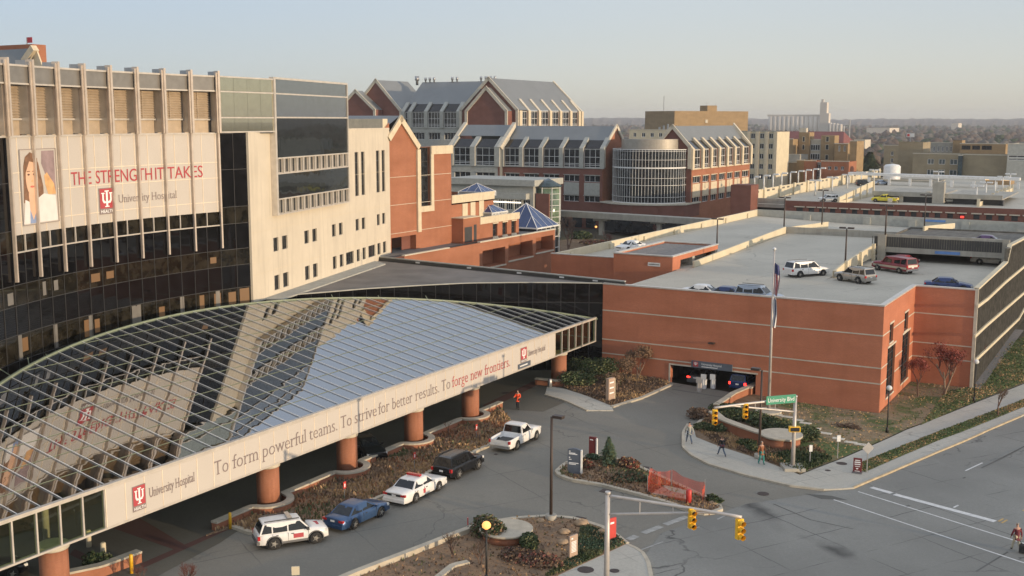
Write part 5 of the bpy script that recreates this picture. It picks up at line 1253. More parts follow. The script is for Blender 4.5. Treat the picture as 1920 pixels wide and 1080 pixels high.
# red roofed hall and the small blocks round it
RH = thing('red_roofed_hall', 'old yellow brick hall with long dull red roof and white dormers', 'building', L(70, 400))
vh = 400; ua, zr_ = wv(1457, 246, vh); ub, _ = wv(1588, 246, vh); _, ze = wv(1520, 268, vh-8)
mb = MB(); mb.slab([(ua, vh-8), (ub-1, vh-8), (ub-1, vh+8), (ua, vh+8)], 0, ze, 0)
mb.mesh([(ua, vh-8.5, ze), (ub-1, vh-8.5, ze), (ub+1, vh, zr_), (ua, vh, zr_), (ua, vh+8, ze), (ub-1, vh+8, ze)], [(0, 1, 2, 3), (3, 2, 5, 4), (1, 5, 2)], 1)
mb.build('hall', ['brick_yellow', 'roof_red'], RH)
for x0, x1, yt, mm in ((1498, 1518, 248, 'brick_yellow'), (1540, 1565, 254, 'brick_yellow')):
    a, z = wv(x0, yt, vh-14); b, _ = wv(x1, yt, vh-14); mb = MB(); mb.box(b, a, vh-14, vh-8, 0, z); mb.build('bay_tower', [mm], RH)
    T = wallT(L(a, vh-14), DA*-1)
    for yy in (261, 276, 295):
        z_ = wv((x0+x1)/2, yy, vh-14)[1]; window(RH, T, (a-b)*.35, (a-b)*.6, z_-.9, z_+.9, -0.03, 1, 1, .12, ('stone_trim', 'window_glass'))
a, z = wv(1519, 261, vh-12); b, _ = wv(1540, 261, vh-12); mb = MB(); mb.box(b, a, vh-12, vh-8, 0, z); mb.build('glazed_stair', ['stone_trim'], RH)
T = wallT(L(a, vh-12), DA*-1)
for y0, y1 in ((271, 282), (288, 299)): window(RH, T, .3, a-b-.3, wv(1530, y1, vh-12)[1], wv(1530, y0, vh-12)[1], -0.03, 4, 1, .15)
u_, _ = wv(1507, 240, vh-11); mb = MB(); mb.box(u_-1.2, u_+1.2, vh-12, vh-10, 20, wv(1507, 240, vh-11)[1]); mb.build('chimney', ['stone_trim'], RH)
for lab, x0, x1, yt, mm, rows, cs, v in (('square yellow brick block beside the left end of the red roof', 1467, 1487, 261, 'brick_yellow', [(265, 268)], [(1475, 1479)], 380),
        ('yellow brick wing with dark openings under the right end of the red roof', 1565, 1590, 270, 'brick_yellow', [(273, 284)], [(1572, 1576), (1582, 1586)], 384),
        ('narrow yellow brick tower standing right of the red-roofed hall', 1594, 1607, 265, 'brick_yellow', [], [], 372),
        ('grey concrete service block with rooftop machinery left of the brick annex', 1456, 1500, 290, 'concrete', [], [], 372),
        ('plain yellow brick low block above the lamp row', 1456, 1494, 305, 'brick_yellow', [(312, 317)], [(1455.5, 1460)], 362),
        ('narrow yellow brick link between the plain block and the red annex', 1494, 1508, 301, 'brick_yellow', [], [], 361),
        ('narrow red brick block next to the glazed link', 1508, 1530, 302, 'brick', [], [], 358),
        ('red brick annex with two rows of three windows', 1540, 1592, 303, 'brick', [(312, 319), (332, 337)], [(1552.5, 1559), (1565, 1571), (1577, 1583)], 357)):
    block('brick_block', lab, 'building', x0, x1, yt, v, 10, mm, rows=rows, cols_=cs, nx=2)
block('glazed_link', 'pale glazed link between two red brick blocks', 'building', 1530.5, 1539.5, 305, 360, 6, 'stone_grey', rows=[(308, 318), (321, 332)], cols_=[(1532, 1538)])
# right group: yellow brick hospital wing
block('yellow_tower', 'tall blank yellow brick tower beside the white water tank', 'building', 1685, 1731, 267, 400, 14, 'brick_tan', m2='brick_tan')
block('yellow_wing', 'yellow brick wing with two rows of green-tinted windows', 'building', 1712, 1800, 289, 388, 16, 'brick_tan', rows=[(298, 308), (318, 328)], cols_=[(1740, 1752), (1761, 1773), (1782, 1796)], glassm='window_blue')
block('yellow_annex', 'windowless yellow brick annex near the right edge', 'building', 1805, 1892, 291, 386, 16, 'brick_tan')
block('glazed_link', 'thin blue glazed link between yellow wing and windowless annex', 'building', 1797, 1805, 292, 384, 6, 'window_blue')
block('old_yellow_block', 'distant long yellow block with arched windows behind the yellow wing', 'building', 1658, 1690, 273, 460, 16, 'brick_tan', rows=[(284, 292), (297, 305)], cols_=[(1671, 1676)])
block('old_yellow_block', 'distant grey-fronted block with a row of narrow windows behind the yellow tower', 'building', 1735, 1795, 268, 470, 18, 'concrete', rows=[(274, 284)], cols_=[(1743, 1747), (1750, 1754), (1758, 1762), (1766, 1770), (1774, 1778), (1782, 1786)])
block('yellow_turret', 'small yellow turret sticking up left of the dark rooftop plant', 'building', 1787, 1804, 263, 465, 8, 'brick_yellow', m2='roof_membrane')
block('old_yellow_block', 'yellow roofline block behind the dark framed rooftop plant', 'building', 1800, 1886, 270, 462, 14, 'brick_yellow', rows=[(273, 281)], cols_=[(1803, 1820), (1823, 1838), (1841, 1860)], frame='frame_dark')
block('white_block', 'big pale concrete block cut by the right edge of the view', 'building', 1890, 1990, 271, 380, 30, 'stone_grey', rows=[(292, 296), (298, 301)], cols_=[(1892, 1925)], glassm='frame_dark')
block('glow_edge_shed', 'low shed with a roof edge made to glow as if lit behind the covered walkway', 'building', 1848, 1895, 338, 350, 10, 'brick_yellow', m2='glow_warm')  # roof edge glows by itself in place of light falling on it
block('rear_ramp_block', 'grey concrete retaining block behind the garage lamps', 'building', 1600, 1760, 338, 352, 12, 'concrete')
mb = MB(); u_, z_ = wv(1673, 312, 360); mb.lathe((u_, 360, 0), [(2.5, 0), (2.5, z_), (2.0, z_+.5), (.3, z_+.8)], 24); tag(mb.build('water_tank', ['lamp_white']), 'white round water tank beside the yellow tower', 'tank')
BB = thing('billboard', 'small white and red billboard above the yellow tower roof', 'billboard', L(8, 560))
u_, z_ = wv(1700, 250, 560); u2, z2 = wv(1714, 257, 560); mb = MB(); mb.box(u2, u_, 560, 560.4, z2, z_); mb.build('panel', ['lamp_white'], BB); mb = MB(); mb.box(u_-1.4, u_-.3, 559.9, 559.99, z2+.3, z_-.3); mb.build('printed_patch', ['sign_red'], BB); mb = MB(); mb.box((u_+u2)/2-.2, (u_+u2)/2+.2, 560.1, 560.3, 0, z2); mb.build('post', ['metal_grey'], BB)
# pale house among the trees
block('pale_house', 'small white-roofed house between the hall and the trees', 'house', 1602, 1622, 262, 640, 14, 'limestone_white')
block('white_shed', 'long white industrial roof lost in the distant woods', 'shed', 1625, 1668, 240, 1500, 60, 'silo')
block('white_shed', 'tiny pale twin building on the wooded ridge', 'shed', 1784, 1797, 231, 2200, 40, 'silo')
# grain silos
SV = 1500
GS_ = thing('grain_silos', 'row of tall white grain silos with a headhouse tower on the horizon', 'silos', L(250, SV))
us = [wv(x, 225, SV)[0] for x in (1446, 1547)]
zt_s = wv(1500, 217, SV)[1]
nS = 13
for i in range(nS):
    u = us[0]+(us[1]-us[0])*i/(nS-1); mb = MB(); mb.lathe((u, SV, 0), [(3.4, 0), (3.4, zt_s-1)], 20); mb.build('silo', ['silo'], GS_)
mb = MB(); mb.box(us[1], us[0]+5, SV-2, SV+3, zt_s-1, zt_s+1.5); mb.box(us[1]-8, us[1], SV-4, SV+4, 0, wv(1540, 231, SV)[1]); mb.build('gallery', ['silo'], GS_)
a, z = wv(1540, 192, SV); b, _ = wv(1557, 192, SV); mb = MB(); mb.box(b+3, a, SV-5, SV+4, 0, z); mb.box(b, b+3, SV-5, SV+4, 0, z-14); mb.build('headhouse', ['silo'], GS_)
mb = MB(); mb.box(a-4, a-1, SV-4, SV-1, z, z+4); mb.build('vent_hut', ['silo'], GS_)
for k in range(4):
    u = b-3-k*4.4; mb = MB(); mb.lathe((u, SV-6, 0), [(2.2, 0), (2.2, wv(1560, 231, SV)[1]-k*.6), (.2, wv(1560, 231, SV)[1]+1-k*.6)], 14); mb.build('small_bin', ['silo'], GS_)
# masts
for lab, x, yt, yb, v in (('tall lattice radio mast left of the tan block', 1245, 180, 244, 700), ('short white mast beside the tall one', 1239, 207, 244, 700), ('thin dark mast beside the red roof', 1594, 223, 300, 500), ('white church spire beyond the red roof', 1583, 236, 248, 900)):
    u, z = wv(x, yt, v); mb = MB(); mb.bar((u, v, 0), (u, v, z*.6), .8 if 'spire' not in lab else 2.4); mb.bar((u, v, z*.6), (u, v, z), .45); tag(mb.build('radio_mast' if 'spire' not in lab else 'church_spire', ['lamp_white' if 'white' in lab else 'metal_grey'], fix=False), lab, 'mast' if 'spire' not in lab else 'spire')
# roof of a block behind the fins, top left
TLb = thing('slate_roof_block', 'brick and slate roofed block peeking over the metal fins at top left', 'building', L(150, 90))
vt = 95; a, z = wv(4, 80, vt); b, z2 = wv(60, 80, vt)
mb = MB(); mb.box(b, a+30, vt, vt+2, 10, wv(30, 84, vt)[1]); mb.build('upper_wall', ['brick'], TLb)
c_ = wv(68, 90, vt-4); d_ = wv(88, 118, vt-4); e_ = wv(50, 116, vt-4)
mb = MB(); mb.mesh([(c_[0], vt-4, c_[1]), (c_[0]+40, vt-4, c_[1]-.3), (e_[0]+40, vt-6, e_[1]-3), (e_[0], vt-6, e_[1]-3), (c_[0], vt+8, c_[1])], [(0, 1, 2, 3)], 0); mb.build('slate_roof', ['roof_metal'], TLb)
mb = MB(); mb.mesh([(c_[0], vt-4.1, c_[1]), (d_[0], vt-4.1, d_[1]-2), (e_[0], vt-4.1, e_[1]-3), (c_[0], vt-3.9, c_[1]), (d_[0], vt-3.9, d_[1]-2)], [(0, 2, 1), (0, 1, 4, 3)], 0); mb.bar((c_[0], vt-4.2, c_[1]), (e_[0], vt-4.2, e_[1]), .8, .8, 0); mb.build('gable_end', ['limestone'], TLb)
mb = MB(); f_ = wv(50, 70, vt+2); mb.bar((f_[0], vt+2, f_[1]-3), (f_[0], vt+2, f_[1]), .1); mb.box(f_[0]-1, f_[0], vt+2, vt+2.05, f_[1]-.7, f_[1], 1); mb.build('roof_flag', ['metal_grey', 'flag_red'], TLb, fix=False)

# ================================================================== woods, ridge, haze
def crowns(n, seed, rng, zr_, name, mats, label, squash=1.0, avoid=None):
    rg = np.random.default_rng(seed); V = []; F = []; M = []
    base = np.array([[math.cos(a)*math.cos(b), math.sin(a)*math.cos(b), math.sin(b)] for b in (-0.2, 0.45, 1.0) for a in np.arange(7)*2*math.pi/7] + [[0, 0, 1.15]])
    fs = []
    for r in range(2):
        for k in range(7): fs.append((r*7+k, r*7+(k+1) % 7, (r+1)*7+(k+1) % 7, (r+1)*7+k))
    for k in range(7): fs.append((14+k, 14+(k+1) % 7, 21))
    c = 0
    while c < n:
        r = rng[0]*(rng[1]/rng[0])**rg.random()**0.8; th = rg.uniform(-0.55, 0.62); x, y = r*math.sin(th), r*math.cos(th)
        u, v = x*DA.x+y*DA.y, x*DB.x+y*DB.y
        if avoid and avoid(u, v, x, y): continue
        s = rg.uniform(2.4, 4.8)*(1+r/3000); h = rg.uniform(*zr_)
        vv = base*(1+rg.uniform(-0.32, 0.32, (22, 1)))*[s, s, s*.85*squash]+[x, y, h]
        b = len(V)*22; V.append(vv); F += [tuple(i+b for i in f) for f in fs]; mi = int(rg.integers(0, len(mats))); M += [mi]*len(fs); c += 1
    me = bpy.data.meshes.new(name); me.from_pydata(np.concatenate(V).tolist(), [], F)
    for mm in mats: me.materials.append(MATS[mm])
    me.polygons.foreach_set('material_index', M); me.polygons.foreach_set('use_smooth', [True]*len(F)); o = bpy.data.objects.new(name, me); COL.objects.link(o); ORG[o] = Vector((0, 0, 0))
    return tag(o, label, 'woods', kind='stuff')
plain('woods_brown', (0.115, 0.085, 0.065), 0.95, var=0.3, scale=0.3); plain('woods_grey', (0.13, 0.115, 0.095), 0.95, var=0.3, scale=0.3); plain('woods_green', (0.05, 0.065, 0.035), 0.95, var=0.3, scale=0.3)
def av(u, v, x, y):
    if v < 480: return True
    if 30 < u < 120 and v < 560: return True
    return v < 400
crowns(11000, 3, (500, 3200), (3, 7.5), 'woods', ['woods_brown', 'woods_grey', 'woods_brown', 'woods_grey', 'woods_green'], 'bare brown woodland stretching to the horizon', 1.1, av)
# distant wooded ridge: real hills with real relief
me_v, me_f = [], []; rg = np.random.default_rng(5); nA, nR = 420, 5
for j in range(nR):
    r = 3400+j*420
    for i in range(nA+1):
        t = -0.62+1.3*i/nA; h = [0, 19, 26, 31, 0][j]+rg.uniform(0, 5 if 0 < j < 4 else 0)+3*math.sin(t*17)+2*math.sin(t*41+1)
        me_v.append((r*math.sin(t), r*math.cos(t), h if 0 < j < 4 else -2))
for j in range(nR-1):
    for i in range(nA): a = j*(nA+1)+i; me_f.append((a, a+1, a+nA+2, a+nA+1))
me = bpy.data.meshes.new('hills'); me.from_pydata(me_v, [], me_f); me.materials.append(MATS['woods_far']); o = bpy.data.objects.new('hills', me); COL.objects.link(o); o['kind'] = 'structure'
# big base ground
mb = MB(lambda x, y, z: Vector((x, y, z)))
S_ = 9000
mb.face([(-S_, 400, -0.9), (S_, 400, -.9), (S_, S_, -.9), (-S_, S_, -.9)]); mb.face([(-S_, -800, -0.9), (S_, -800, -.9), (S_, 400, -.9), (-S_, 400, -.9)])
o = mb.build('ground', ['far_ground'], org=(0, 0, -0.9), fix=False); o['kind'] = 'structure'
# the air
mt = bpy.data.materials.new('haze'); mt.use_nodes = True; nt = mt.node_tree; nt.nodes.clear()
ou = N(nt, 'ShaderNodeOutputMaterial'); pv = N(nt, 'ShaderNodeVolumePrincipled'); pv.inputs['Color'].default_value = (0.86, 0.88, 0.92, 1); pv.inputs['Density'].default_value = 0.00013; pv.inputs['Anisotropy'].default_value = 0.1
nt.links.new(pv.outputs[0], ou.inputs['Volume']); MATS['haze'] = mt
mb = MB(lambda x, y, z: Vector((x, y, z))); mb.box(-5600, 5600, -200, 6200, -2.2, 70)
o = mb.build('haze', ['haze'], org=(0, 0, -2.2), uv=False); o['kind'] = 'stuff'; o['label'] = 'thin pale air haze over the whole scene'; o['category'] = 'haze'
# ================================================================== near ground, paving, kerbs
plain('kerb_stone', (0.46, 0.41, 0.32), 0.85, var=0.15, scale=1.5)
plain('flag_stone', (0.60, 0.55, 0.45), 0.85)
def drape(name, poly, off, mat, step=2.0, kind='structure', label=None, cat=None, thick=0.0):
    """flat plan polygon (u,v) cut into a fine grid and laid on the ground height field"""
    bm = bmesh.new(); vs = [bm.verts.new((p[0], p[1], 0)) for p in poly]; f = bm.faces.new(vs)
    us = [p[0] for p in poly]; vv = [p[1] for p in poly]
    for ax, lo, hi in ((0, min(us), max(us)), (1, min(vv), max(vv))):
        x = math.floor(lo/step)*step+step
        while x < hi:
            co = (x, 0, 0) if ax == 0 else (0, x, 0); no = (1, 0, 0) if ax == 0 else (0, 1, 0)
            bmesh.ops.bisect_plane(bm, geom=bm.verts[:]+bm.edges[:]+bm.faces[:], plane_co=co, plane_no=no); x += step
    bmesh.ops.triangulate(bm, faces=bm.faces[:])
    edges = [(e.verts[0], e.verts[1]) for e in bm.edges if e.is_boundary] if thick else []
    mb = MB(); idx = {v: i for i, v in enumerate(bm.verts)}
    bm.faces.ensure_lookup_table()
    area = sum((poly[i][0]*poly[(i+1) % len(poly)][1]-poly[(i+1) % len(poly)][0]*poly[i][1]) for i in range(len(poly)))
    verts = [(v.co.x, v.co.y, hz(v.co.x, v.co.y)+off) for v in bm.verts]
    # local (u, v) is mirrored against world x, y, so flip the winding to look up
    fl = []
    for f in bm.faces:
        q = [idx[v] for v in f.verts]; a = verts[q[0]]; b = verts[q[1]]; c = verts[q[2]]
        s = (b[0]-a[0])*(c[1]-a[1])-(b[1]-a[1])*(c[0]-a[0])
        fl.append(tuple(q) if s < 0 else tuple(q[::-1]))
    mb.mesh(verts, fl, 0)
    for a, b in edges:
        A, B = verts[idx[a]], verts[idx[b]]; mb.face([A, B, (B[0], B[1], B[2]-thick), (A[0], A[1], A[2]-thick)], 0)
    bm.free(); o = mb.build(name, [mat], uv=False)
    o['kind'] = kind
    if label: o['label'] = label
    if cat: o['category'] = cat
    return o
PX = lambda pts: [Gh(x, y)[:2] for x, y in pts]
drape('driveway', [(75, -10), (75, 135), (48, 135), (48, 106.7), (22, 106.7), (22, 90), (-30, 60), (-30, -10)], 0.0, 'road_drive', 3)
drape('near_ground', [(150, 106.8), (150, 230), (50.6, 230), (50.6, 106.8)], 0.02, 'far_ground', 12)
drape('yard', [(115, 128), (115, 228), (68, 228), (68, 128)], 0.05, 'soil', 8)
bl = PX([(1195, 1062), (1240, 1000), (1400, 945), (1560, 921)])
drape('boulevard', [(38, 20), (33, 40), (bl[0][0], bl[0][1]), bl[1], bl[2], bl[3], (12.6, 140), (12, 240), (-40, 240), (-60, 20)], 0.008, 'road_boulevard', 4)
drape('far_street', [(70, 213), (70, 231), (-60, 231), (-60, 213)], 0.012, 'road_drive', 6)
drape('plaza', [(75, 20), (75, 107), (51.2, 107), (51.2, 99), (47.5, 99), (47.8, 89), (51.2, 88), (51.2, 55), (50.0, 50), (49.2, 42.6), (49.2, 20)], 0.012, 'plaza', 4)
bp = PX([(262, 1058), (430, 985), (436, 990), (268, 1066)]); drape('brick_band', bp, 0.018, 'brick_paver', 50)
bp = PX([(195, 985), (250, 965), (352, 1025), (335, 1034)]); drape('brick_band', bp, 0.022, 'brick_paver', 50)
bp = PX([(130, 1040), (140, 1030), (200, 1058), (185, 1066)]); drape('brick_band', bp, 0.020, 'brick_paver', 50)
bp = PX([(905, 760), (1000, 715), (1008, 722), (914, 769)]); drape('brick_band', bp, 0.021, 'brick_paver', 50)
# pavements
SWK = [(1290, 797), (1281, 812), (1281, 840), (1297, 855), (1330, 872), (1400, 893), (1480, 912), (1545, 920), (1575, 919), (1600, 917), (1660, 892), (1760, 849), (1850, 810), (1925, 778), (1925, 720), (1830, 757), (1700, 808), (1580, 862), (1500, 893), (1487, 888), (1420, 862), (1345, 838), (1305, 822), (1300, 803)]
drape('pavement', PX(SWK), 0.12, 'slab_walk', 3, thick=0.3)
drape('pavement', PX([(1175, 1023), (1202, 1035), (1215, 1055), (1222, 1090), (1240, 1400), (900, 1400), (1047, 1082)]), 0.12, 'slab_walk', 3, thick=.3)
drape('pavement', PX([(1026, 725), (1022, 741), (1060, 752), (1102, 771), (1150, 771), (1147, 763), (1100, 744), (1060, 731)]), 0.10, 'slab_walk', 3, thick=.3)
# verge, lawn, beds
drape('verge_grass', PX([(1600, 882), (1618, 868), (1700, 835), (1760, 811), (1925, 749), (1925, 763), (1760, 828), (1690, 858), (1622, 888)]), 0.15, 'lawn_green', 3)
LAWN = [(1420, 862), (1487, 888), (1500, 893), (1580, 862), (1700, 808), (1830, 757), (1925, 720), (1925, 640)]
lw = PX([(1487, 886), (1500, 891), (1580, 860), (1700, 806), (1830, 755), (1925, 718)])+[(15.4, 150), (15.4, 121.9), (21.5, 121.9), (21.5, 106.8), (31, 106.8), (31, 97)]
drape('lawn', lw, 0.10, 'lawn', 2.5)
gb = PX([(1725, 800), (1830, 754), (1925, 717)])+[(12.5, 160), (15.0, 150), (14.6, 125), (17.5, 119)]
drape('lawn_strip', gb, 0.125, 'lawn_green', 2.5)
drape('gravel_strip', [(15.5, 121.9), (14.7, 121.9), (14.4, 160), (15.5, 160)], 0.14, 'roof_gravel', 4)
bed = PX([(1300, 803), (1305, 822), (1345, 838), (1420, 862), (1487, 888)])+[(31.2, 97), (31.2, 106.8)]+PX([(1420, 738), (1380, 752), (1335, 772)])
drape('garden_bed', bed, 0.13, 'soil', 2.5, thick=.2)
M1 = [(1044, 887), (1050, 895), (1070, 902), (1130, 912), (1200, 930), (1255, 946), (1305, 964), (1330, 966), (1354, 957), (1342, 945), (1315, 932), (1217, 887), (1190, 875), (1155, 862), (1105, 856), (1092, 860), (1060, 872)]
drape('island_bed', PX(M1), 0.14, 'mulch', 2, thick=.2)
D1_ = [(905, 990), (920, 983), (965, 975), (1030, 971), (1080, 976), (1130, 992), (1155, 1007), (1175, 1023), (1047, 1082), (900, 1400), (300, 1400), (560, 1130), (665, 1084), (700, 1068), (780, 1040), (850, 1012)]
drape('corner_bed', PX(D1_), 0.14, 'mulch', 2, thick=.2)
E1_ = PX([(436, 990), (477, 1004), (540, 1001), (600, 982), (722, 931), (812, 884), (915, 838), (950, 816), (962, 797), (945, 775)])+[(51.6, 88), (51.6, 50.5)]
drape('roadside_bed', E1_, 0.13, 'mulch', 2, thick=.2)
F1_ = PX([(1055, 728), (1100, 744), (1147, 763), (1205, 745), (1256, 722)])+[(43, 106.8), (49.5, 106.8), (51.0, 101.5)]
drape('hedge_bed', F1_, 0.13, 'soil', 2, thick=.2)
# kerbs
def kerb(pts, w_=0.32, h=0.17, mat='kerb_stone', label=None, closed=False, uvp=None):
    P = uvp or PX(pts); P = resample(P, max(2, int(sum(math.dist(a, b) for a, b in zip(P, P[1:]))/0.8)))
    mb = MB(); L_, R_ = [], []
    for i, p in enumerate(P):
        a, b = P[max(i-1, 0)], P[min(i+1, len(P)-1)]; d = math.dist(a, b) or 1; n = (-(b[1]-a[1])/d, (b[0]-a[0])/d)
        L_.append((p[0]+n[0]*w_/2, p[1]+n[1]*w_/2)); R_.append((p[0]-n[0]*w_/2, p[1]-n[1]*w_/2))
    for i in range(len(P)-1):
        z0, z1 = hz(*P[i]), hz(*P[i+1])
        q = [L_[i], R_[i], R_[i+1], L_[i+1]]; zz = [z0, z0, z1, z1]
        mb.mesh([(q[k][0], q[k][1], zz[k]-.15) for k in range(4)]+[(q[k][0], q[k][1], zz[k]+h) for k in range(4)], [(4, 5, 6, 7), (0, 1, 5, 4), (2, 3, 7, 6)]+([(3, 0, 4, 7)] if i == 0 else [])+([(1, 2, 6, 5)] if i == len(P)-2 else []))
        mb.face([(*q[1], zz[1]-.15), (*q[2], zz[2]-.15), (*q[2], zz[2]+h), (*q[1], zz[1]+h)]); mb.face([(*q[3], zz[3]-.15), (*q[0], zz[0]-.15), (*q[0], zz[0]+h), (*q[3], zz[3]+h)])
    o = mb.build('kerb', [mat]); o['kind'] = 'structure'; return o
kerb([(1290, 797), (1281, 812), (1281, 840), (1297, 855), (1330, 872), (1400, 893), (1480, 912), (1545, 920)], 0.25, 0.135)
kerb([(1600, 916), (1660, 891), (1760, 848), (1850, 809), (1925, 777)], 0.16, 0.145, 'kerb_yellow')
kerb(M1+[M1[0]], 0.34, 0.20)
kerb([(1175, 1023), (1155, 1007), (1130, 992), (1080, 976), (1030, 971), (965, 975), (920, 983)], 0.34, 0.2)
kerb([(560, 1130), (665, 1084), (780, 1040), (850, 1012), (905, 991), (920, 983)], 0.42, 0.45)
kerb([(1175, 1023), (1202, 1035), (1215, 1055), (1222, 1090)], 0.25, 0.135)
kerb([(436, 990), (477, 1004), (540, 1001), (600, 982), (722, 931), (812, 884), (915, 838), (950, 816), (962, 797)], 0.34, 0.2)
kerb([(1147, 765), (1205, 747), (1258, 723)], 0.4, 0.17); kerb([(1022, 741), (1060, 752), (1102, 771)], .25, .12)
kerb([(1335, 772), (1300, 803)], 0.3, 0.17)
# painted markings
def mark(name, pts, mat='line_white', off=0.016): drape(name, PX(pts), off, mat, 50)
def stripe(name, a, b, wpx, mat='line_white', off=0.016):
    A_, B_ = Gh(*a), Gh(*b); d = math.dist(A_[:2], B_[:2]); n = (-(B_[1]-A_[1])/d*wpx/2, (B_[0]-A_[0])/d*wpx/2)
    drape(name, [(A_[0]+n[0], A_[1]+n[1]), (A_[0]-n[0], A_[1]-n[1]), (B_[0]-n[0], B_[1]-n[1]), (B_[0]+n[0], B_[1]+n[1])], off, mat, 60)
stripe('stop_line', (1634, 914), (1672, 925), .5); stripe('stop_line', (1677, 927), (1866, 978), .5)
stripe('crossing_line', (1609, 922), (1945, 1027), .14); stripe('crossing_line', (1563, 937), (1945, 1064), .14)
stripe('lane_line', (1788, 952), (1960, 862), .14); stripe('lane_line', (1810, 883), (1842, 868), .14); stripe('centre_line', (1872, 978), (1935, 942), .14, 'line_yellow'); stripe('centre_line', (1878, 981), (1941, 945), .14, 'line_yellow')
stripe('stop_line', (1178, 1012), (1194, 1005), .5, 'line_worn'); stripe('stop_line', (1206, 1000), (1240, 987), .5, 'line_worn'); stripe('stop_line', (1247, 984), (1288, 969), .5, 'line_worn')
stripe('crossing_line', (1203, 1031), (1243, 1016), .13, 'line_worn'); stripe('crossing_line', (1296, 994), (1312, 988), .13, 'line_worn'); stripe('crossing_line', (1345, 974), (1362, 966), .13, 'line_worn')
asphalt('tar_patch', (0.12, 0.12, 0.11), None, 0.1, 0.4)
for pts in ([(1510, 926), (1560, 930), (1590, 938), (1540, 936)],): mark('tar_patch', pts, 'tar_patch', 0.014)
stripe('tar_seam', (1450, 945), (1520, 975), .12, 'tar_patch', 0.013); stripe('tar_seam', (1520, 975), (1600, 992), .10, 'tar_patch', 0.0135); stripe('tar_seam', (1700, 950), (1810, 895), .16, 'tar_patch', .013); stripe('tar_seam', (1840, 878), (1925, 835), .14, 'tar_patch', .0132)
stripe('tar_seam', (1830, 1072), (1890, 1035), .12, 'tar_patch', .0131); stripe('drain_slot', (1260, 730), (1368, 747), .22, 'tar_patch', .014)
for i, (x, y, r, lab) in enumerate(((1431, 926, .42, 'round dark manhole cover in the road facing the crossing'), (948, 737, .4, 'round manhole cover near the person in the orange vest'), (1578, 872, .42, 'reddish round cover in the pavement by the maroon board sign'), (1098, 1072, .5, 'round cover on the pavement at the bottom edge'), (1152, 1074, .3, 'small round cover beside the near signal pole'), (1552, 885, .22, 'smallest cover in the corner pavement'))):
    g_ = Gh(x, y); zo = .125 if i in (2, 3, 4, 5) else .014; mb = MB(); mb.lathe((g_[0], g_[1], hz(*g_[:2])+zo), [(r, 0), (r, .012)], 20); tag(mb.build('manhole_cover', ['manhole']), lab, 'manhole cover', 'round utility covers')
for x, y, w_, lab in ((1299, 849, .7, 'square drain grate beside the walking person in grey'), (1211, 878, .75, 'reddish square grate right of the small conifer island'), (1135, 921, .7, 'square drain grate at the kerb below the island'), (1086, 973, .75, 'square drain grate beside the round planter bed'), (930, 852, .25, 'tiny square cover behind the white pickup')):
    g_ = Gh(x, y); mb = MB(); mb.box(g_[0]-w_/2, g_[0]+w_/2, g_[1]-w_/2, g_[1]+w_/2, hz(*g_[:2])+.01, hz(*g_[:2])+.03); tag(mb.build('drain_grate', ['manhole']), lab, 'drain grate', 'square drain grates')

# ================================================================== planter walls
def ledge(uvp, h, w_, label, cat='planter wall', name='planter_wall', mats=('brick', 'kerb_stone'), capw=.12, z0=None):
    P = resample(uvp, max(3, int(sum(math.dist(a, b) for a, b in zip(uvp, uvp[1:]))/0.35)))
    r = thing(name, label, cat, L(*P[len(P)//2], hz(*P[len(P)//2])), 'brick planter walls' if name == 'planter_wall' else None)
    for part, ww, za, zb, mm in (('wall', w_, -.3, h, mats[0]), ('cap', w_+capw, h, h+.13, mats[1])):
        mb = MB(); Ls, Rs = [], []
        for i, p in enumerate(P):
            a, b = P[max(i-1, 0)], P[min(i+1, len(P)-1)]; d = math.dist(a, b) or 1; n = (-(b[1]-a[1])/d, (b[0]-a[0])/d)
            Ls.append((p[0]+n[0]*ww/2, p[1]+n[1]*ww/2)); Rs.append((p[0]-n[0]*ww/2, p[1]-n[1]*ww/2))
        hh = lambda i: (h*1.0 if z0 is None else z0)
        for i in range(len(P)-1):
            q = [Ls[i], Rs[i], Rs[i+1], Ls[i+1]]; g = [hz(*P[i]), hz(*P[i]), hz(*P[i+1]), hz(*P[i+1])]
            fs = [(4, 5, 6, 7), (1, 2, 6, 5), (3, 0, 4, 7)]+([(0, 1, 5, 4)] if i == 0 else [])+([(2, 3, 7, 6)] if i == len(P)-2 else [])
            mb.mesh([(q[k][0], q[k][1], g[k]+za) for k in range(4)]+[(q[k][0], q[k][1], g[k]+zb) for k in range(4)], fs)
        mb.build(part, [mm], r)
    return r
def serp(v0, v1, cols_, u0=51.9, R=1.55):
    out = [(u0, v0)]
    for c in cols_:
        out.append((u0, c-R-0.25))
        for k in range(0, 13): a = math.radians(-90+180*k/12); out.append((u0-R*math.cos(a)*0.95, c+R*math.sin(a)))
        out.append((u0, c+R+.25))
    out.append((u0, v1)); return out
ledge(serp(51.5, 79, (56.7, 65.4, 74.2)), 0.50, 0.42, 'low curving brick planter wall with pale cap looping round three canopy columns')
ledge(serp(79.05, 88.3, (83.0,)), 0.50, 0.42, 'short curved planter wall ending by the person in the orange vest')
ledge([(53.6, 98.2), (51.6, 98.4)]+[(51.9-1.5*math.cos(math.radians(a)), 100+1.5*math.sin(math.radians(a))) for a in range(-70, 100, 15)]+[(51.2, 103), (50.4, 106.6)], 0.55, 0.42, 'curved planter wall round the last canopy column beside the hedge')
wl = [Gh(x, y)[:2] for x, y in ((190, 1080), (262, 1053))]; ledge([(wl[0][0]+1, wl[0][1]-2), wl[0], wl[1]], 0.6, .45, 'planter wall stub with pale cap at the bottom left')
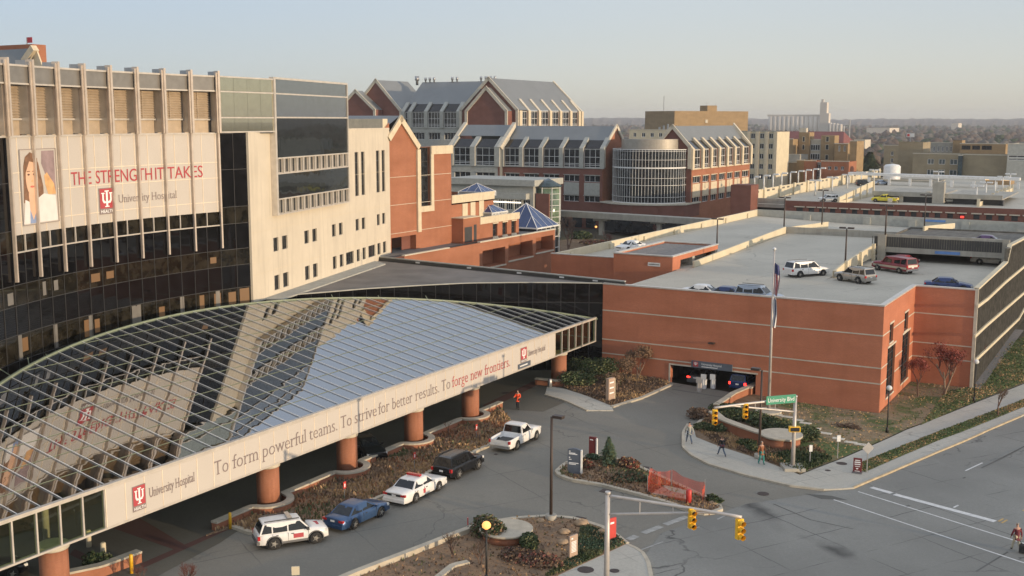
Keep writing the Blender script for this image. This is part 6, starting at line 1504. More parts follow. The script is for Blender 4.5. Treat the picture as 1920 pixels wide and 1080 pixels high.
# brick monument wall at the corner and ramp wall
cw = [Gh(x, y)[:2] for x, y in ((1336, 792), (1352, 806), (1385, 819), (1422, 832), (1462, 842), (1486, 848))]
ledge(cw, 0.95, 0.5, 'long curved brick retaining wall with pale cap at the street corner', capw=.3)
g_ = Gh(1462, 843); mb = MB(); mb.lathe((g_[0]+.2, g_[1]+1.0, hz(*g_[:2])-.3), [(1.55, 0), (1.55, 1.22)], 28); mw = mb.build('corner_plinth', ['brick']); tag(mw, 'round brick end of the corner retaining wall with pale top', 'plinth')
mb = MB(); mb.lathe((g_[0]+.2, g_[1]+1.0, hz(*g_[:2])+.92), [(1.75, 0), (1.75, .16)], 28); mb.build('cap', ['kerb_stone'], mw)
rw = [Gh(x, y)[:2] for x, y in ((1342, 775), (1375, 752), (1418, 733))]; ledge(rw+[(rw[-1][0], 106.5)], 0.75, .45, 'sloping brick wall with pale cap beside the garage entrance')
g_ = Gh(949, 1012); mb = MB(); mb.lathe((g_[0], g_[1], .05), [(1.5, 0), (1.5, .62)], 32, 0); pl = mb.build('round_planter', ['brick']); tag(pl, 'round brick plinth with a flat pale top behind the lit lamp', 'plinth'); mb = MB(); mb.lathe((g_[0], g_[1], .672), [(1.72, 0), (1.72, .13)], 32); mb.build('cap', ['kerb_stone'], pl)
cwl = [Gh(x, y)[:2] for x, y in ((820, 1090), (850, 1066), (878, 1060))]; ledge(cwl, .15, .3, 'short pale stone edging in the bed at the bottom', mats=('kerb_stone', 'kerb_stone'))
# stepping stones across the lawn
for i, (x, y) in enumerate(((1456, 780), (1476, 784), (1496, 790), (1510, 796), (1528, 806), (1548, 815), (1572, 825), (1595, 832), (1614, 836))):
    g_ = Gh(x, y); z = hz(*g_[:2])+.10; mb = MB(); mb.slab([(g_[0]-.5, g_[1]-.28), (g_[0]+.5, g_[1]-.28), (g_[0]+.5, g_[1]+.28), (g_[0]-.5, g_[1]+.28)], z, z+.05)
    tag(mb.build('stepping_stone', ['flag_stone']), 'one of the nine pale stepping stones across the lawn', 'stepping stone', 'stepping stones across the lawn')
for x, y, s, lab in ((1091, 987, .9, 'largest tan boulder in the corner bed'), (1058, 1003, .7, 'grassy tan stone in the middle of the corner bed'), (1055, 1023, .7, 'tan stone nearest the white-lettered red sign'), (1130, 1002, .6, 'small boulder against the maroon sign'), (1013, 981, .5, 'flat pale stone near the lamp base'), (1337, 948, .6, 'stone at the tip of the fenced island')):
    g_ = Gh(x, y); rnd = random.Random(int(x)); mb = MB()
    s *= .62; prof = [(s*.8, 0), (s*.95, s*.2), (s*.75, s*.5), (s*.3, s*.68)]; mb.lathe((g_[0], g_[1], .1), prof, 9)
    for i_, v_ in enumerate(mb.v): mb.v[i_] = v_ + Vector((rnd.uniform(-.1, .1)*s, rnd.uniform(-.1, .1)*s, rnd.uniform(-.05, .08)*s))
    tag(mb.build('boulder', ['boulder'], fix=False), lab, 'boulder', 'boulders in the beds')
# ================================================================== vehicles
def paint(name, c, metal=0.0, rough=0.28):
    mt, nt, p = nmat(name); 
    col = mixc(nt, ramp(nt, noise(nt, 2.5, 4), .3, .7), tuple(x*.93 for x in c), tuple(min(1, x*1.05) for x in c)); nt.links.new(col, p.inputs['Base Color'])
    p.inputs['Metallic'].default_value = metal; p.inputs['Roughness'].default_value = rough; p.inputs['Coat Weight'].default_value = 0.25; p.inputs['Coat Roughness'].default_value = 0.08
paint('paint_white', (0.72, 0.71, 0.68)); paint('paint_cream', (0.62, 0.58, 0.50)); paint('paint_blue', (0.045, 0.095, 0.20), .4); paint('paint_black', (0.006, 0.006, 0.007)); paint('paint_silver', (0.42, 0.40, 0.36), .5)
paint('paint_red', (0.22, 0.02, 0.03)); paint('paint_yellow', (0.72, 0.60, 0.04)); paint('paint_navy', (0.02, 0.04, 0.13), .3); paint('paint_purple', (0.10, 0.05, 0.13), .3); paint('paint_grey', (0.16, 0.16, 0.17), .5); paint('paint_ltblue', (0.30, 0.36, 0.45), .3)
paint('lens_red', (0.45, 0.02, 0.02), 0, .15); paint('lens_clear', (0.65, 0.65, 0.62), 0, .1); paint('trim_dark', (0.03, 0.03, 0.03), 0, .6)
CARLIB = {}
def car(kind, color, name, label, rear, front, z=0.0, side='R', group='parked vehicles', cat='car', extras=None, wb=None, brake=False, zpt=None):
    S = dict(sedan=(4.86, 1.85, 1.46, 2.73), police=(5.38, 1.98, 1.50, 2.91), suv=(4.45, 1.80, 1.72, 2.62), bigsuv=(4.7, 1.86, 1.76, 2.72), longsuv=(5.25, 1.90, 1.85, 3.28), pickup=(5.7, 1.98, 1.82, 3.35), cappickup=(5.6, 2.0, 1.9, 3.4))[kind]
    Ln, W, H, WB_ = S; w = W/2
    A_ = gu(*rear, z) if zpt is None else Gh(*rear); B_ = gu(*front, z) if zpt is None else Gh(*front)
    PA, PB = L(A_[0], A_[1], A_[2]), L(B_[0], B_[1], B_[2]); hd = (PB-PA); hd.z = 0; hd.normalize(); nl = Vector((-hd.y, hd.x, 0))
    mid = (PA+PB)/2 + nl*(w-.08)*(1 if side == 'R' else -1)
    root = thing(name, label, cat, mid, group, math.atan2(hd.y, hd.x))
    T = lambda x, y, zz: Vector((x, y, zz)); ORG[root] = Vector((0, 0, 0))
    key = (kind, color, extras, brake)
    if key in CARLIB:
        for ch in CARLIB[key].children: copy_tree(ch, root)
        return root
    CARLIB[key] = root
    xr, xf = -Ln/2, Ln/2; xw1 = WB_/2+(.08 if kind != 'pickup' else .2); xw0 = xw1-WB_; rw_ = .34 if kind in ('sedan', 'police') else .38; ra = rw_+.09
    sill = .26 if kind in ('sedan', 'police') else .36
    pk = kind in ('pickup',)
    belt = {'sedan': .93, 'police': .95, 'suv': 1.05, 'bigsuv': 1.07, 'longsuv': 1.10, 'pickup': 1.12, 'cappickup': 1.14}[kind]
    hood = {'sedan': .86, 'police': .88, 'suv': 1.02, 'bigsuv': 1.02, 'longsuv': 1.05, 'pickup': 1.12, 'cappickup': 1.12}[kind]
    # greenhouse: rear base, rear top, front top, front base
    gh = {'sedan': (-1.72, -1.02, .32, 1.08), 'police': (-1.62, -.98, .42, 1.02), 'suv': (-2.12, -1.86, .50, 1.12), 'bigsuv': (-2.26, -2.02, .42, 1.05), 'longsuv': (-2.55, -2.28, .62, 1.35), 'pickup': (-.62, -.50, .52, 1.12), 'cappickup': (-2.72, -2.62, .72, 1.25)}[kind]
    ns = 46; secs = []
    for i in range(ns+1):
        x = xr+(xf-xr)*i/ns; e = min(1.0, (x-xr)/.5, (xf-x)/.75); wr = w*(1-.10*(1-max(0, e))**1.6)-(.03 if x < xr+.2 or x > xf-.25 else 0)
        zb = sill
        for xw in (xw0, xw1):
            d = abs(x-xw)
            if d < ra: zb = max(zb, rw_+math.sqrt(ra*ra-d*d)-.02)
        if x > gh[3]: f = (x-gh[3])/(xf-gh[3]); zs = belt+(hood-belt)*min(1, f*2)-.16*f**3; zt = zs+.06*(1-f)
        elif x < gh[0]: f = (gh[0]-x)/(gh[0]-xr+1e-6); zs = belt-.03*f-.06*f**4; zt = zs+(.06 if kind in ('sedan', 'police') else .0)
        else: zs = belt; zt = belt
        zm = zb+(zs-zb)*.5
        if pk and x < gh[0]-.06 and x > xr+.10: prof = [(wr-.03, zb), (wr, zb+.05), (wr, zm), (wr-.02, zs-.03), (wr-.04, zs), (wr-.13, zs), (wr-.15, .66), (0, .66)]
        else: prof = [(wr-.03, zb), (wr, zb+.05), (wr, zm), (wr-.03, zs-.10), (wr-.09, zs-.01), (wr*.72, zt), (wr*.4, zt+.015), (0, zt+.02)]
        secs.append((x, prof))
    def loft(mb, secs, m=0):
        n = len(secs[0][1]); vs = []
        for x, pr in secs:
            vs += [(x, -y, zz) for y, zz in pr]+[(x, y, zz) for y, zz in pr[-2::-1]]
        k = 2*n-1; fs = []
        for i in range(len(secs)-1):
            for j in range(k-1): fs.append((i*k+j, (i+1)*k+j, (i+1)*k+j+1, i*k+j+1))
        mb.mesh(vs, fs, m, True); mb.mesh(vs, [tuple(range(k))], m); mb.mesh(vs, [tuple(range((len(secs)-1)*k+k-1, (len(secs)-1)*k-1, -1))], m)
    mb = MB(T); loft(mb, secs)
    # roof shell
    yb, yt, zt_ = w*.90, w*.70, H
    if kind in ('suv', 'bigsuv', 'longsuv', 'cappickup', 'pickup'): yb, yt = w*.93, w*.78
    gx = [gh[0], gh[1], gh[1]+(gh[2]-gh[1])*.12, (gh[1]+gh[2])/2, gh[2]-(gh[2]-gh[1])*.15, gh[2], gh[3]]
    gz_ = [belt-.03, H-.05, H-.015, H, H-.012, H-.045, belt-.03]
    vs = []
    for i, (x, zz) in enumerate(zip(gx, gz_)):
        edge = i in (0, len(gx)-1); yy = yb if edge else yt; xx = x
        vs += [(gx[i], -(yb), belt-.03)] if edge else [(gx[i], -(yb+(yt-yb)*0), belt-.03)]
        vs += [(x, -yt if not edge else -yb, zz-.04 if not edge else zz), (x, -yt*.8 if not edge else -yb*.6, zz), (x, 0, zz+.012 if not edge else zz), (x, yt*.8 if not edge else yb*.6, zz), (x, yt if not edge else yb, zz-.04 if not edge else zz), (x, yb, belt-.03)]
    fs = []
    for i in range(len(gx)-1):
        for j in range(6): fs.append((i*7+j, (i+1)*7+j, (i+1)*7+j+1, i*7+j+1))
    mb.mesh(vs, fs, 0, False)
    mb.build('body', [color], root, uv=False)
    # underside and wheel wells
    mb = MB(T); mb.box(xr+.25, xf-.3, -(w-.12), w-.12, sill-.05, min(belt-.2, .72)); mb.build('underbody', ['trim_dark'], root, uv=False)
    # glazing
    def side_pt(x, f, s):    # f 0 belt .. 1 roof edge
        # clamp to raked ends
        z0, z1 = belt+.02, H-.11; zz = z0+(z1-z0)*f
        fr = (zz-(belt-.03))/((H-.09)-(belt-.03)); y = yb+(yt-yb)*fr+.006
        lo = gh[0]+(gh[1]-gh[0])*fr; hi = gh[3]+(gh[2]-gh[3])*fr
        return (min(max(x, lo+.10), hi-.10), s*y, zz)
    splits = {'sedan': [(-1.6, -.42), (-.34, .95)], 'police': [(-1.45, -.38), (-.30, .95)], 'suv': [(-2.0, -1.35), (-1.27, -.38), (-.30, .95)], 'bigsuv': [(-2.1, -1.4), (-1.3, -.42), (-.34, .9)], 'longsuv': [(-2.35, -1.55), (-1.45, -.45), (-.35, 1.15)], 'pickup': [(-.50, .95)], 'cappickup': [(-2.5, -1.75), (-1.65, -.75), (-.35, 1.1)]}[kind]
    for s in (-1, 1):
        for a, b in splits:
            mb = MB(T); mb.face([side_pt(a, 0, s), side_pt(b, 0, s), side_pt(b, 1, s), side_pt(a, 1, s)][::(1 if s < 0 else -1)]); mb.build('side_window', ['car_glass'], root, uv=False)
    for (xa, xb, nm, sg) in ((gh[3], gh[2], 'windscreen', 1), (gh[0], gh[1], 'rear_window', -1)):
        p = []
        for f, yy in ((.10, yb*.86), (.90, yt*.92)):
            zz = belt-.03+(H-.05-belt+.03)*f; x = xa+(xb-xa)*f+sg*.012; p.append((x, yy, zz))
        (x0, y0, z0), (x1, y1, z1) = p; mb = MB(T); mb.face([(x0, -y0, z0), (x0, y0, z0), (x1, y1, z1), (x1, -y1, z1)][::sg]); mb.build(nm, ['car_glass'], root, uv=False)
    # wheels
    for xw in (xw0, xw1):
        for s in (-1, 1):
            mb = MB(lambda a, b, c, xw=xw, s=s: Vector((xw+a, s*(w-.10)+c*s, rw_+b)))
            mb.lathe((0, 0, -.11), [(rw_*.6, 0), (rw_*.96, .0), (rw_, .03), (rw_, .19), (rw_*.95, .22), (rw_*.64, .222)], 22, 0)
            o = mb.build('wheel', ['rubber'], root, uv=False)
            mb = MB(lambda a, b, c, xw=xw, s=s: Vector((xw+a, s*(w-.10)+c*s, rw_+b)))
            rim = 'metal_grey' if kind == 'police' else 'paint_silver'
            mb.lathe((0, 0, .09), [(rw_*.62, 0), (rw_*.62, .02), (rw_*.5, .012), (rw_*.2, .03)], 18, 0)
            for k in range(5): an = 2*math.pi*k/5; mb.bar((0, 0, .13), (rw_*.58*math.cos(an), rw_*.58*math.sin(an), .115), .05, .03)
            mb.build('rim', [rim], o, uv=False, fix=False)
            mb = MB(lambda a, b, c, xw=xw, s=s: Vector((xw+a, s*(w-.155)+c*s, rw_+b)))
            mb.lathe((0, 0, 0), [(ra-.01, 0), (ra-.01, .02)], 22, 0); mb.build('wheel_arch', ['trim_dark'], root, uv=False)
    # lamps, bumpers, mirrors, handles, plate
    zl = belt-.2
    for s in (-1, 1):
        mb = MB(T); tall = kind not in ('sedan', 'police')
        if tall: mb.box(xr-.015, xr+.14, s*(w-.20), s*(w-.015), zl-.14, zl+.10)
        else: mb.box(xr-.012, xr+.14, s*(w-.42), s*(w-.045), zl-.02, zl+.13)
        mb.build('taillight', ['glow_red' if brake else 'lens_red'], root, uv=False)
        mb = MB(T); mb.box(xf-.26, xf-.03, s*(w-.42), s*(w-.10), hood-.30, hood-.14); mb.build('headlight', ['lens_clear'], root, uv=False)
        mb = MB(T); mb.box(gh[3]-.32, gh[3]-.16, s*(w-.03), s*(w+.17), belt+.0, belt+.15); mb.build('wing_mirror', [color if kind != 'suv' else 'trim_dark'], root, uv=False)
        mb = MB(T)
        for a, b in splits[-2:]: mb.box(a+.15, a+.32, s*(w-.012), s*(w+.018), belt-.16, belt-.12)
        mb.build('door_handle', ['trim_dark'], root, uv=False, fix=False)
        mb = MB(T)
        for a, b in splits[-2:]: mb.box(a-.05, a-.035, s*(w-.02), s*(w+.003), sill+.08, belt-.06)
        mb.box(splits[-1][1]-.02, splits[-1][1]-.005, s*(w-.02), s*(w+.003), sill+.08, belt-.06)
        mb.build('door_seam', ['trim_dark'], root, uv=False, fix=False)
    bc = {'police': color, 'sedan': color, 'pickup': 'chrome', 'cappickup': 'chrome'}.get(kind, 'plastic_grey' if extras == 'patrol' else color)
    mb = MB(T); mb.box(xr-.07, xr+.12, -(w-.08), w-.08, sill+.03, sill+.25); mb.build('rear_bumper', [bc], root, uv=False)
    mb = MB(T); mb.box(xf-.16, xf+.04, -(w-.12), w-.12, sill+.0, sill+.22); mb.build('front_bumper', [bc], root, uv=False)
    mb = MB(T); mb.box(xf-.05, xf+.015, -w*.45, w*.45, hood-.30, hood-.17); mb.build('grille', ['trim_dark'], root, uv=False)
    mb = MB(T); mb.box(xr-.03, xr-.012, -.16, .16, zl-.04 if kind in ('sedan', 'police') else sill+.34, zl+.08 if kind in ('sedan', 'police') else sill+.48); mb.build('number_plate', ['lamp_white'], root, uv=False)
    if kind == 'police':
        mb = MB(T); mb.box(xr-.011, xr-.006, -(w-.43), w-.43, zl-.04, zl+.12); mb.build('rear_panel', ['trim_dark'], root, uv=False)
        mb = MB(T); mb.box(-.35, -.08, -.55, .55, H+.03, H+.16); mb.build('light_bar', ['lens_red'], root, uv=False)
        for s in (-1, 1):
            mb = MB(T); mb.box(-.50, -.22, s*(w-.01), s*(w+.004), belt-.52, belt-.2); mb.build('door_crest', ['ink_red'], root, uv=False)
    if extras == 'patrol':
        mb = MB(T); mb.box(-.30, -.02, -.62, .62, H+.05, H+.13); mb.box(-.25, -.07, -.5, -.45, H, H+.05); mb.box(-.25, -.07, .45, .5, H, H+.05); mb.build('light_bar', ['chrome'], root, uv=False)
        for s in (-1, 1): mb = MB(T); mb.box(-.02, .62, s*(w-.01), s*(w+.004), belt-.46, belt-.18); mb.build('door_decal', ['ink_red'], root, uv=False)
        mb = MB(T); mb.mesh([(1.35, -.3, hood+.055), (1.75, -.3, hood+.035), (1.75, .3, hood+.05), (1.35, .3, hood+.07)], [(0, 1, 2, 3)]); mb.build('bonnet_decal', ['ink_red'], root, uv=False)
        for s in (-1, 1):
            mb = MB(T)
            for xw in (xw0, xw1): mb.tube([(xw+(ra+.02)*math.cos(math.radians(a)), s*(w-.005), rw_+(ra+.02)*math.sin(math.radians(a))) for a in range(-10, 200, 15)], .045, 6)
            mb.box(xw0+ra, xw1-ra, s*(w-.02), s*(w+.012), sill-.02, sill+.12); mb.build('cladding', ['plastic_grey'], root, uv=False)
    if kind in ('bigsuv', 'longsuv', 'suv'):
        for s in (-1, 1): mb = MB(T); mb.bar((gh[1]+.1, s*yt*.86, H+.05), (gh[2]-.1, s*yt*.86, H+.05), .05); mb.build('roof_rail', ['trim_dark'], root, uv=False)
    if kind == 'pickup':
        mb = MB(T); mb.box(xr+.10, gh[0]-.07, -(w-.16), w-.16, .655, .67); mb.build('load_bed', ['paint_white' if color == 'paint_white' else color], root, uv=False)
    if kind == 'cappickup':
        for s in (-1, 1): mb = MB(T); mb.box(xr+.1, xf-.3, s*(w-.02), s*(w+.006), sill+.22, belt-.32); mb.build('silver_band', ['paint_silver'], root, uv=False)
        mb = MB(T); mb.box(xr-.016, xr-.005, -(w-.22), w-.22, belt-.32, belt-.05); mb.build('tailgate_panel', ['paint_cream'], root, uv=False)
    return root
q6 = lambda x, y: (440+x/4, 810+y/4)
q2 = lambda x, y: (880+x/4, 600+y/4)
GK = 'vehicles along the entrance drive'; GD = 'vehicles on the parking garage roofs'
car('suv', 'paint_white', 'parked_suv', 'white patrol SUV with roof light bar and red door square', q6(295, 882), q6(592, 838), extras='patrol', group=GK)
car('sedan', 'paint_blue', 'parked_sedan', 'metallic blue sedan parked between the two white security cars', q6(893, 730), q6(1088, 640), group=GK)
car('police', 'paint_white', 'police_car', 'white police sedan with red roof lights at the kerb', q6(1352, 532), q6(1524, 444), group=GK)
car('bigsuv', 'paint_black', 'parked_suv', 'black SUV parked ahead of the white police sedan', q6(1676, 354), q6(1822, 282), group=GK)
car('pickup', 'paint_white', 'pickup_truck', 'white pickup with empty open bed, foremost in the kerb row', q2(345, 982), q2(498, 900), cat='pickup truck', group=GK)
car('sedan', 'paint_black', 'parked_sedan', 'black car in the shade under the canopy between two columns', (690, 838), (722, 860), side='L', group=GK)
car('sedan', 'paint_black', 'parked_sedan', 'dark car edging into view at the bottom left corner', (-60, 1110), (10, 1090), group=GK)
car('sedan', 'paint_ltblue', 'parked_sedan', 'pale blue car under the far end of the canopy by the garage', (1128, 640), (1122, 662), side='L', group=GK)
plain('pole_steel', (0.52, 0.48, 0.44), 0.45, 0.3)
# ---- vehicles on the roofs
Z1, Z2 = 8.5, 8.4
car('longsuv', 'paint_white', 'parked_suv', 'long white SUV on the roof deck left of the silver one', (1497, 521), (1543, 518), Z1, group=GD)
car('bigsuv', 'paint_silver', 'parked_suv', 'silver-beige SUV beside the end of the cream ramp wall', (1608, 532), (1577, 527), Z1, 'L', group=GD)
car('cappickup', 'paint_red', 'pickup_truck', 'dark red covered pickup parked before the dark opening', (1686, 513), (1647, 507), Z1, 'L', group=GD, cat='pickup truck')
car('sedan', 'paint_navy', 'parked_sedan', 'navy sedan just behind the parapet of the rear brick bay', (1757, 546), (1799, 548), Z1, group=GD)
car('sedan', 'paint_red', 'parked_sedan', 'small red car hidden behind the covered red pickup', (1700, 501), (1712, 499), Z1, group=GD)
car('sedan', 'paint_cream', 'parked_sedan', 'pale yellowish car in the dark bay at the far right', (1843, 496), (1870, 498), Z1, group=GD)
car('sedan', 'paint_white', 'parked_sedan', 'white sedan on the roof deck beside the long cream parapet', (1204, 470), (1177, 473), Z1, 'L', group=GD)
car('pickup', 'paint_yellow', 'pickup_truck', 'bright yellow pickup on the second garage deck', (1669, 380), (1645, 379), Z2, 'L', group=GD, cat='pickup truck')
car('suv', 'paint_white', 'parked_suv', 'white SUV behind the brick parapet of the second garage', (1566, 379), (1545, 379), Z2, 'L', group=GD)
car('sedan', 'paint_red', 'parked_sedan', 'dark red car below the red brick annex', (1572, 345), (1560, 345), Z2, 'L', group=GD)
car('sedan', 'paint_black', 'parked_sedan', 'black car left of the dark red one on the far deck', (1556, 344), (1544, 344), Z2, 'L', group=GD)
car('bigsuv', 'paint_black', 'parked_suv', 'dark van above the cream ramp wall of the second garage', (1613, 349), (1630, 349), Z2, group=GD)
car('sedan', 'paint_ltblue', 'parked_sedan', 'pale blue car right of the dark van on the far deck', (1648, 347), (1661, 347), Z2, group=GD)
car('bigsuv', 'paint_silver', 'parked_suv', 'silver SUV in the dark bay of the second garage', (1792, 382), (1774, 382), Z2, 'L', group=GD)
car('sedan', 'paint_ltblue', 'parked_sedan', 'blue car roof behind the pale posts right of the yellow pickup', (1725, 375), (1738, 375), Z2, group=GD)
def car_uv(kind, color, name, label, uv0, ang, **k):
    """place by deck position: right-hand wheels on uv0, heading as an angle in the (a, b) frame"""
    global gu, Gh
    A_ = (uv0[0], uv0[1], uv0[2]); B_ = (uv0[0]+math.cos(ang), uv0[1]+math.sin(ang), uv0[2]); keep = gu
    it = iter((A_, B_)); gu = lambda *a: next(it); r = car(kind, color, name, label, (0, 0), (0, 0), group=GK, **k); gu = keep; return r
def roofcar(kind, color, name, label, x, y, H_):
    g_ = gu(x, y, 8.5+H_); car_uv(kind, color, name, label, (g_[0]+1.4, 107.75, 8.5), math.pi)
car_uv('sedan', 'paint_purple', 'parked_sedan', 'purple car half hidden on the upper deck level', (wv(1845, 448, 154)[0], 154.2, 10.6), math.pi)
roofcar('sedan', 'paint_white', 'parked_sedan', 'white roof showing over the parapet next to the stair house', 1320, 541, 1.46)
roofcar('sedan', 'paint_navy', 'parked_sedan', 'blue roof barely showing between two pale cars over the parapet', 1368, 545, 1.46)
roofcar('bigsuv', 'paint_ltblue', 'parked_suv', 'pale blue van roof just left of the flagpole', 1432, 540, 1.76)
car_uv('sedan', 'paint_grey', 'waiting_car', 'dark car with lit tail lamps in the left garage lane', (39.3, 109.5, -.38), math.pi/2, brake=True)
car_uv('suv', 'paint_navy', 'waiting_suv', 'blue SUV with red brake lights in the right garage lane', (34.6, 108.6, -.36), math.pi/2, brake=True)

# ================================================================== lamps, signals, signs
def lamp_dark(x, yb, yt, z0, label, heads=2, onground=False, group='dark lamp posts on the front garage', d=None):
    g_ = Gh(x, yb) if onground else gu(x, yb, z0); zb_ = hz(g_[0], g_[1])+.12 if onground else z0
    # height from the photo's top pixel on the same vertical
    dd = ray(x, yt); P = L(g_[0], g_[1], 0); t = (Vector((P.x, P.y, 0))-Vector((CAM.x, CAM.y, 0))).length/math.hypot(dd.x, dd.y); zt = CAMH+dd.z*t
    r = thing('street_lamp', label, 'lamp post', L(g_[0], g_[1], zb_), group)
    mb = MB(); mb.tube([(g_[0], g_[1], zb_), (g_[0], g_[1], zt)], [.11, .08], 8); mb.build('pole', ['lamp_bronze'], r)
    if onground: mb = MB(); mb.lathe((g_[0], g_[1], zb_-.1), [(.38, 0), (.38, .45)], 16); mb.build('footing', ['concrete'], r)
    for s in ((1, -1) if heads == 2 else (d or 1,)):
        mb = MB(); dx = s*1.0
        mb.slab([(g_[0]-dx*.15, g_[1]-.22), (g_[0]-dx*.85, g_[1]-.22), (g_[0]-dx*.85, g_[1]+.22), (g_[0]-dx*.15, g_[1]+.22)], zt-.05, zt+.14); mb.build('lamp_head', ['lamp_bronze'], r)
    return r
for x, yb, yt, z0, lab in ((1344, 464, 411, 8.5, 'dark twin-head lamp behind the stair house'), (1470, 425, 371, 10.4, 'dark lamp at the far end of the left cream ramp wall'), (1541, 421, 357, 9.6, 'dark lamp on the short cream wall in the middle of the deck'),
                           (1585, 491, 428, 9.8, 'dark twin-head lamp on the ramp wall by the silver SUV'), (1660, 440, 386, 11.98, 'dark lamp at the left corner of the dark screen'), (1733, 427, 366, 9.5, 'dark lamp behind the dark screened upper level')):
    lamp_dark(x, yb, yt, z0, lab)
lamp_dark(1033, 977, 781, 0, 'tall dark single-head lamp on the corner bed', 1, True, 'dark street lamps', 1)
lamp_dark(1423, 862, 694, 0, 'dark lamp with square head behind the left traffic signal', 1, True, 'dark street lamps', -1)
def lamp_white(x, yb, yt, z0, label, heads=2):
    g_ = gu(x, yb, z0); dd = ray(x, yt); P = L(g_[0], g_[1], 0); t = math.hypot(P.x, P.y)/math.hypot(dd.x, dd.y); zt = CAMH+dd.z*t
    r = thing('street_lamp', label, 'lamp post', L(g_[0], g_[1], z0), 'white lamp posts on the second garage')
    mb = MB(); mb.tube([(g_[0], g_[1], z0), (g_[0], g_[1], zt)], [.2, .14], 8); mb.build('pole', ['lamp_white'], r)
    for s in ((1, -1) if heads == 2 else (1,)):
        mb = MB(); mb.box(g_[0]-s*.15, g_[0]-s*1.4, g_[1]-.4, g_[1]+.4, zt-.1, zt+.25); mb.build('lamp_head', ['lamp_white'], r)
O = ('first', 'second', 'third', 'fourth', 'fifth', 'sixth', 'seventh', 'eighth', 'ninth')
for i, (x, yb, yt) in enumerate(((97, 330, 215), (215, 375, 200), (330, 350, 185), (440, 335, 170), (550, 310, 155), (650, 295, 143), (745, 280, 130), (838, 265, 118), (928, 255, 105))):
    lamp_white(1400+x/6.75, 300+yb/6.75, 300+yt/6.75, 10.9, O[i]+' white single lamp from the left along the arched parapet', 1)
for i, (x, yb, yt, lab) in enumerate(((865, 450, 262, 'white twin lamp left of the white SUV'), (1080, 405, 225, 'white twin lamp just above the white SUV'), (1270, 360, 190, 'white twin lamp on the ramp wall right of the dark red car'), (1447, 325, 160, 'white twin lamp beside the dark van'), (1610, 290, 128, 'white lamp in front of the dark conifer'))):
    lamp_white(1400+x/6.75, 300+yb/6.75, 300+yt/6.75, 8.4, lab)
for i, (x, yb, yt, lab) in enumerate(((800, 315, 150, 'white lamp on the central concrete pier'), (1283, 540, 330, 'nearest white twin lamp of the right-hand ramp'), (1403, 485, 288, 'second white twin lamp up the right-hand ramp'), (1518, 440, 252, 'third white twin lamp up the right-hand ramp'), (1615, 395, 215, 'fourth white twin lamp up the right-hand ramp'), (1710, 350, 180, 'farthest white lamp at the top of the right-hand ramp'))):
    lamp_white(1640+x/6.75, 300+yb/6.75, 300+yt/6.75, 8.4, lab)
def globe(x, yb, ytop, label, lit=True, z0=None, h=None):
    if h: g_ = gu(x, ytop, h); zt = h
    else: 
        g_ = Gh(x, yb); dd = ray(x, ytop); P = L(g_[0], g_[1], 0); t = math.hypot(P.x, P.y)/math.hypot(dd.x, dd.y); zt = CAMH+dd.z*t
    r = thing('globe_lamp', label, 'street lamp', L(g_[0], g_[1], 0.1), 'slim globe lamps')
    zb_ = hz(g_[0], g_[1])
    mb = MB(); mb.tube([(g_[0], g_[1], zb_), (g_[0], g_[1], zt-.35)], .06, 8); mb.lathe((g_[0], g_[1], zb_), [(.16, 0), (.12, .5), (.06, .6)], 10); mb.build('post', ['black'], r)
    mb = MB(); mb.lathe((g_[0], g_[1], zt-.38), [(.10, 0), (.24, .12), (.26, .26), (.18, .40), (.06, .46)], 16); mb.build('globe', ['glow_orange' if lit else 'lens_clear'], r)
    return r, g_, zt
r_, g_, zt_ = globe(912, 1090, 980, 'slim lamp glowing orange over the corner bed', True, h=3.7)
pl_ = bpy.data.lights.new('lamp_light', 'POINT'); pl_.energy = 60; pl_.color = (1, .45, .12); pl_.shadow_soft_size = .25
po = bpy.data.objects.new('lamp_light', pl_); COL.objects.link(po); po.parent = r_; po.location = L(g_[0], g_[1], zt_-.15)-ORG[r_]; po.location.z += 0.0
globe(1663, 813, 724, 'unlit slim lamp in front of the garage side windows', False)
globe(1826, 755, 675, 'unlit slim lamp at the corner of the precast side wall', False)
globe(1117, 452, 424, 'small lit lamp in the plaza under the footbridge', True)

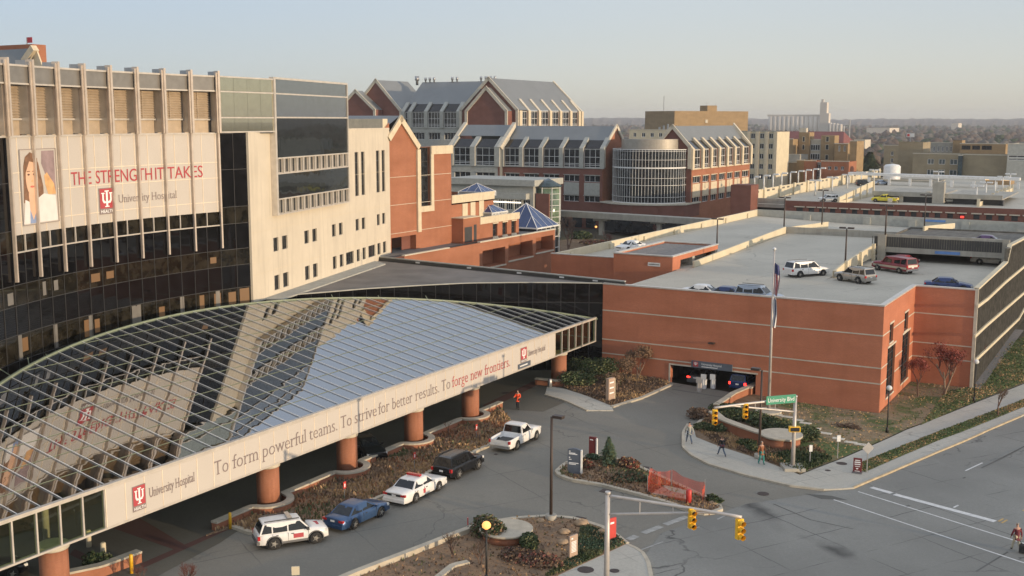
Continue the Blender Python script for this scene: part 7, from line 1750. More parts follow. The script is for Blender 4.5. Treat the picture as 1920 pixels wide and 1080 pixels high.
def head(parent, x, y, z, yaw):       # three-lens signal head in world coords
    d = Vector((math.cos(yaw), math.sin(yaw), 0)); s = Vector((-d.y, d.x, 0)); T = lambda a, b, c: Vector((x, y, z)) + d*a + s*b + Vector((0, 0, c))
    mb = MB(T)
    for k in range(3): mb.box(-.13, .13, -.18, .18, -.38*k-.36, -.38*k, 0)
    h_ = mb.build('signal_head', ['signal_yellow'], parent, uv=False, fix=False)
    for k in range(3):
        mb = MB(T); zc = -.38*k-.18; mb.tube([(.13, 0, zc), (.40, 0, zc-.02)], .15, 12, cap=False); mb.build('visor', ['signal_yellow'], h_, uv=False)
        mb = MB(T); mb.tube([(.131, 0, zc), (.15, 0, zc)], .13, 12); mb.build('lens', ['black'], h_, uv=False)
    return h_
def mast(P0, zt, zmid, P1, z1, label, heads, bend=0.5):
    r = thing('traffic_signal', label, 'traffic signal', P0, 'traffic signals on mast arms')
    I = lambda p: tuple(p); mb = MB(lambda a, b, c: Vector((a, b, c)))
    mb.tube([(P0.x, P0.y, P0.z), (P0.x, P0.y, zt)], [.17, .13], 12); mb.lathe((P0.x, P0.y, P0.z), [(.26, 0), (.26, .25)], 12); mb.lathe((P0.x, P0.y, zt), [(.17, 0), (.15, .12)], 12); mb.build('pole', ['pole_steel'], r, uv=False)
    a = Vector((P0.x, P0.y, zt-.12)); e = Vector((P1.x, P1.y, z1)); b_ = Vector((P0.x, P0.y, zmid)); mb = MB(lambda a, b, c: Vector((a, b, c)))
    up = []; lo = []
    for i in range(13):
        f = i/12; g = min(1, f/.8); p = a.lerp(e, f); q = b_.lerp(e, f); zz = e.z+.12*(1-f)
        p.z = a.z+(e.z-a.z)*(f**2.2); q.z = b_.z+(e.z+.05-b_.z)*min(1, f*1.25); q.z = min(q.z, p.z-.0) if f > .8 else q.z
        up.append(tuple(p)); lo.append(tuple(q))
    mb.tube(up, .09, 8); mb.tube(lo, .07, 8)
    for i in (3, 6): mb.bar(up[i], lo[i], .05)
    mb.build('mast_arm', ['pole_steel'], r, uv=False)
    for f, dz, yaw in heads:
        p = a.lerp(e, f); i = min(12, int(f*12)); head(r, p.x, p.y, up[i][2]-dz, yaw)
    return r
P0 = G(1139.5, 927, 5.9); P0.z = .12; PE = G(1391, 968, 5.75)
YW = math.atan2(DA.y, DA.x)
mast(P0, 5.95, 4.75, PE, 5.7, 'near traffic signal on a long steel arm at the bottom centre', [(.64, -.02, YW+2.3), (.985, .12, YW+2.5)])
P2g = Gh(1486, 882); P2 = L(P2g[0], P2g[1], .12); P2E = G(1339, 766, 5.4)
r2 = mast(P2, 5.7, 4.55, P2E, 5.45, 'far traffic signal carrying the green street name sign', [(.62, -.02, -YW*.2-1.0), (.99, .15, -YW*.2-1.0)])
ad = (P2E-P2); ad.z = 0; ad.normalize()
sa, sb = G(1484, 744, 5.9), G(1451, 754, 5.6); sd = (sa-sb); sd.z = 0; sl_n = 2.7; sd.normalize(); nn_ = Vector((sd.y, -sd.x, 0))
sc_ = P2+ad*1.4; SGN = lambda s, o, z: Vector((sc_.x, sc_.y, 0)) + sd*s + nn_*(o+.22) + Vector((0, 0, z))
mb = MB(SGN); mb.box(-1.25, 1.25, -.02, .02, 5.35, 6.0, 0); sg = mb.build('street_name_sign', ['sign_green'], r2, uv=False)
mb = MB(SGN); put_text(mb, 'University Blvd', -1.12, 1.12, 5.52, 5.84, .03, 0, .0, False); mb.build('lettering', ['ink_white'], sg, uv=False, fix=False)
mb = MB(lambda a, b, c: P2+Vector((a, b, c))); mb.box(-.42, .42, -.28, .1, 2.9, 3.3, 0); mb.box(-.34, .34, -.31, -.281, 2.95, 3.25, 1); mb.build('pedestrian_signal', ['signal_yellow', 'black'], r2, uv=False)
mb = MB(lambda a, b, c: P2+Vector((a, b, c))); mb.box(-.8, .8, -.8, .8, -.1, .18); mb.build('footing', ['concrete'], r2, uv=False)
# flagpole
FG = Gh(1441, 775); fx, fy = FG[0], FG[1]
FP = thing('flagpole', 'tall white flagpole before the garage wall with two limp flags', 'flagpole', L(fx, fy, hz(fx, fy)+.1))
dd = ray(1453, 470); Pf = L(fx, fy, 0); t = math.hypot(Pf.x, Pf.y)/math.hypot(dd.x, dd.y); zft = CAMH+dd.z*t
mb = MB(); mb.tube([(fx, fy, hz(fx, fy)), (fx, fy, zft)], [.16, .07], 10); mb.build('pole', ['pole_steel'], FP)
mb = MB(); mb.lathe((fx, fy, zft), [(.05, 0), (.17, .1), (.17, .2), (.05, .3)], 12); mb.build('finial', ['lamp_white'], FP)
mb = MB(); mb.lathe((fx, fy, hz(fx, fy)), [(1.2, 0), (1.2, .3)], 24); mb.build('footing', ['kerb_stone'], FP)
def flag(z0, z1, w_, cols_, name, lab, seed):
    mb = MB(); n = len(cols_); m_ = 12; rnd = random.Random(seed); pts = []
    for j in range(m_+1):
        f = j/m_; row = []
        for i in range(n+1):
            g = i/n; row.append((fx-.09-w_*g*(.55+.45*math.sin(f*2.6+.4)), fy+.10*math.sin(i*2.1+f*3)*(g+.2), z1-(z1-z0)*f-.5*g*w_))
        pts.append(row)
    for j in range(m_):
        for i in range(n): mb.face([pts[j][i], pts[j][i+1], pts[j+1][i+1], pts[j+1][i]], 2 if (j < 4 and cols_[0] == 0) else cols_[i])
    mb.build(name, ['flag_red', 'flag_white', 'flag_blue'], FP, uv=False, fix=False)
flag(zft-4.0, zft-1.1, .52, [0, 1, 0, 1, 0, 1, 0], 'striped_flag', '', 1); flag(zft-7.0, zft-4.3, .38, [1, 1, 2, 1, 1], 'white_flag', '', 2)
# bollards and small posts
for x, yb, yt, r, mm, lab in ((432, 992, 961, .10, 'yellow', 'yellow bollard at the left end of the long planter wall'), (247, 1075, 1040, .11, 'yellow', 'yellow bollard at the bottom left planter stub'), (167, 1025, 995, .16, 'concrete_wall', 'pale round bollard partly behind the fascia corner'), (195, 1054, 1018, .16, 'concrete_wall', 'pale round bollard left of the lower yellow one'), (1031, 727, 710, .22, 'metal_grey', 'grey litter bin at the end of the far planter wall')):
    g_ = Gh(x, yb); h = (yb-yt)/2120*math.hypot(*[c for c in L(g_[0], g_[1])[:2]])*1.06; mb = MB(); mb.lathe((g_[0], g_[1], hz(*g_[:2])), [(r, 0), (r, h-.06), (r*.7, h)], 14)
    tag(mb.build('bollard' if 'bin' not in lab else 'litter_bin', [mm]), lab, 'bollard' if 'bin' not in lab else 'bin')
# board signs: name, label, px left/right bottom, height, colour, text
def board(name, label, xa, ya, xb, yb, h, z0, mat, lines=(), th=.18, arch=False, edge=None, post=None, txtmat='ink_white', real=None, up=0.0, cat='sign', w_fix=None):
    A_, B_ = Gh(xa, ya), Gh(xb, yb); PA, PB = L(A_[0], A_[1]), L(B_[0], B_[1]); d = PB-PA; w_ = d.length
    if w_fix: d = d.normalized()*w_fix; w_ = w_fix
    T = wallT(PA, d); g = hz(A_[0], A_[1])+.1
    r = thing(name, label, cat, PA+Vector((0, 0, g)))
    mb = MB(T)
    if arch: mb.slab([(0, -th), (w_, -th), (w_, 0), (0, 0)], g, g+h-.12); mb.mesh([(w_*k/6, o, g+h-.12+.12*math.sin(math.pi*k/6)) for o in (0, -th) for k in range(7)]+[], [tuple(range(7)), tuple(range(13, 6, -1))]+[(k, k+7, k+8, k+1) for k in range(6)])
    else: mb.box(0, w_, -th, 0, g+up, g+up+h)
    mb.build('panel', [mat], r)
    if edge: mb = MB(T); mb.box(w_, w_+.09, -th-.02, .02, g+up, g+up+h-.1); mb.build('edge', [edge], r)
    if lines:
        mb = MB(T)
        for s0, s1, z, hh in lines: mb.box(w_*s0, w_*s1, .001, .012, g+up+h*z, g+up+h*(z+hh))
        mb.build('markings', [txtmat], r, fix=False)
    if up: mb = MB(T); mb.bar((w_/2, -th/2, g), (w_/2, -th/2, g+up), .08); mb.build('post', ['metal_grey'], r)
    return r, T, w_, g
board('direction_sign', 'slate blue arched-top direction sign at the island tip', 1064, 890, 1088, 893, 2.0, 0, 'sign_slate', [(.1, .22, .86, .04), (.1, .6, .80, .03), (.1, .75, .76, .03), (.1, .2, .62, .04), (.1, .3, .55, .03), (.1, .85, .42, .03), (.1, .65, .37, .03)], .22, True, 'lamp_white')
board('information_sign', 'dark maroon sign panel standing left of the small conifer', 1104, 855, 1117, 857, 1.5, 0, 'sign_maroon', [(.15, .6, .82, .05)], .15, edge='lamp_white')
board('direction_sign', 'red sign with many white lines in the corner bed', 1068, 1054, 1083, 1048, 1.5, 0, 'sign_tan', [(.2, .4, .85, .06)]+[(.2, .8, .3+.06*k, .03) for k in range(8)], .12, edge=None)
board('direction_sign', 'red sign with a black square behind the near signal pole', 1141, 1019, 1155, 1015, 1.5, 0, 'sign_red', [(.2, .7, .75, .08)], .12)
board('direction_sign', 'tan monument sign with three white lines by the hedge', 1141, 755, 1152, 752, 2.2, 0, 'sign_tan', [(.15, .85, .78, .06), (.15, .85, .55, .06), (.15, .85, .32, .06)], .35, edge='limestone')
r_, T_, w_, g = board('board_sign', 'maroon pavement board sign on a grey foot at the corner', 1599, 888, 1615, 890, 1.15, 0, 'sign_maroon', [(.2, .8, .82, .06), (.15, .85, .68, .08), (.15, .85, .55, .06), (.2, .8, .42, .04), (.35, .6, .25, .08), (.2, .8, .10, .04)], .08)
mb = MB(T_); mb.box(-.05, w_+.05, -.4, .35, g-.02, g+.08); mb.build('foot', ['plastic_grey'], r_)
for x, y, yt, lab in ((825, 824, 800, ''),): pass
for x, yb, yt, lab in ((646, 938, 903, 'small red sign on a post behind the blue sedan'), (777, 884, 848, 'small red sign on a post behind the white police sedan'), (893, 826, 796, 'small red sign on a post behind the white pickup')):
    g_ = Gh(x, yb); P = L(g_[0], g_[1]); h = (yb-yt)/2120*P.length*1.07; r = thing('parking_sign', lab, 'sign', P, 'small red parking signs')
    mb = MB(); mb.bar((g_[0], g_[1], 0), (g_[0], g_[1], h), .05); mb.build('post', ['metal_grey'], r)
    T = wallT(P, DB); mb = MB(T); mb.box(-.15, .15, .03, .05, h-.5, h, 0); mb.box(-.05, .05, .051, .056, h-.4, h-.15, 1); mb.build('panel', ['sign_red', 'ink_white'], r, fix=False)
for x, yb, yt, w_, mm, lab, dia in ((1625, 889, 834, .75, 'metal_grey', 'grey back of a diamond road sign on a thin post', 1), (1518, 876, 838, .25, 'lamp_white', 'thin pale post with small box on the corner lawn', 0), (1570, 862, 820, .3, 'lamp_white', 'white utility post on a concrete foot in the lawn', 0), (555, 1095, 1064, .45, 'concrete_wall', 'plain back of a small sign at the bottom edge', 0), (877, 1000, 972, .06, 'sign_red', 'thin red-topped marker post at the corner bed kerb', 0)):
    g_ = Gh(x, yb); P = L(g_[0], g_[1]); h = (yb-yt)/2120*P.length*1.07; r = thing('post_sign', lab, 'sign post', P)
    z0 = hz(*g_[:2])+.1; mb = MB(); mb.bar((g_[0], g_[1], z0), (g_[0], g_[1], z0+h), .06); mb.build('post', ['metal_grey'], r)
    T = wallT(P, Vector((1, .15, 0))); mb = MB(T)
    if dia: q = w_/2*1.25; c = z0+h-q; mb.mesh([(0, .04, c+q), (-q, .04, c), (0, .04, c-q), (q, .04, c), (0, .06, c+q), (-q, .06, c), (0, .06, c-q), (q, .06, c)], [(0, 1, 2, 3), (7, 6, 5, 4), (0, 4, 5, 1), (1, 5, 6, 2), (2, 6, 7, 3), (3, 7, 4, 0)])
    else: mb.box(-w_/2, w_/2, .035, .12, z0+h-.5, z0+h)
    mb.build('panel', [mm], r)
# kiosks at the drive-in
for x, y, mm, lab in ((1320, 722, 'lamp_white', 'white ticket machine on the entry island'), (1337, 722, 'lamp_white', 'second white ticket machine right of the first'), (1311, 728, 'pole_steel', 'grey sign post at the nose of the entry island')):
    g_ = Gh(x, y+6); P = L(g_[0], g_[1], g_[2]); mb = MB(); mb.box(g_[0]-.2, g_[0]+.2, g_[1]-.2, g_[1]+.2, g_[2], g_[2]+.9); mb.box(g_[0]-.28, g_[0]+.28, g_[1]-.24, g_[1]-.21, g_[2]+.9, g_[2]+1.5); mb.bar((g_[0], g_[1]-.22, g_[2]), (g_[0], g_[1]-.22, g_[2]+1), .08); tag(mb.build('ticket_machine', [mm]), lab, 'ticket machine')
# orange safety fence
OF = thing('safety_fence', 'sagging orange mesh safety fence round a dug hole on the island', 'fence', L(*Gh(1265, 925)[:2]))
fp = [Gh(x, y)[:2] for x, y in ((1284, 945), (1214, 927), (1218, 912), (1259, 917), (1321, 936), (1316, 946))]
for i, (p, q) in enumerate(zip(fp, fp[1:])):
    h0 = [.55, 1.15, 1.25, 1.35, 1.1][i]; h1 = [1.15, 1.2, 1.3, 1.1, 1.0][i]; mb = MB(); n = 8
    for k in range(n):
        f0, f1 = k/n, (k+1)/n; zz = lambda f: .15+(h0+(h1-h0)*f)-.22*math.sin(math.pi*f)
        A_ = (p[0]+(q[0]-p[0])*f0, p[1]+(q[1]-p[1])*f0+.08*math.sin(k*1.7)); B_ = (p[0]+(q[0]-p[0])*f1, p[1]+(q[1]-p[1])*f1+.08*math.sin((k+1)*1.7)); mb.face([(*A_, .15), (*B_, .15), (*B_, zz(f1)), (*A_, zz(f0))])
    mb.build('mesh_panel', ['fence_orange'], OF, fix=False)
for p in fp[1:5]: mb = MB(); mb.bar((*p, 0), (*p, 1.45), .05); mb.build('stake', ['metal_grey'], OF)
g_ = Gh(1291, 946); mb = MB(); mb.lathe((g_[0], g_[1], .1), [(.2, 0), (.2, .9), (.13, 1.0)], 12); tag(mb.build('safety_drum', ['sign_red']), 'slim orange-red marker drum at the fence front', 'marker drum')
g0 = [Gh(x, y)[:2] for x, y in ((1222, 932), (1246, 916), (1300, 928), (1285, 942))]; mb = MB(); mb.slab(g0, .16, .26); tag(mb.build('plywood_sheet', ['sign_tan']), 'flat pinkish board covering the hole inside the orange fence', 'board')

# ================================================================== people
def person(x, yb, yaw, label, top, legs, skin='skin', hair='portrait_hair', shoes='black', stride=.35, arms=(.25, -.2), elbow=.2, h=1.82, gend=0, hairlen=.1, head_tilt=0, dz=.12, extra=None):
    g_ = Gh(x, yb); P = L(g_[0], g_[1], hz(g_[0], g_[1])+dz); r = thing('person', label, 'person', P, rz=yaw); ORG[r] = Vector((0, 0, 0)); s = h/1.75
    def skinmesh(name, vs, es, rad, mat, sub=1):
        me = bpy.data.meshes.new(name); me.from_pydata([(v[0]*s, v[1]*s, v[2]*s) for v in vs], es, []); me.materials.append(MATS[mat])
        o = bpy.data.objects.new(name, me); COL.objects.link(o); o.parent = r; o.modifiers.new('skin', 'SKIN')
        for i, q in enumerate(rad): me.skin_vertices[0].data[i].radius = (q[0]*s, q[1]*s) if isinstance(q, tuple) else (q*s, q*s)
        me.skin_vertices[0].data[0].use_root = True
        o.modifiers['skin'].use_smooth_shade = True; m_ = o.modifiers.new('sub', 'SUBSURF'); m_.levels = m_.render_levels = sub; ORG[o] = Vector((0, 0, 0)); return o
    st = stride; hipz, knz = .93, .50
    def leg(sd, f):
        hip = (0, sd*.09, hipz); kn = (math.sin(f*.8+.15)*.43, sd*.10, hipz-.42); an = (kn[0]+math.sin(f-.15 if f > 0 else f*1.2-.25)*.42, sd*.10, max(.08, kn[2]-.42*math.cos(f*.9))); return hip, kn, an, (an[0]+.15, sd*.11, max(.03, an[2]-.05))
    LR = [leg(1, st), leg(-1, -st)]
    # body: one continuous figure
    V = [(0, 0, .95), (0, 0, 1.12), (0, 0, 1.30), (0, 0, 1.44), (.01, 0, 1.52), (.03+head_tilt*.5, 0, 1.60), (.045+head_tilt, 0, 1.68), (.02+head_tilt, 0, 1.745)]
    E = [(i, i+1) for i in range(7)]; Rr = [(.15, .11), (.13, .10), (.15, .11), (.12, .09), (.055, .055), (.075, .085), (.078, .095), (.05, .06)]
    arm_pts = []
    for sd, a in ((1, arms[0]), (-1, arms[1])):
        el = (math.sin(a)*.28, sd*.25, 1.42-.28*math.cos(a)); wr = (el[0]+math.sin(a+elbow)*.25, sd*.26, el[2]-.25*math.cos(a+elbow)); pm = (wr[0]+math.sin(a+elbow)*.07, sd*.26, wr[2]-.07*math.cos(a+elbow))
        b = len(V); V += [(0, sd*.18, 1.42), el, wr, pm]; E += [(3, b), (b, b+1), (b+1, b+2), (b+2, b+3)]; Rr += [.055, .042, .028, .035]; arm_pts.append(((0, sd*.17, 1.42), el, wr))
        for k, (ln, off) in enumerate(((.075, .03), (.085, .012), (.08, -.008), (.065, -.026))): 
            c = len(V); V += [(pm[0]+off, pm[1]+sd*.01, pm[2]-.05), (pm[0]+off+.008, pm[1], pm[2]-.05-ln*.6)]; E += [(b+3, c), (c, c+1)]; Rr += [.009, .008]
        c = len(V); V += [(pm[0]+.045, pm[1]-sd*.01, pm[2]-.02)]; E += [(b+3, c)]; Rr += [.010]
    for (hip, kn, an, toe) in LR: b = len(V); V += [hip, kn, an]; E += [(0, b), (b, b+1), (b+1, b+2)]; Rr += [.085, .055, .04]
    skinmesh('body', V, E, Rr, skin)
    skinmesh('jacket', [(0, 0, .90), (0, 0, 1.10), (0, 0, 1.30), (0, 0, 1.43), arm_pts[0][0], arm_pts[0][1], arm_pts[0][2], arm_pts[1][0], arm_pts[1][1], arm_pts[1][2], (0, 0, .78)], [(0, 1), (1, 2), (2, 3), (3, 4), (4, 5), (5, 6), (3, 7), (7, 8), (8, 9), (0, 10)],
             [(.19, .14), (.17, .13), (.185, .14), (.13, .10), .075, .062, .05, .075, .062, .05, (.18, .14)], top)
    lv = [(0, 0, .95)]; le = []; lr = [(.165, .125)]
    for (hip, kn, an, toe) in LR: b = len(lv); lv += [hip, kn, an]; le += [(0, b), (b, b+1), (b+1, b+2)]; lr += [.105, .078, .065]
    skinmesh('trousers', lv, le, lr, legs)
    for (hip, kn, an, toe) in LR: skinmesh('shoe', [(an[0]-.03, an[1], an[2]-.02), toe], [(0, 1)], [.05, .045], shoes)
    hv = [(-.01+head_tilt, 0, 1.66), (-.005+head_tilt, 0, 1.73), (.03+head_tilt, 0, 1.765)]; he = [(0, 1), (1, 2)]; hr = [(.08, .075), (.085, .09), (.06, .06)]
    if hairlen > .2: hv.append((-.06, 0, 1.66-hairlen)); he.append((0, 3)); hr.append((.07, .04))
    skinmesh('hair', hv, he, hr, hair)
    return r, s
plain('cloth_orange', (0.85, 0.09, 0.02), .7); plain('cloth_black', (0.02, 0.02, 0.022), .8); plain('cloth_grey', (0.36, 0.36, 0.31), .8); plain('cloth_jeans', (0.10, 0.13, 0.18), .8); plain('cloth_brown', (0.30, 0.11, 0.045), .7)
plain('cloth_maroon', (0.16, 0.025, 0.035), .8); plain('cloth_khaki', (0.48, 0.42, 0.30), .8); plain('hair_grey', (0.30, 0.26, 0.22), .8); plain('cloth_teal', (0.04, 0.22, 0.20), .8)
def yawto(x0, y0, x1, y1): a, b = L(*Gh(x0, y0)[:2]), L(*Gh(x1, y1)[:2]); d = b-a; return math.atan2(d.y, d.x)
person(971, 768, yawto(971, 768, 940, 800), 'person in orange safety vest and black clothes, head bowed, arms folded low', 'cloth_orange', 'cloth_black', stride=.10, arms=(.5, .5), elbow=1.2, head_tilt=.05, dz=.02, hair='cloth_black')
person(1292, 834, yawto(1292, 834, 1250, 800), 'person in loose grey jacket with dark cap walking on the kerb curve', 'cloth_grey', 'cloth_jeans', stride=.45, hair='cloth_black', arms=(.3, -.3))
r_, s_ = person(1353, 858, yawto(1353, 858, 1300, 835), 'person with long dark hair in black top, red waist wrap and jeans, mid-stride', 'cloth_black', 'cloth_jeans', stride=.5, hairlen=.28, h=1.68)
mb = MB(lambda a, b, c: Vector((a, b, c))); mb.lathe((0, 0, .84), [(.19, 0), (.2, .06), (.18, .14)], 14); mb.build('waist_wrap', ['cloth_maroon'], r_, uv=False)
person(1427, 873, yawto(1427, 873, 1500, 905), 'person in brown jacket and teal trousers beside the dark lamp', 'cloth_brown', 'cloth_teal', stride=.22, hair='hair_grey', shoes='cloth_teal')
person(1905, 1034, yawto(1905, 1034, 1860, 1005), 'person in maroon jacket and khaki trousers on the crossing', 'cloth_maroon', 'cloth_khaki', stride=.35, hair='hair_grey', dz=.01)
g_ = Gh(1917, 1037); mb = MB(); mb.box(g_[0]-.25, g_[0]+.2, g_[1]-.2, g_[1]+.15, .06, .55); mb.bar((g_[0], g_[1], .5), (g_[0]+.35, g_[1]+.1, .95), .04); tag(mb.build('wheeled_bag', ['cloth_black']), 'black wheeled bag pulled behind the person on the crossing', 'bag')

# ================================================================== plants
def leafmass(mb, c, rx, ry, rz, n, size, rnd, m=0, shell=.55, zmin=0.0, mvar=1):
    for _ in range(n):
        while True:
            p = [rnd.uniform(-1, 1) for _ in range(3)]; q = math.sqrt(sum(t*t for t in p))
            if q <= 1 and q > shell*rnd.random()**.5: break
        x, y, z = c[0]+p[0]*rx, c[1]+p[1]*ry, max(zmin, c[2]+p[2]*rz); a = rnd.uniform(0, math.pi); b = rnd.uniform(-.9, .9); s = size*rnd.uniform(.6, 1.4)
        dx = (math.cos(a)*s, math.sin(a)*s, 0); dy = (-math.sin(a)*s*math.sin(b)*.6, math.cos(a)*s*math.sin(b)*.6, math.cos(b)*s*.7)
        mb.face([(x-dx[0]-dy[0], y-dx[1]-dy[1], z-dy[2]), (x+dx[0]*.8-dy[0], y+dx[1]*.8-dy[1], z-dy[2]*.6), (x+dx[0]+dy[0], y+dx[1]+dy[1], z+dy[2]), (x-dx[0]*.6+dy[0], y-dx[1]*.6+dy[1], z+dy[2])], m if mvar == 1 else rnd.randrange(mvar))
def shrub(x, y, rx, ry, rz, n, mats, label, name='shrub', size=.10, group=None, seed=None):
    g_ = Gh(x, y); z0 = hz(*g_[:2])+.1; rnd = random.Random(seed or int(x*7+y)); r = thing(name, label, 'shrub', L(g_[0], g_[1], z0), group)
    mb = MB(); nb = 3+int(max(rx, ry)/1.0)
    for k in range(nb):
        a = rnd.uniform(0, 6.28); q = rnd.uniform(.1, .55); leafmass(mb, (g_[0]+math.cos(a)*rx*q, g_[1]+math.sin(a)*ry*q, z0+rz*rnd.uniform(.4, .6)), rx*rnd.uniform(.5, .7), ry*rnd.uniform(.5, .7), rz*rnd.uniform(.45, .62), n//nb, size, rnd, mvar=len(mats), zmin=z0)
    mb.build('foliage', mats, r, uv=False, fix=False)
    mb = MB(); 
    for k in range(6): a = rnd.uniform(0, 6.28); mb.bar((g_[0], g_[1], z0-.05), (g_[0]+math.cos(a)*rx*.5, g_[1]+math.sin(a)*ry*.5, z0+rz*.7), .03)
    mb.build('stems', ['twig'], r, uv=False, fix=False)
DK = ['leaf_dark', 'leaf_olive', 'leaf_dark']; BR = ['leaf_brown', 'twig', 'leaf_olive']; RD = ['leaf_brown', 'leaf_bud', 'twig', 'straw']
for x, y, rx, ry, rz, n, mm, lab in (
    (1082, 722, 2.0, 2.2, 1.2, 2200, DK, 'dark green shrub at the near end of the hedge by the far column'), (1100, 704, 2.2, 2.6, 1.5, 2600, DK, 'dark green shrub in the middle of the hedge beside the canopy'), (1130, 700, 2.2, 2.8, 1.6, 2600, DK, 'dark green shrub against the garage wall corner'),
    (1150, 722, 1.6, 1.6, 1.0, 1200, BR, 'brown twiggy shrub behind the tan monument sign'),
    (1397, 790, 2.4, 1.6, .8, 2400, DK, 'low evergreen shrub at the left end of the curved corner wall'), (1432, 800, 2.2, 1.5, .8, 2200, DK, 'evergreen shrub in the middle of the curved corner wall'), (1370, 776, 2.0, 1.5, .8, 1800, DK, 'evergreen shrub topping the corner bed near the drive'), (1465, 812, 2.0, 1.6, .9, 2200, DK, 'evergreen shrub behind the round wall end'), (1505, 828, 1.5, 1.6, 1.1, 2000, DK, 'tall dark shrub right of the far signal pole'),
    (1316, 808, .9, .8, .6, 600, ['leaf_olive', 'leaf_dark'], 'small green shrub nearest the walking person in grey'), (1341, 812, 1.1, .9, .7, 700, ['leaf_olive', 'leaf_dark'], 'second small green shrub right of the person in grey'), (1312, 785, 1.6, 1.2, .8, 900, ['twig', 'leaf_brown'], 'grey leafless shrub under the left signal head'), (1402, 838, .9, .8, .55, 500, DK, 'small shrub below the curved brick wall'), (1418, 848, .9, .7, .5, 500, DK, 'small shrub beside the person in the brown jacket'),
    (915, 1015, 1.5, 1.4, 1.3, 1700, ['leaf_brown', 'leaf_olive', 'leaf_dark'], 'round olive-brown bush behind the glowing lamp'), (995, 1030, .95, .95, 1.0, 1100, DK, 'round dark green bush right of the round planter'), (1000, 1058, 2.6, 1.2, .5, 1500, ['twig', 'leaf_brown', 'twig_red'], 'low dark brown brushwood below the round green bush'), (960, 1048, 1.6, 1.0, .5, 900, ['twig', 'leaf_brown'], 'low brown brushwood left of the round green bush'),
    (1110, 862, .9, .6, .3, 500, ['leaf_bluegreen'], 'low blue-green mat by the maroon sign panel'), (1178, 880, 1.1, .9, .7, 800, RD, 'rust-red shrub right of the small conifer'), (1196, 902, 1.2, .8, .6, 900, ['leaf_olive', 'leaf_bluegreen', 'leaf_brown'], 'green-grey shrub before the orange fence'), (1165, 905, 1.2, .8, .5, 800, ['leaf_bluegreen', 'leaf_brown'], 'blue-green low shrub on the island front edge'), (1336, 945, .8, .6, .5, 500, DK, 'dark shrub at the island nose beyond the orange fence'), (1097, 880, .9, .7, .5, 500, RD, 'rusty small shrub beside the slate sign'),
    (180, 1066, 1.1, .8, .8, 1000, DK, 'dark round shrub at the bottom left planter'),
    (1087, 448, 3.5, 1.6, 1.4, 900, DK, 'dark clipped shrub in the plaza under the footbridge'),
    (1130, 462, 6, 2, 1.0, 1100, RD, 'reddish hedge in the plaza left of the garage parapet')):
    shrub(x, y, rx, ry, rz, n, mm, lab, size=.085 if y > 600 else .3)
plain('rust', (0.30, 0.14, 0.07), .9, var=.3)
# stuff growing in the beds
def scatter(poly_px, n, mats, label, h=(.1, .35), size=.07, name='ground_cover', seed=1, z=.14, cat='ground cover', uvp=None):
    P = uvp or PX(poly_px); us = [p[0] for p in P]; vv = [p[1] for p in P]; rnd = random.Random(seed); mb = MB(); c = 0
    def inside(u, v):
        k = False
        for i in range(len(P)):
            a, b = P[i], P[i-1]
            if (a[1] > v) != (b[1] > v) and u < (b[0]-a[0])*(v-a[1])/(b[1]-a[1])+a[0]: k = not k
        return k
    patches = [(rnd.uniform(min(us), max(us)), rnd.uniform(min(vv), max(vv)), rnd.uniform(.6, 2.2), rnd.randrange(len(mats))) for _ in range(40)]
    while c < n:
        u, v = rnd.uniform(min(us), max(us)), rnd.uniform(min(vv), max(vv))
        if not inside(u, v): continue
        m_ = rnd.randrange(len(mats))
        for pu, pv, pr, pm in patches:
            if (u-pu)**2+(v-pv)**2 < pr*pr and rnd.random() < .7: m_ = pm; break
        c += 1; g = hz(u, v)+z; a = rnd.uniform(0, 6.28); s = size*rnd.uniform(.5, 1.6); hh = rnd.uniform(*h); lx, ly = rnd.uniform(-.5, .5)*hh, rnd.uniform(-.5, .5)*hh
        mb.face([(u-math.cos(a)*s, v-math.sin(a)*s, g), (u+math.cos(a)*s, v+math.sin(a)*s, g), (u+math.cos(a)*s*.4+lx, v+math.sin(a)*s*.4+ly, g+hh), (u-math.cos(a)*s*.6+lx, v-math.sin(a)*s*.6+ly, g+hh*.9)], m_)
    return tag(mb.build(name, mats, uv=False, fix=False), label, cat, kind='stuff')
scatter(None, 5000, ['straw', 'leaf_brown', 'mulch', 'twig', 'leaf_olive', 'straw', 'rust', 'mulch', 'straw'], 'dry brown and straw plants filling the long bed beside the parked cars', (.06, .32), .07, seed=2, uvp=E1_)
scatter(D1_, 3000, ['leaf_brown', 'straw', 'leaf_olive', 'twig', 'mulch', 'mulch'], 'sparse dry plants in the corner bed', (.04, .2), .06, seed=3)
scatter([(1090, 985), (1155, 1007), (1173, 1023), (1047, 1080), (1020, 1085), (1068, 1050), (1085, 1010)], 6500, ['leaf_dark', 'leaf_olive', 'leaf_bluegreen', 'leaf_dark', 'leaf_olive', 'leaf_dark', 'straw'], 'green groundcover beside the pavement', (.06, .18), .055, seed=4)
scatter(M1, 2000, ['leaf_brown', 'straw', 'mulch', 'twig', 'leaf_olive'], 'mixed dry groundcover on the island', (.04, .22), .06, seed=5)
scatter([(1303, 806), (1345, 836), (1420, 860), (1485, 886), (1500, 872), (1486, 852), (1440, 842), (1380, 822), (1345, 800), (1330, 780)], 3500, ['twig', 'leaf_brown', 'mulch', 'straw'], 'dry bed plants below the curved brick wall', (.04, .2), .06, seed=6)
scatter([(1430, 862), (1485, 886), (1505, 888), (1560, 866), (1530, 842), (1490, 850)], 4500, ['leaf_dark', 'leaf_olive', 'leaf_brown', 'leaf_olive', 'straw', 'leaf_olive', 'leaf_dark'], 'flowering groundcover round the far signal pole', (.1, .4), .06, seed=7)
scatter(None, 6000, ['straw', 'leaf_brown', 'twig'], 'dry grass in the bed by the garage entrance', (.05, .2), .07, seed=8, uvp=F1_)
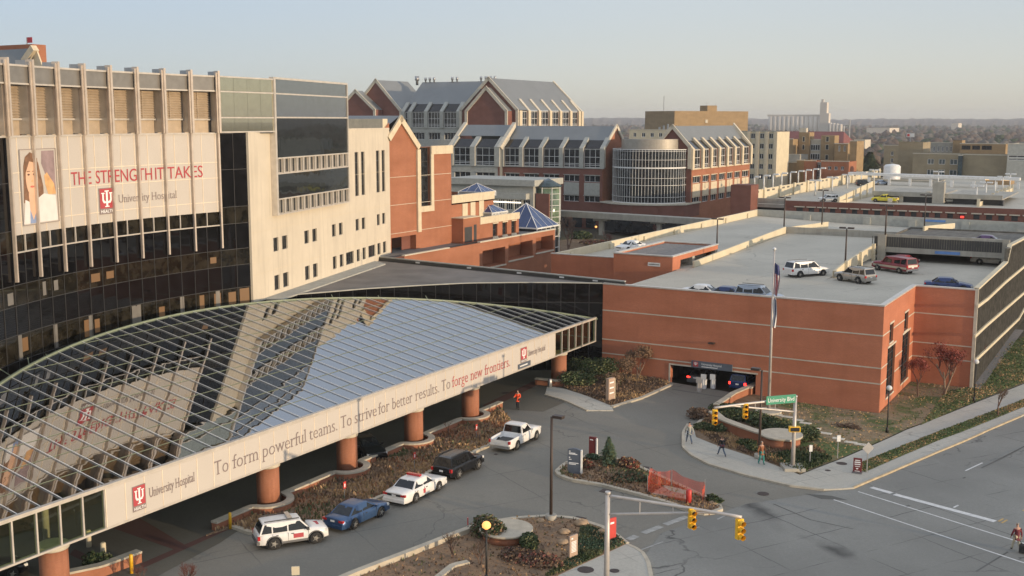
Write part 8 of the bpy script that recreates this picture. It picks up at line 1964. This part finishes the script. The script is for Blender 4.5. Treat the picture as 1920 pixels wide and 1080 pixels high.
plain('grass_green', (0.09, 0.13, 0.045), .9, var=.3)
scatter(None, 3500, ['leaf_olive', 'grass_green', 'straw', 'straw', 'straw'], 'patchy short grass on the corner lawn', (.03, .10), .07, seed=9, uvp=lw, z=.10, cat='grass')
scatter(None, 4000, ['leaf_olive', 'grass_green', 'grass_green', 'straw'], 'rough grass strip along the precast wall', (.03, .14), .08, seed=10, uvp=gb, z=.12, cat='grass')
scatter([(1600, 882), (1618, 868), (1700, 835), (1760, 811), (1925, 749), (1925, 763), (1760, 828), (1690, 858), (1622, 888)], 4000, ['leaf_olive', 'grass_green', 'straw'], 'grass of the verge between pavement and boulevard', (.03, .09), .07, seed=11, z=.15, cat='grass')
plain('conifer_green', (0.10, 0.15, 0.08), .85, var=.3)
# small conifer and other trees
def conifer(u, v, z0, h, r, n, label, size=.12, mats=('leaf_bluegreen', 'leaf_dark', 'leaf_olive')):
    rnd = random.Random(int(u*13)); t = thing('conifer', label, 'tree', L(u, v, z0)); mb = MB(); mb.tube([(u, v, z0), (u, v, z0+h*.95)], [h*.03, .01], 6); mb.build('trunk', ['bark'], t, uv=False)
    mb = MB()
    for _ in range(n):
        f = rnd.random()**.8; z = z0+h*(.06+.92*f); a = rnd.uniform(0, 6.28); rr = r*(1-f)**.9*(.66+.34*abs(math.sin(z*9/h*3+1)))*(.86+.2*math.sin(a*3+f*9)+.12*math.sin(a*7-f*14))*rnd.uniform(.45, 1.1); s = size*rnd.uniform(.6, 1.4)
        x, y = u+math.cos(a)*rr, v+math.sin(a)*rr; o = (math.cos(a)*s*1.5, math.sin(a)*s*1.5); w_ = (-math.sin(a)*s*.7, math.cos(a)*s*.7)
        mb.face([(x-o[0], y-o[1], z+s*.5), (x+w_[0], y+w_[1], z), (x+o[0], y+o[1], z-s*.6), (x-w_[0], y-w_[1], z+s*.1)], rnd.randrange(len(mats)))
    mb.build('crown', list(mats), t, uv=False, fix=False)
g_ = Gh(1141, 874); conifer(g_[0], g_[1], .14, 2.2, .95, 2600, 'small blue-green conifer on the island', .085, ('conifer_green', 'leaf_bluegreen', 'leaf_olive'))
u_, z_ = wv(1632, 285, 420); conifer(u_, 420, 0, z_, 8.0, 4500, 'big dark conifer behind the second garage', .8, ('leaf_dark', 'leaf_dark', 'leaf_olive'))
def bare_tree(u, v, z0, h, spread, label, seed, trunk='bark', twig='twig', buds=None, nb=0, multi=1, lean=0.0, dens=1.0, thick=1.0, cat='tree'):
    rnd = random.Random(seed); t = thing('bare_tree', label, cat, L(u, v, z0)); tk = MB(); tw = MB(); bd = MB(); tips = []
    def grow(mb_, p, d, ln, r, depth):
        n = 3; q = Vector(p); dd_ = Vector(d).normalized(); pts = [tuple(q)]; rs = [r]
        for i in range(n):
            dd_ = (dd_+Vector((rnd.uniform(-.16, .16), rnd.uniform(-.16, .16), rnd.uniform(-.02, .14)))).normalized(); q = q+dd_*(ln/n); pts.append(tuple(q)); rs.append(r*(1-.35*(i+1)/n))
        (tk if depth <= 1 else tw).tube(pts, rs, 6 if depth <= 1 else 3, cap=False)
        if depth >= 5 or r < .006*thick: tips.append(pts[-1]); return
        k = rnd.choice((2, 3, 3, 4)) if depth < 4 else rnd.choice((2, 3))
        for j in range(int(k*dens+.5)):
            a = rnd.uniform(0, 6.28); sp_ = rnd.uniform(.35, .95)*spread; nd = dd_+Vector((math.cos(a)*sp_, math.sin(a)*sp_, rnd.uniform(-.05, .35))); f = rnd.uniform(.5, 1); b = Vector(pts[1+int(f*2)]); grow(mb_, b, nd, ln*rnd.uniform(.55, .82), r*.58, depth+1)
    for m_ in range(multi):
        a = rnd.uniform(0, 6.28); d = Vector((math.cos(a)*.35*(multi > 1)+lean, math.sin(a)*.35*(multi > 1), 1)); grow(tk, (u, v, z0), d, h*.34, h*.016*thick, 0)
    tk.build('trunk', [trunk], t, uv=False, fix=False); tw.build('twigs', [twig], t, uv=False, fix=False)
    if buds:
        for _ in range(nb):
            p = rnd.choice(tips); s = rnd.uniform(.04, .10); q = (p[0]+rnd.uniform(-.3, .3), p[1]+rnd.uniform(-.3, .3), p[2]+rnd.uniform(-.3, .25)); a = rnd.uniform(0, 3)
            bd.face([(q[0]-s*math.cos(a), q[1]-s*math.sin(a), q[2]), (q[0]+s*math.cos(a), q[1]+s*math.sin(a), q[2]), (q[0]+s*.3, q[1], q[2]+s*1.3)], 0)
        bd.build('buds', [buds], t, uv=False, fix=False)
for x, y, h, lab, sd, kw in ((1770, 742, 7.0, 'widest reddish bare tree before the rear brick bay', 3, dict(trunk='bark_pale', twig='twig_red', buds='leaf_bud', nb=1800, multi=2, thick=1.1)), (1721, 745, 5.2, 'smaller red-budded tree beside the tall garage windows', 5, dict(trunk='bark', twig='twig_red', buds='leaf_bud', nb=900)),
                             (1872, 782, 4.5, 'young bare tree on the verge beside the pavement', 8, dict(trunk='bark', dens=.9)), (1838, 700, 4.5, 'faint bare tree against the ribbed precast wall', 12, dict(trunk='bark', twig='twig_red', dens=.8)),
                             (1195, 712, 4.6, 'red-brown crab apple tree by the garage wall', 21, dict(trunk='bark_pale', twig='twig_red', buds='leaf_brown', nb=2200, multi=3)), (1178, 722, 4.0, 'low spreading bare tree left of the crab apple', 23, dict(trunk='bark_pale', twig='twig', multi=3, buds='leaf_brown', nb=1300)), (1155, 736, 2.8, 'bare twiggy tree directly behind the monument sign', 25, dict(trunk='bark_pale', twig='twig', multi=2, buds='leaf_brown', nb=400)),
                             (352, 1098, 2.0, 'reddish leafless bush at the bottom edge of the view', 61, dict(trunk='twig', twig='twig_red', multi=6, dens=1.1)), (262, 1092, 1.6, 'small leafless bush by the lower yellow bollard', 63, dict(trunk='twig', twig='twig_red', multi=5)),
                             (850, 1050, 2.6, 'leafless gnarled bush left of the glowing lamp', 31, dict(trunk='bark', twig='twig', multi=3)), (900, 1062, 2.4, 'leafless gnarled bush just under the glowing lamp', 33, dict(trunk='bark', twig='twig', multi=3)), (840, 818, 2.2, 'thin leafless sapling in the bed behind the black SUV', 37, dict(trunk='bark', multi=1, dens=.8)),
                             (1065, 468, 9.5, 'big bare tree in front of the octagonal glass lantern', 41, dict(trunk='bark', twig='twig', multi=2, thick=1.3)), (1140, 475, 6.5, 'bare tree in the plaza behind the cream parapet', 43, dict(trunk='bark', twig='twig_red', thick=1.3)), (1230, 452, 6, 'reddish bare tree before the drum base', 45, dict(trunk='bark', twig='twig_red', thick=1.3))):
    g_ = Gh(x, y); bare_tree(g_[0], g_[1], hz(g_[0], g_[1]), h, .85, lab, sd, **kw)
# pile of branches on the lawn
g_ = Gh(1590, 804); mb = MB(); rnd = random.Random(2)
for k in range(60): a = rnd.uniform(0, 6.28); l_ = rnd.uniform(.3, 1.1); p = (g_[0]+rnd.uniform(-.7, .7), g_[1]+rnd.uniform(-.3, .3), hz(*g_[:2])+.12+rnd.uniform(0, .2)); mb.bar(p, (p[0]+math.cos(a)*l_, p[1]+math.sin(a)*l_*.5, p[2]+rnd.uniform(-.05, .3)), .05)
tag(mb.build('branch_pile', ['twig'], uv=False, fix=False), 'small heap of dark dead branches on the lawn', 'branches')
# trees behind the second garage and among the old buildings
rnd = random.Random(99)
for i, (x, y, v, h) in enumerate(((1600, 300, 430, 15), (1615, 300, 450, 16), (1650, 300, 440, 14), (1668, 300, 460, 13), (1500, 330, 390, 9), (1640, 300, 500, 15), (1122, 300, 420, 14))):
    u, _ = wv(x, y, v); bare_tree(u, v, 0, h, .8, ('tall bare tree just left of the big conifer', 'second bare tree left of the big conifer', 'bare tree just right of the big conifer', 'bare tree behind the water tank', 'bare tree before the red-roofed hall', 'bare tree rising behind the big conifer', 'bare tree seen behind the drum building')[i], 100+i, trunk='bark', twig='woods_brown', thick=2.2, multi=2)
print('objects', len(bpy.data.objects))
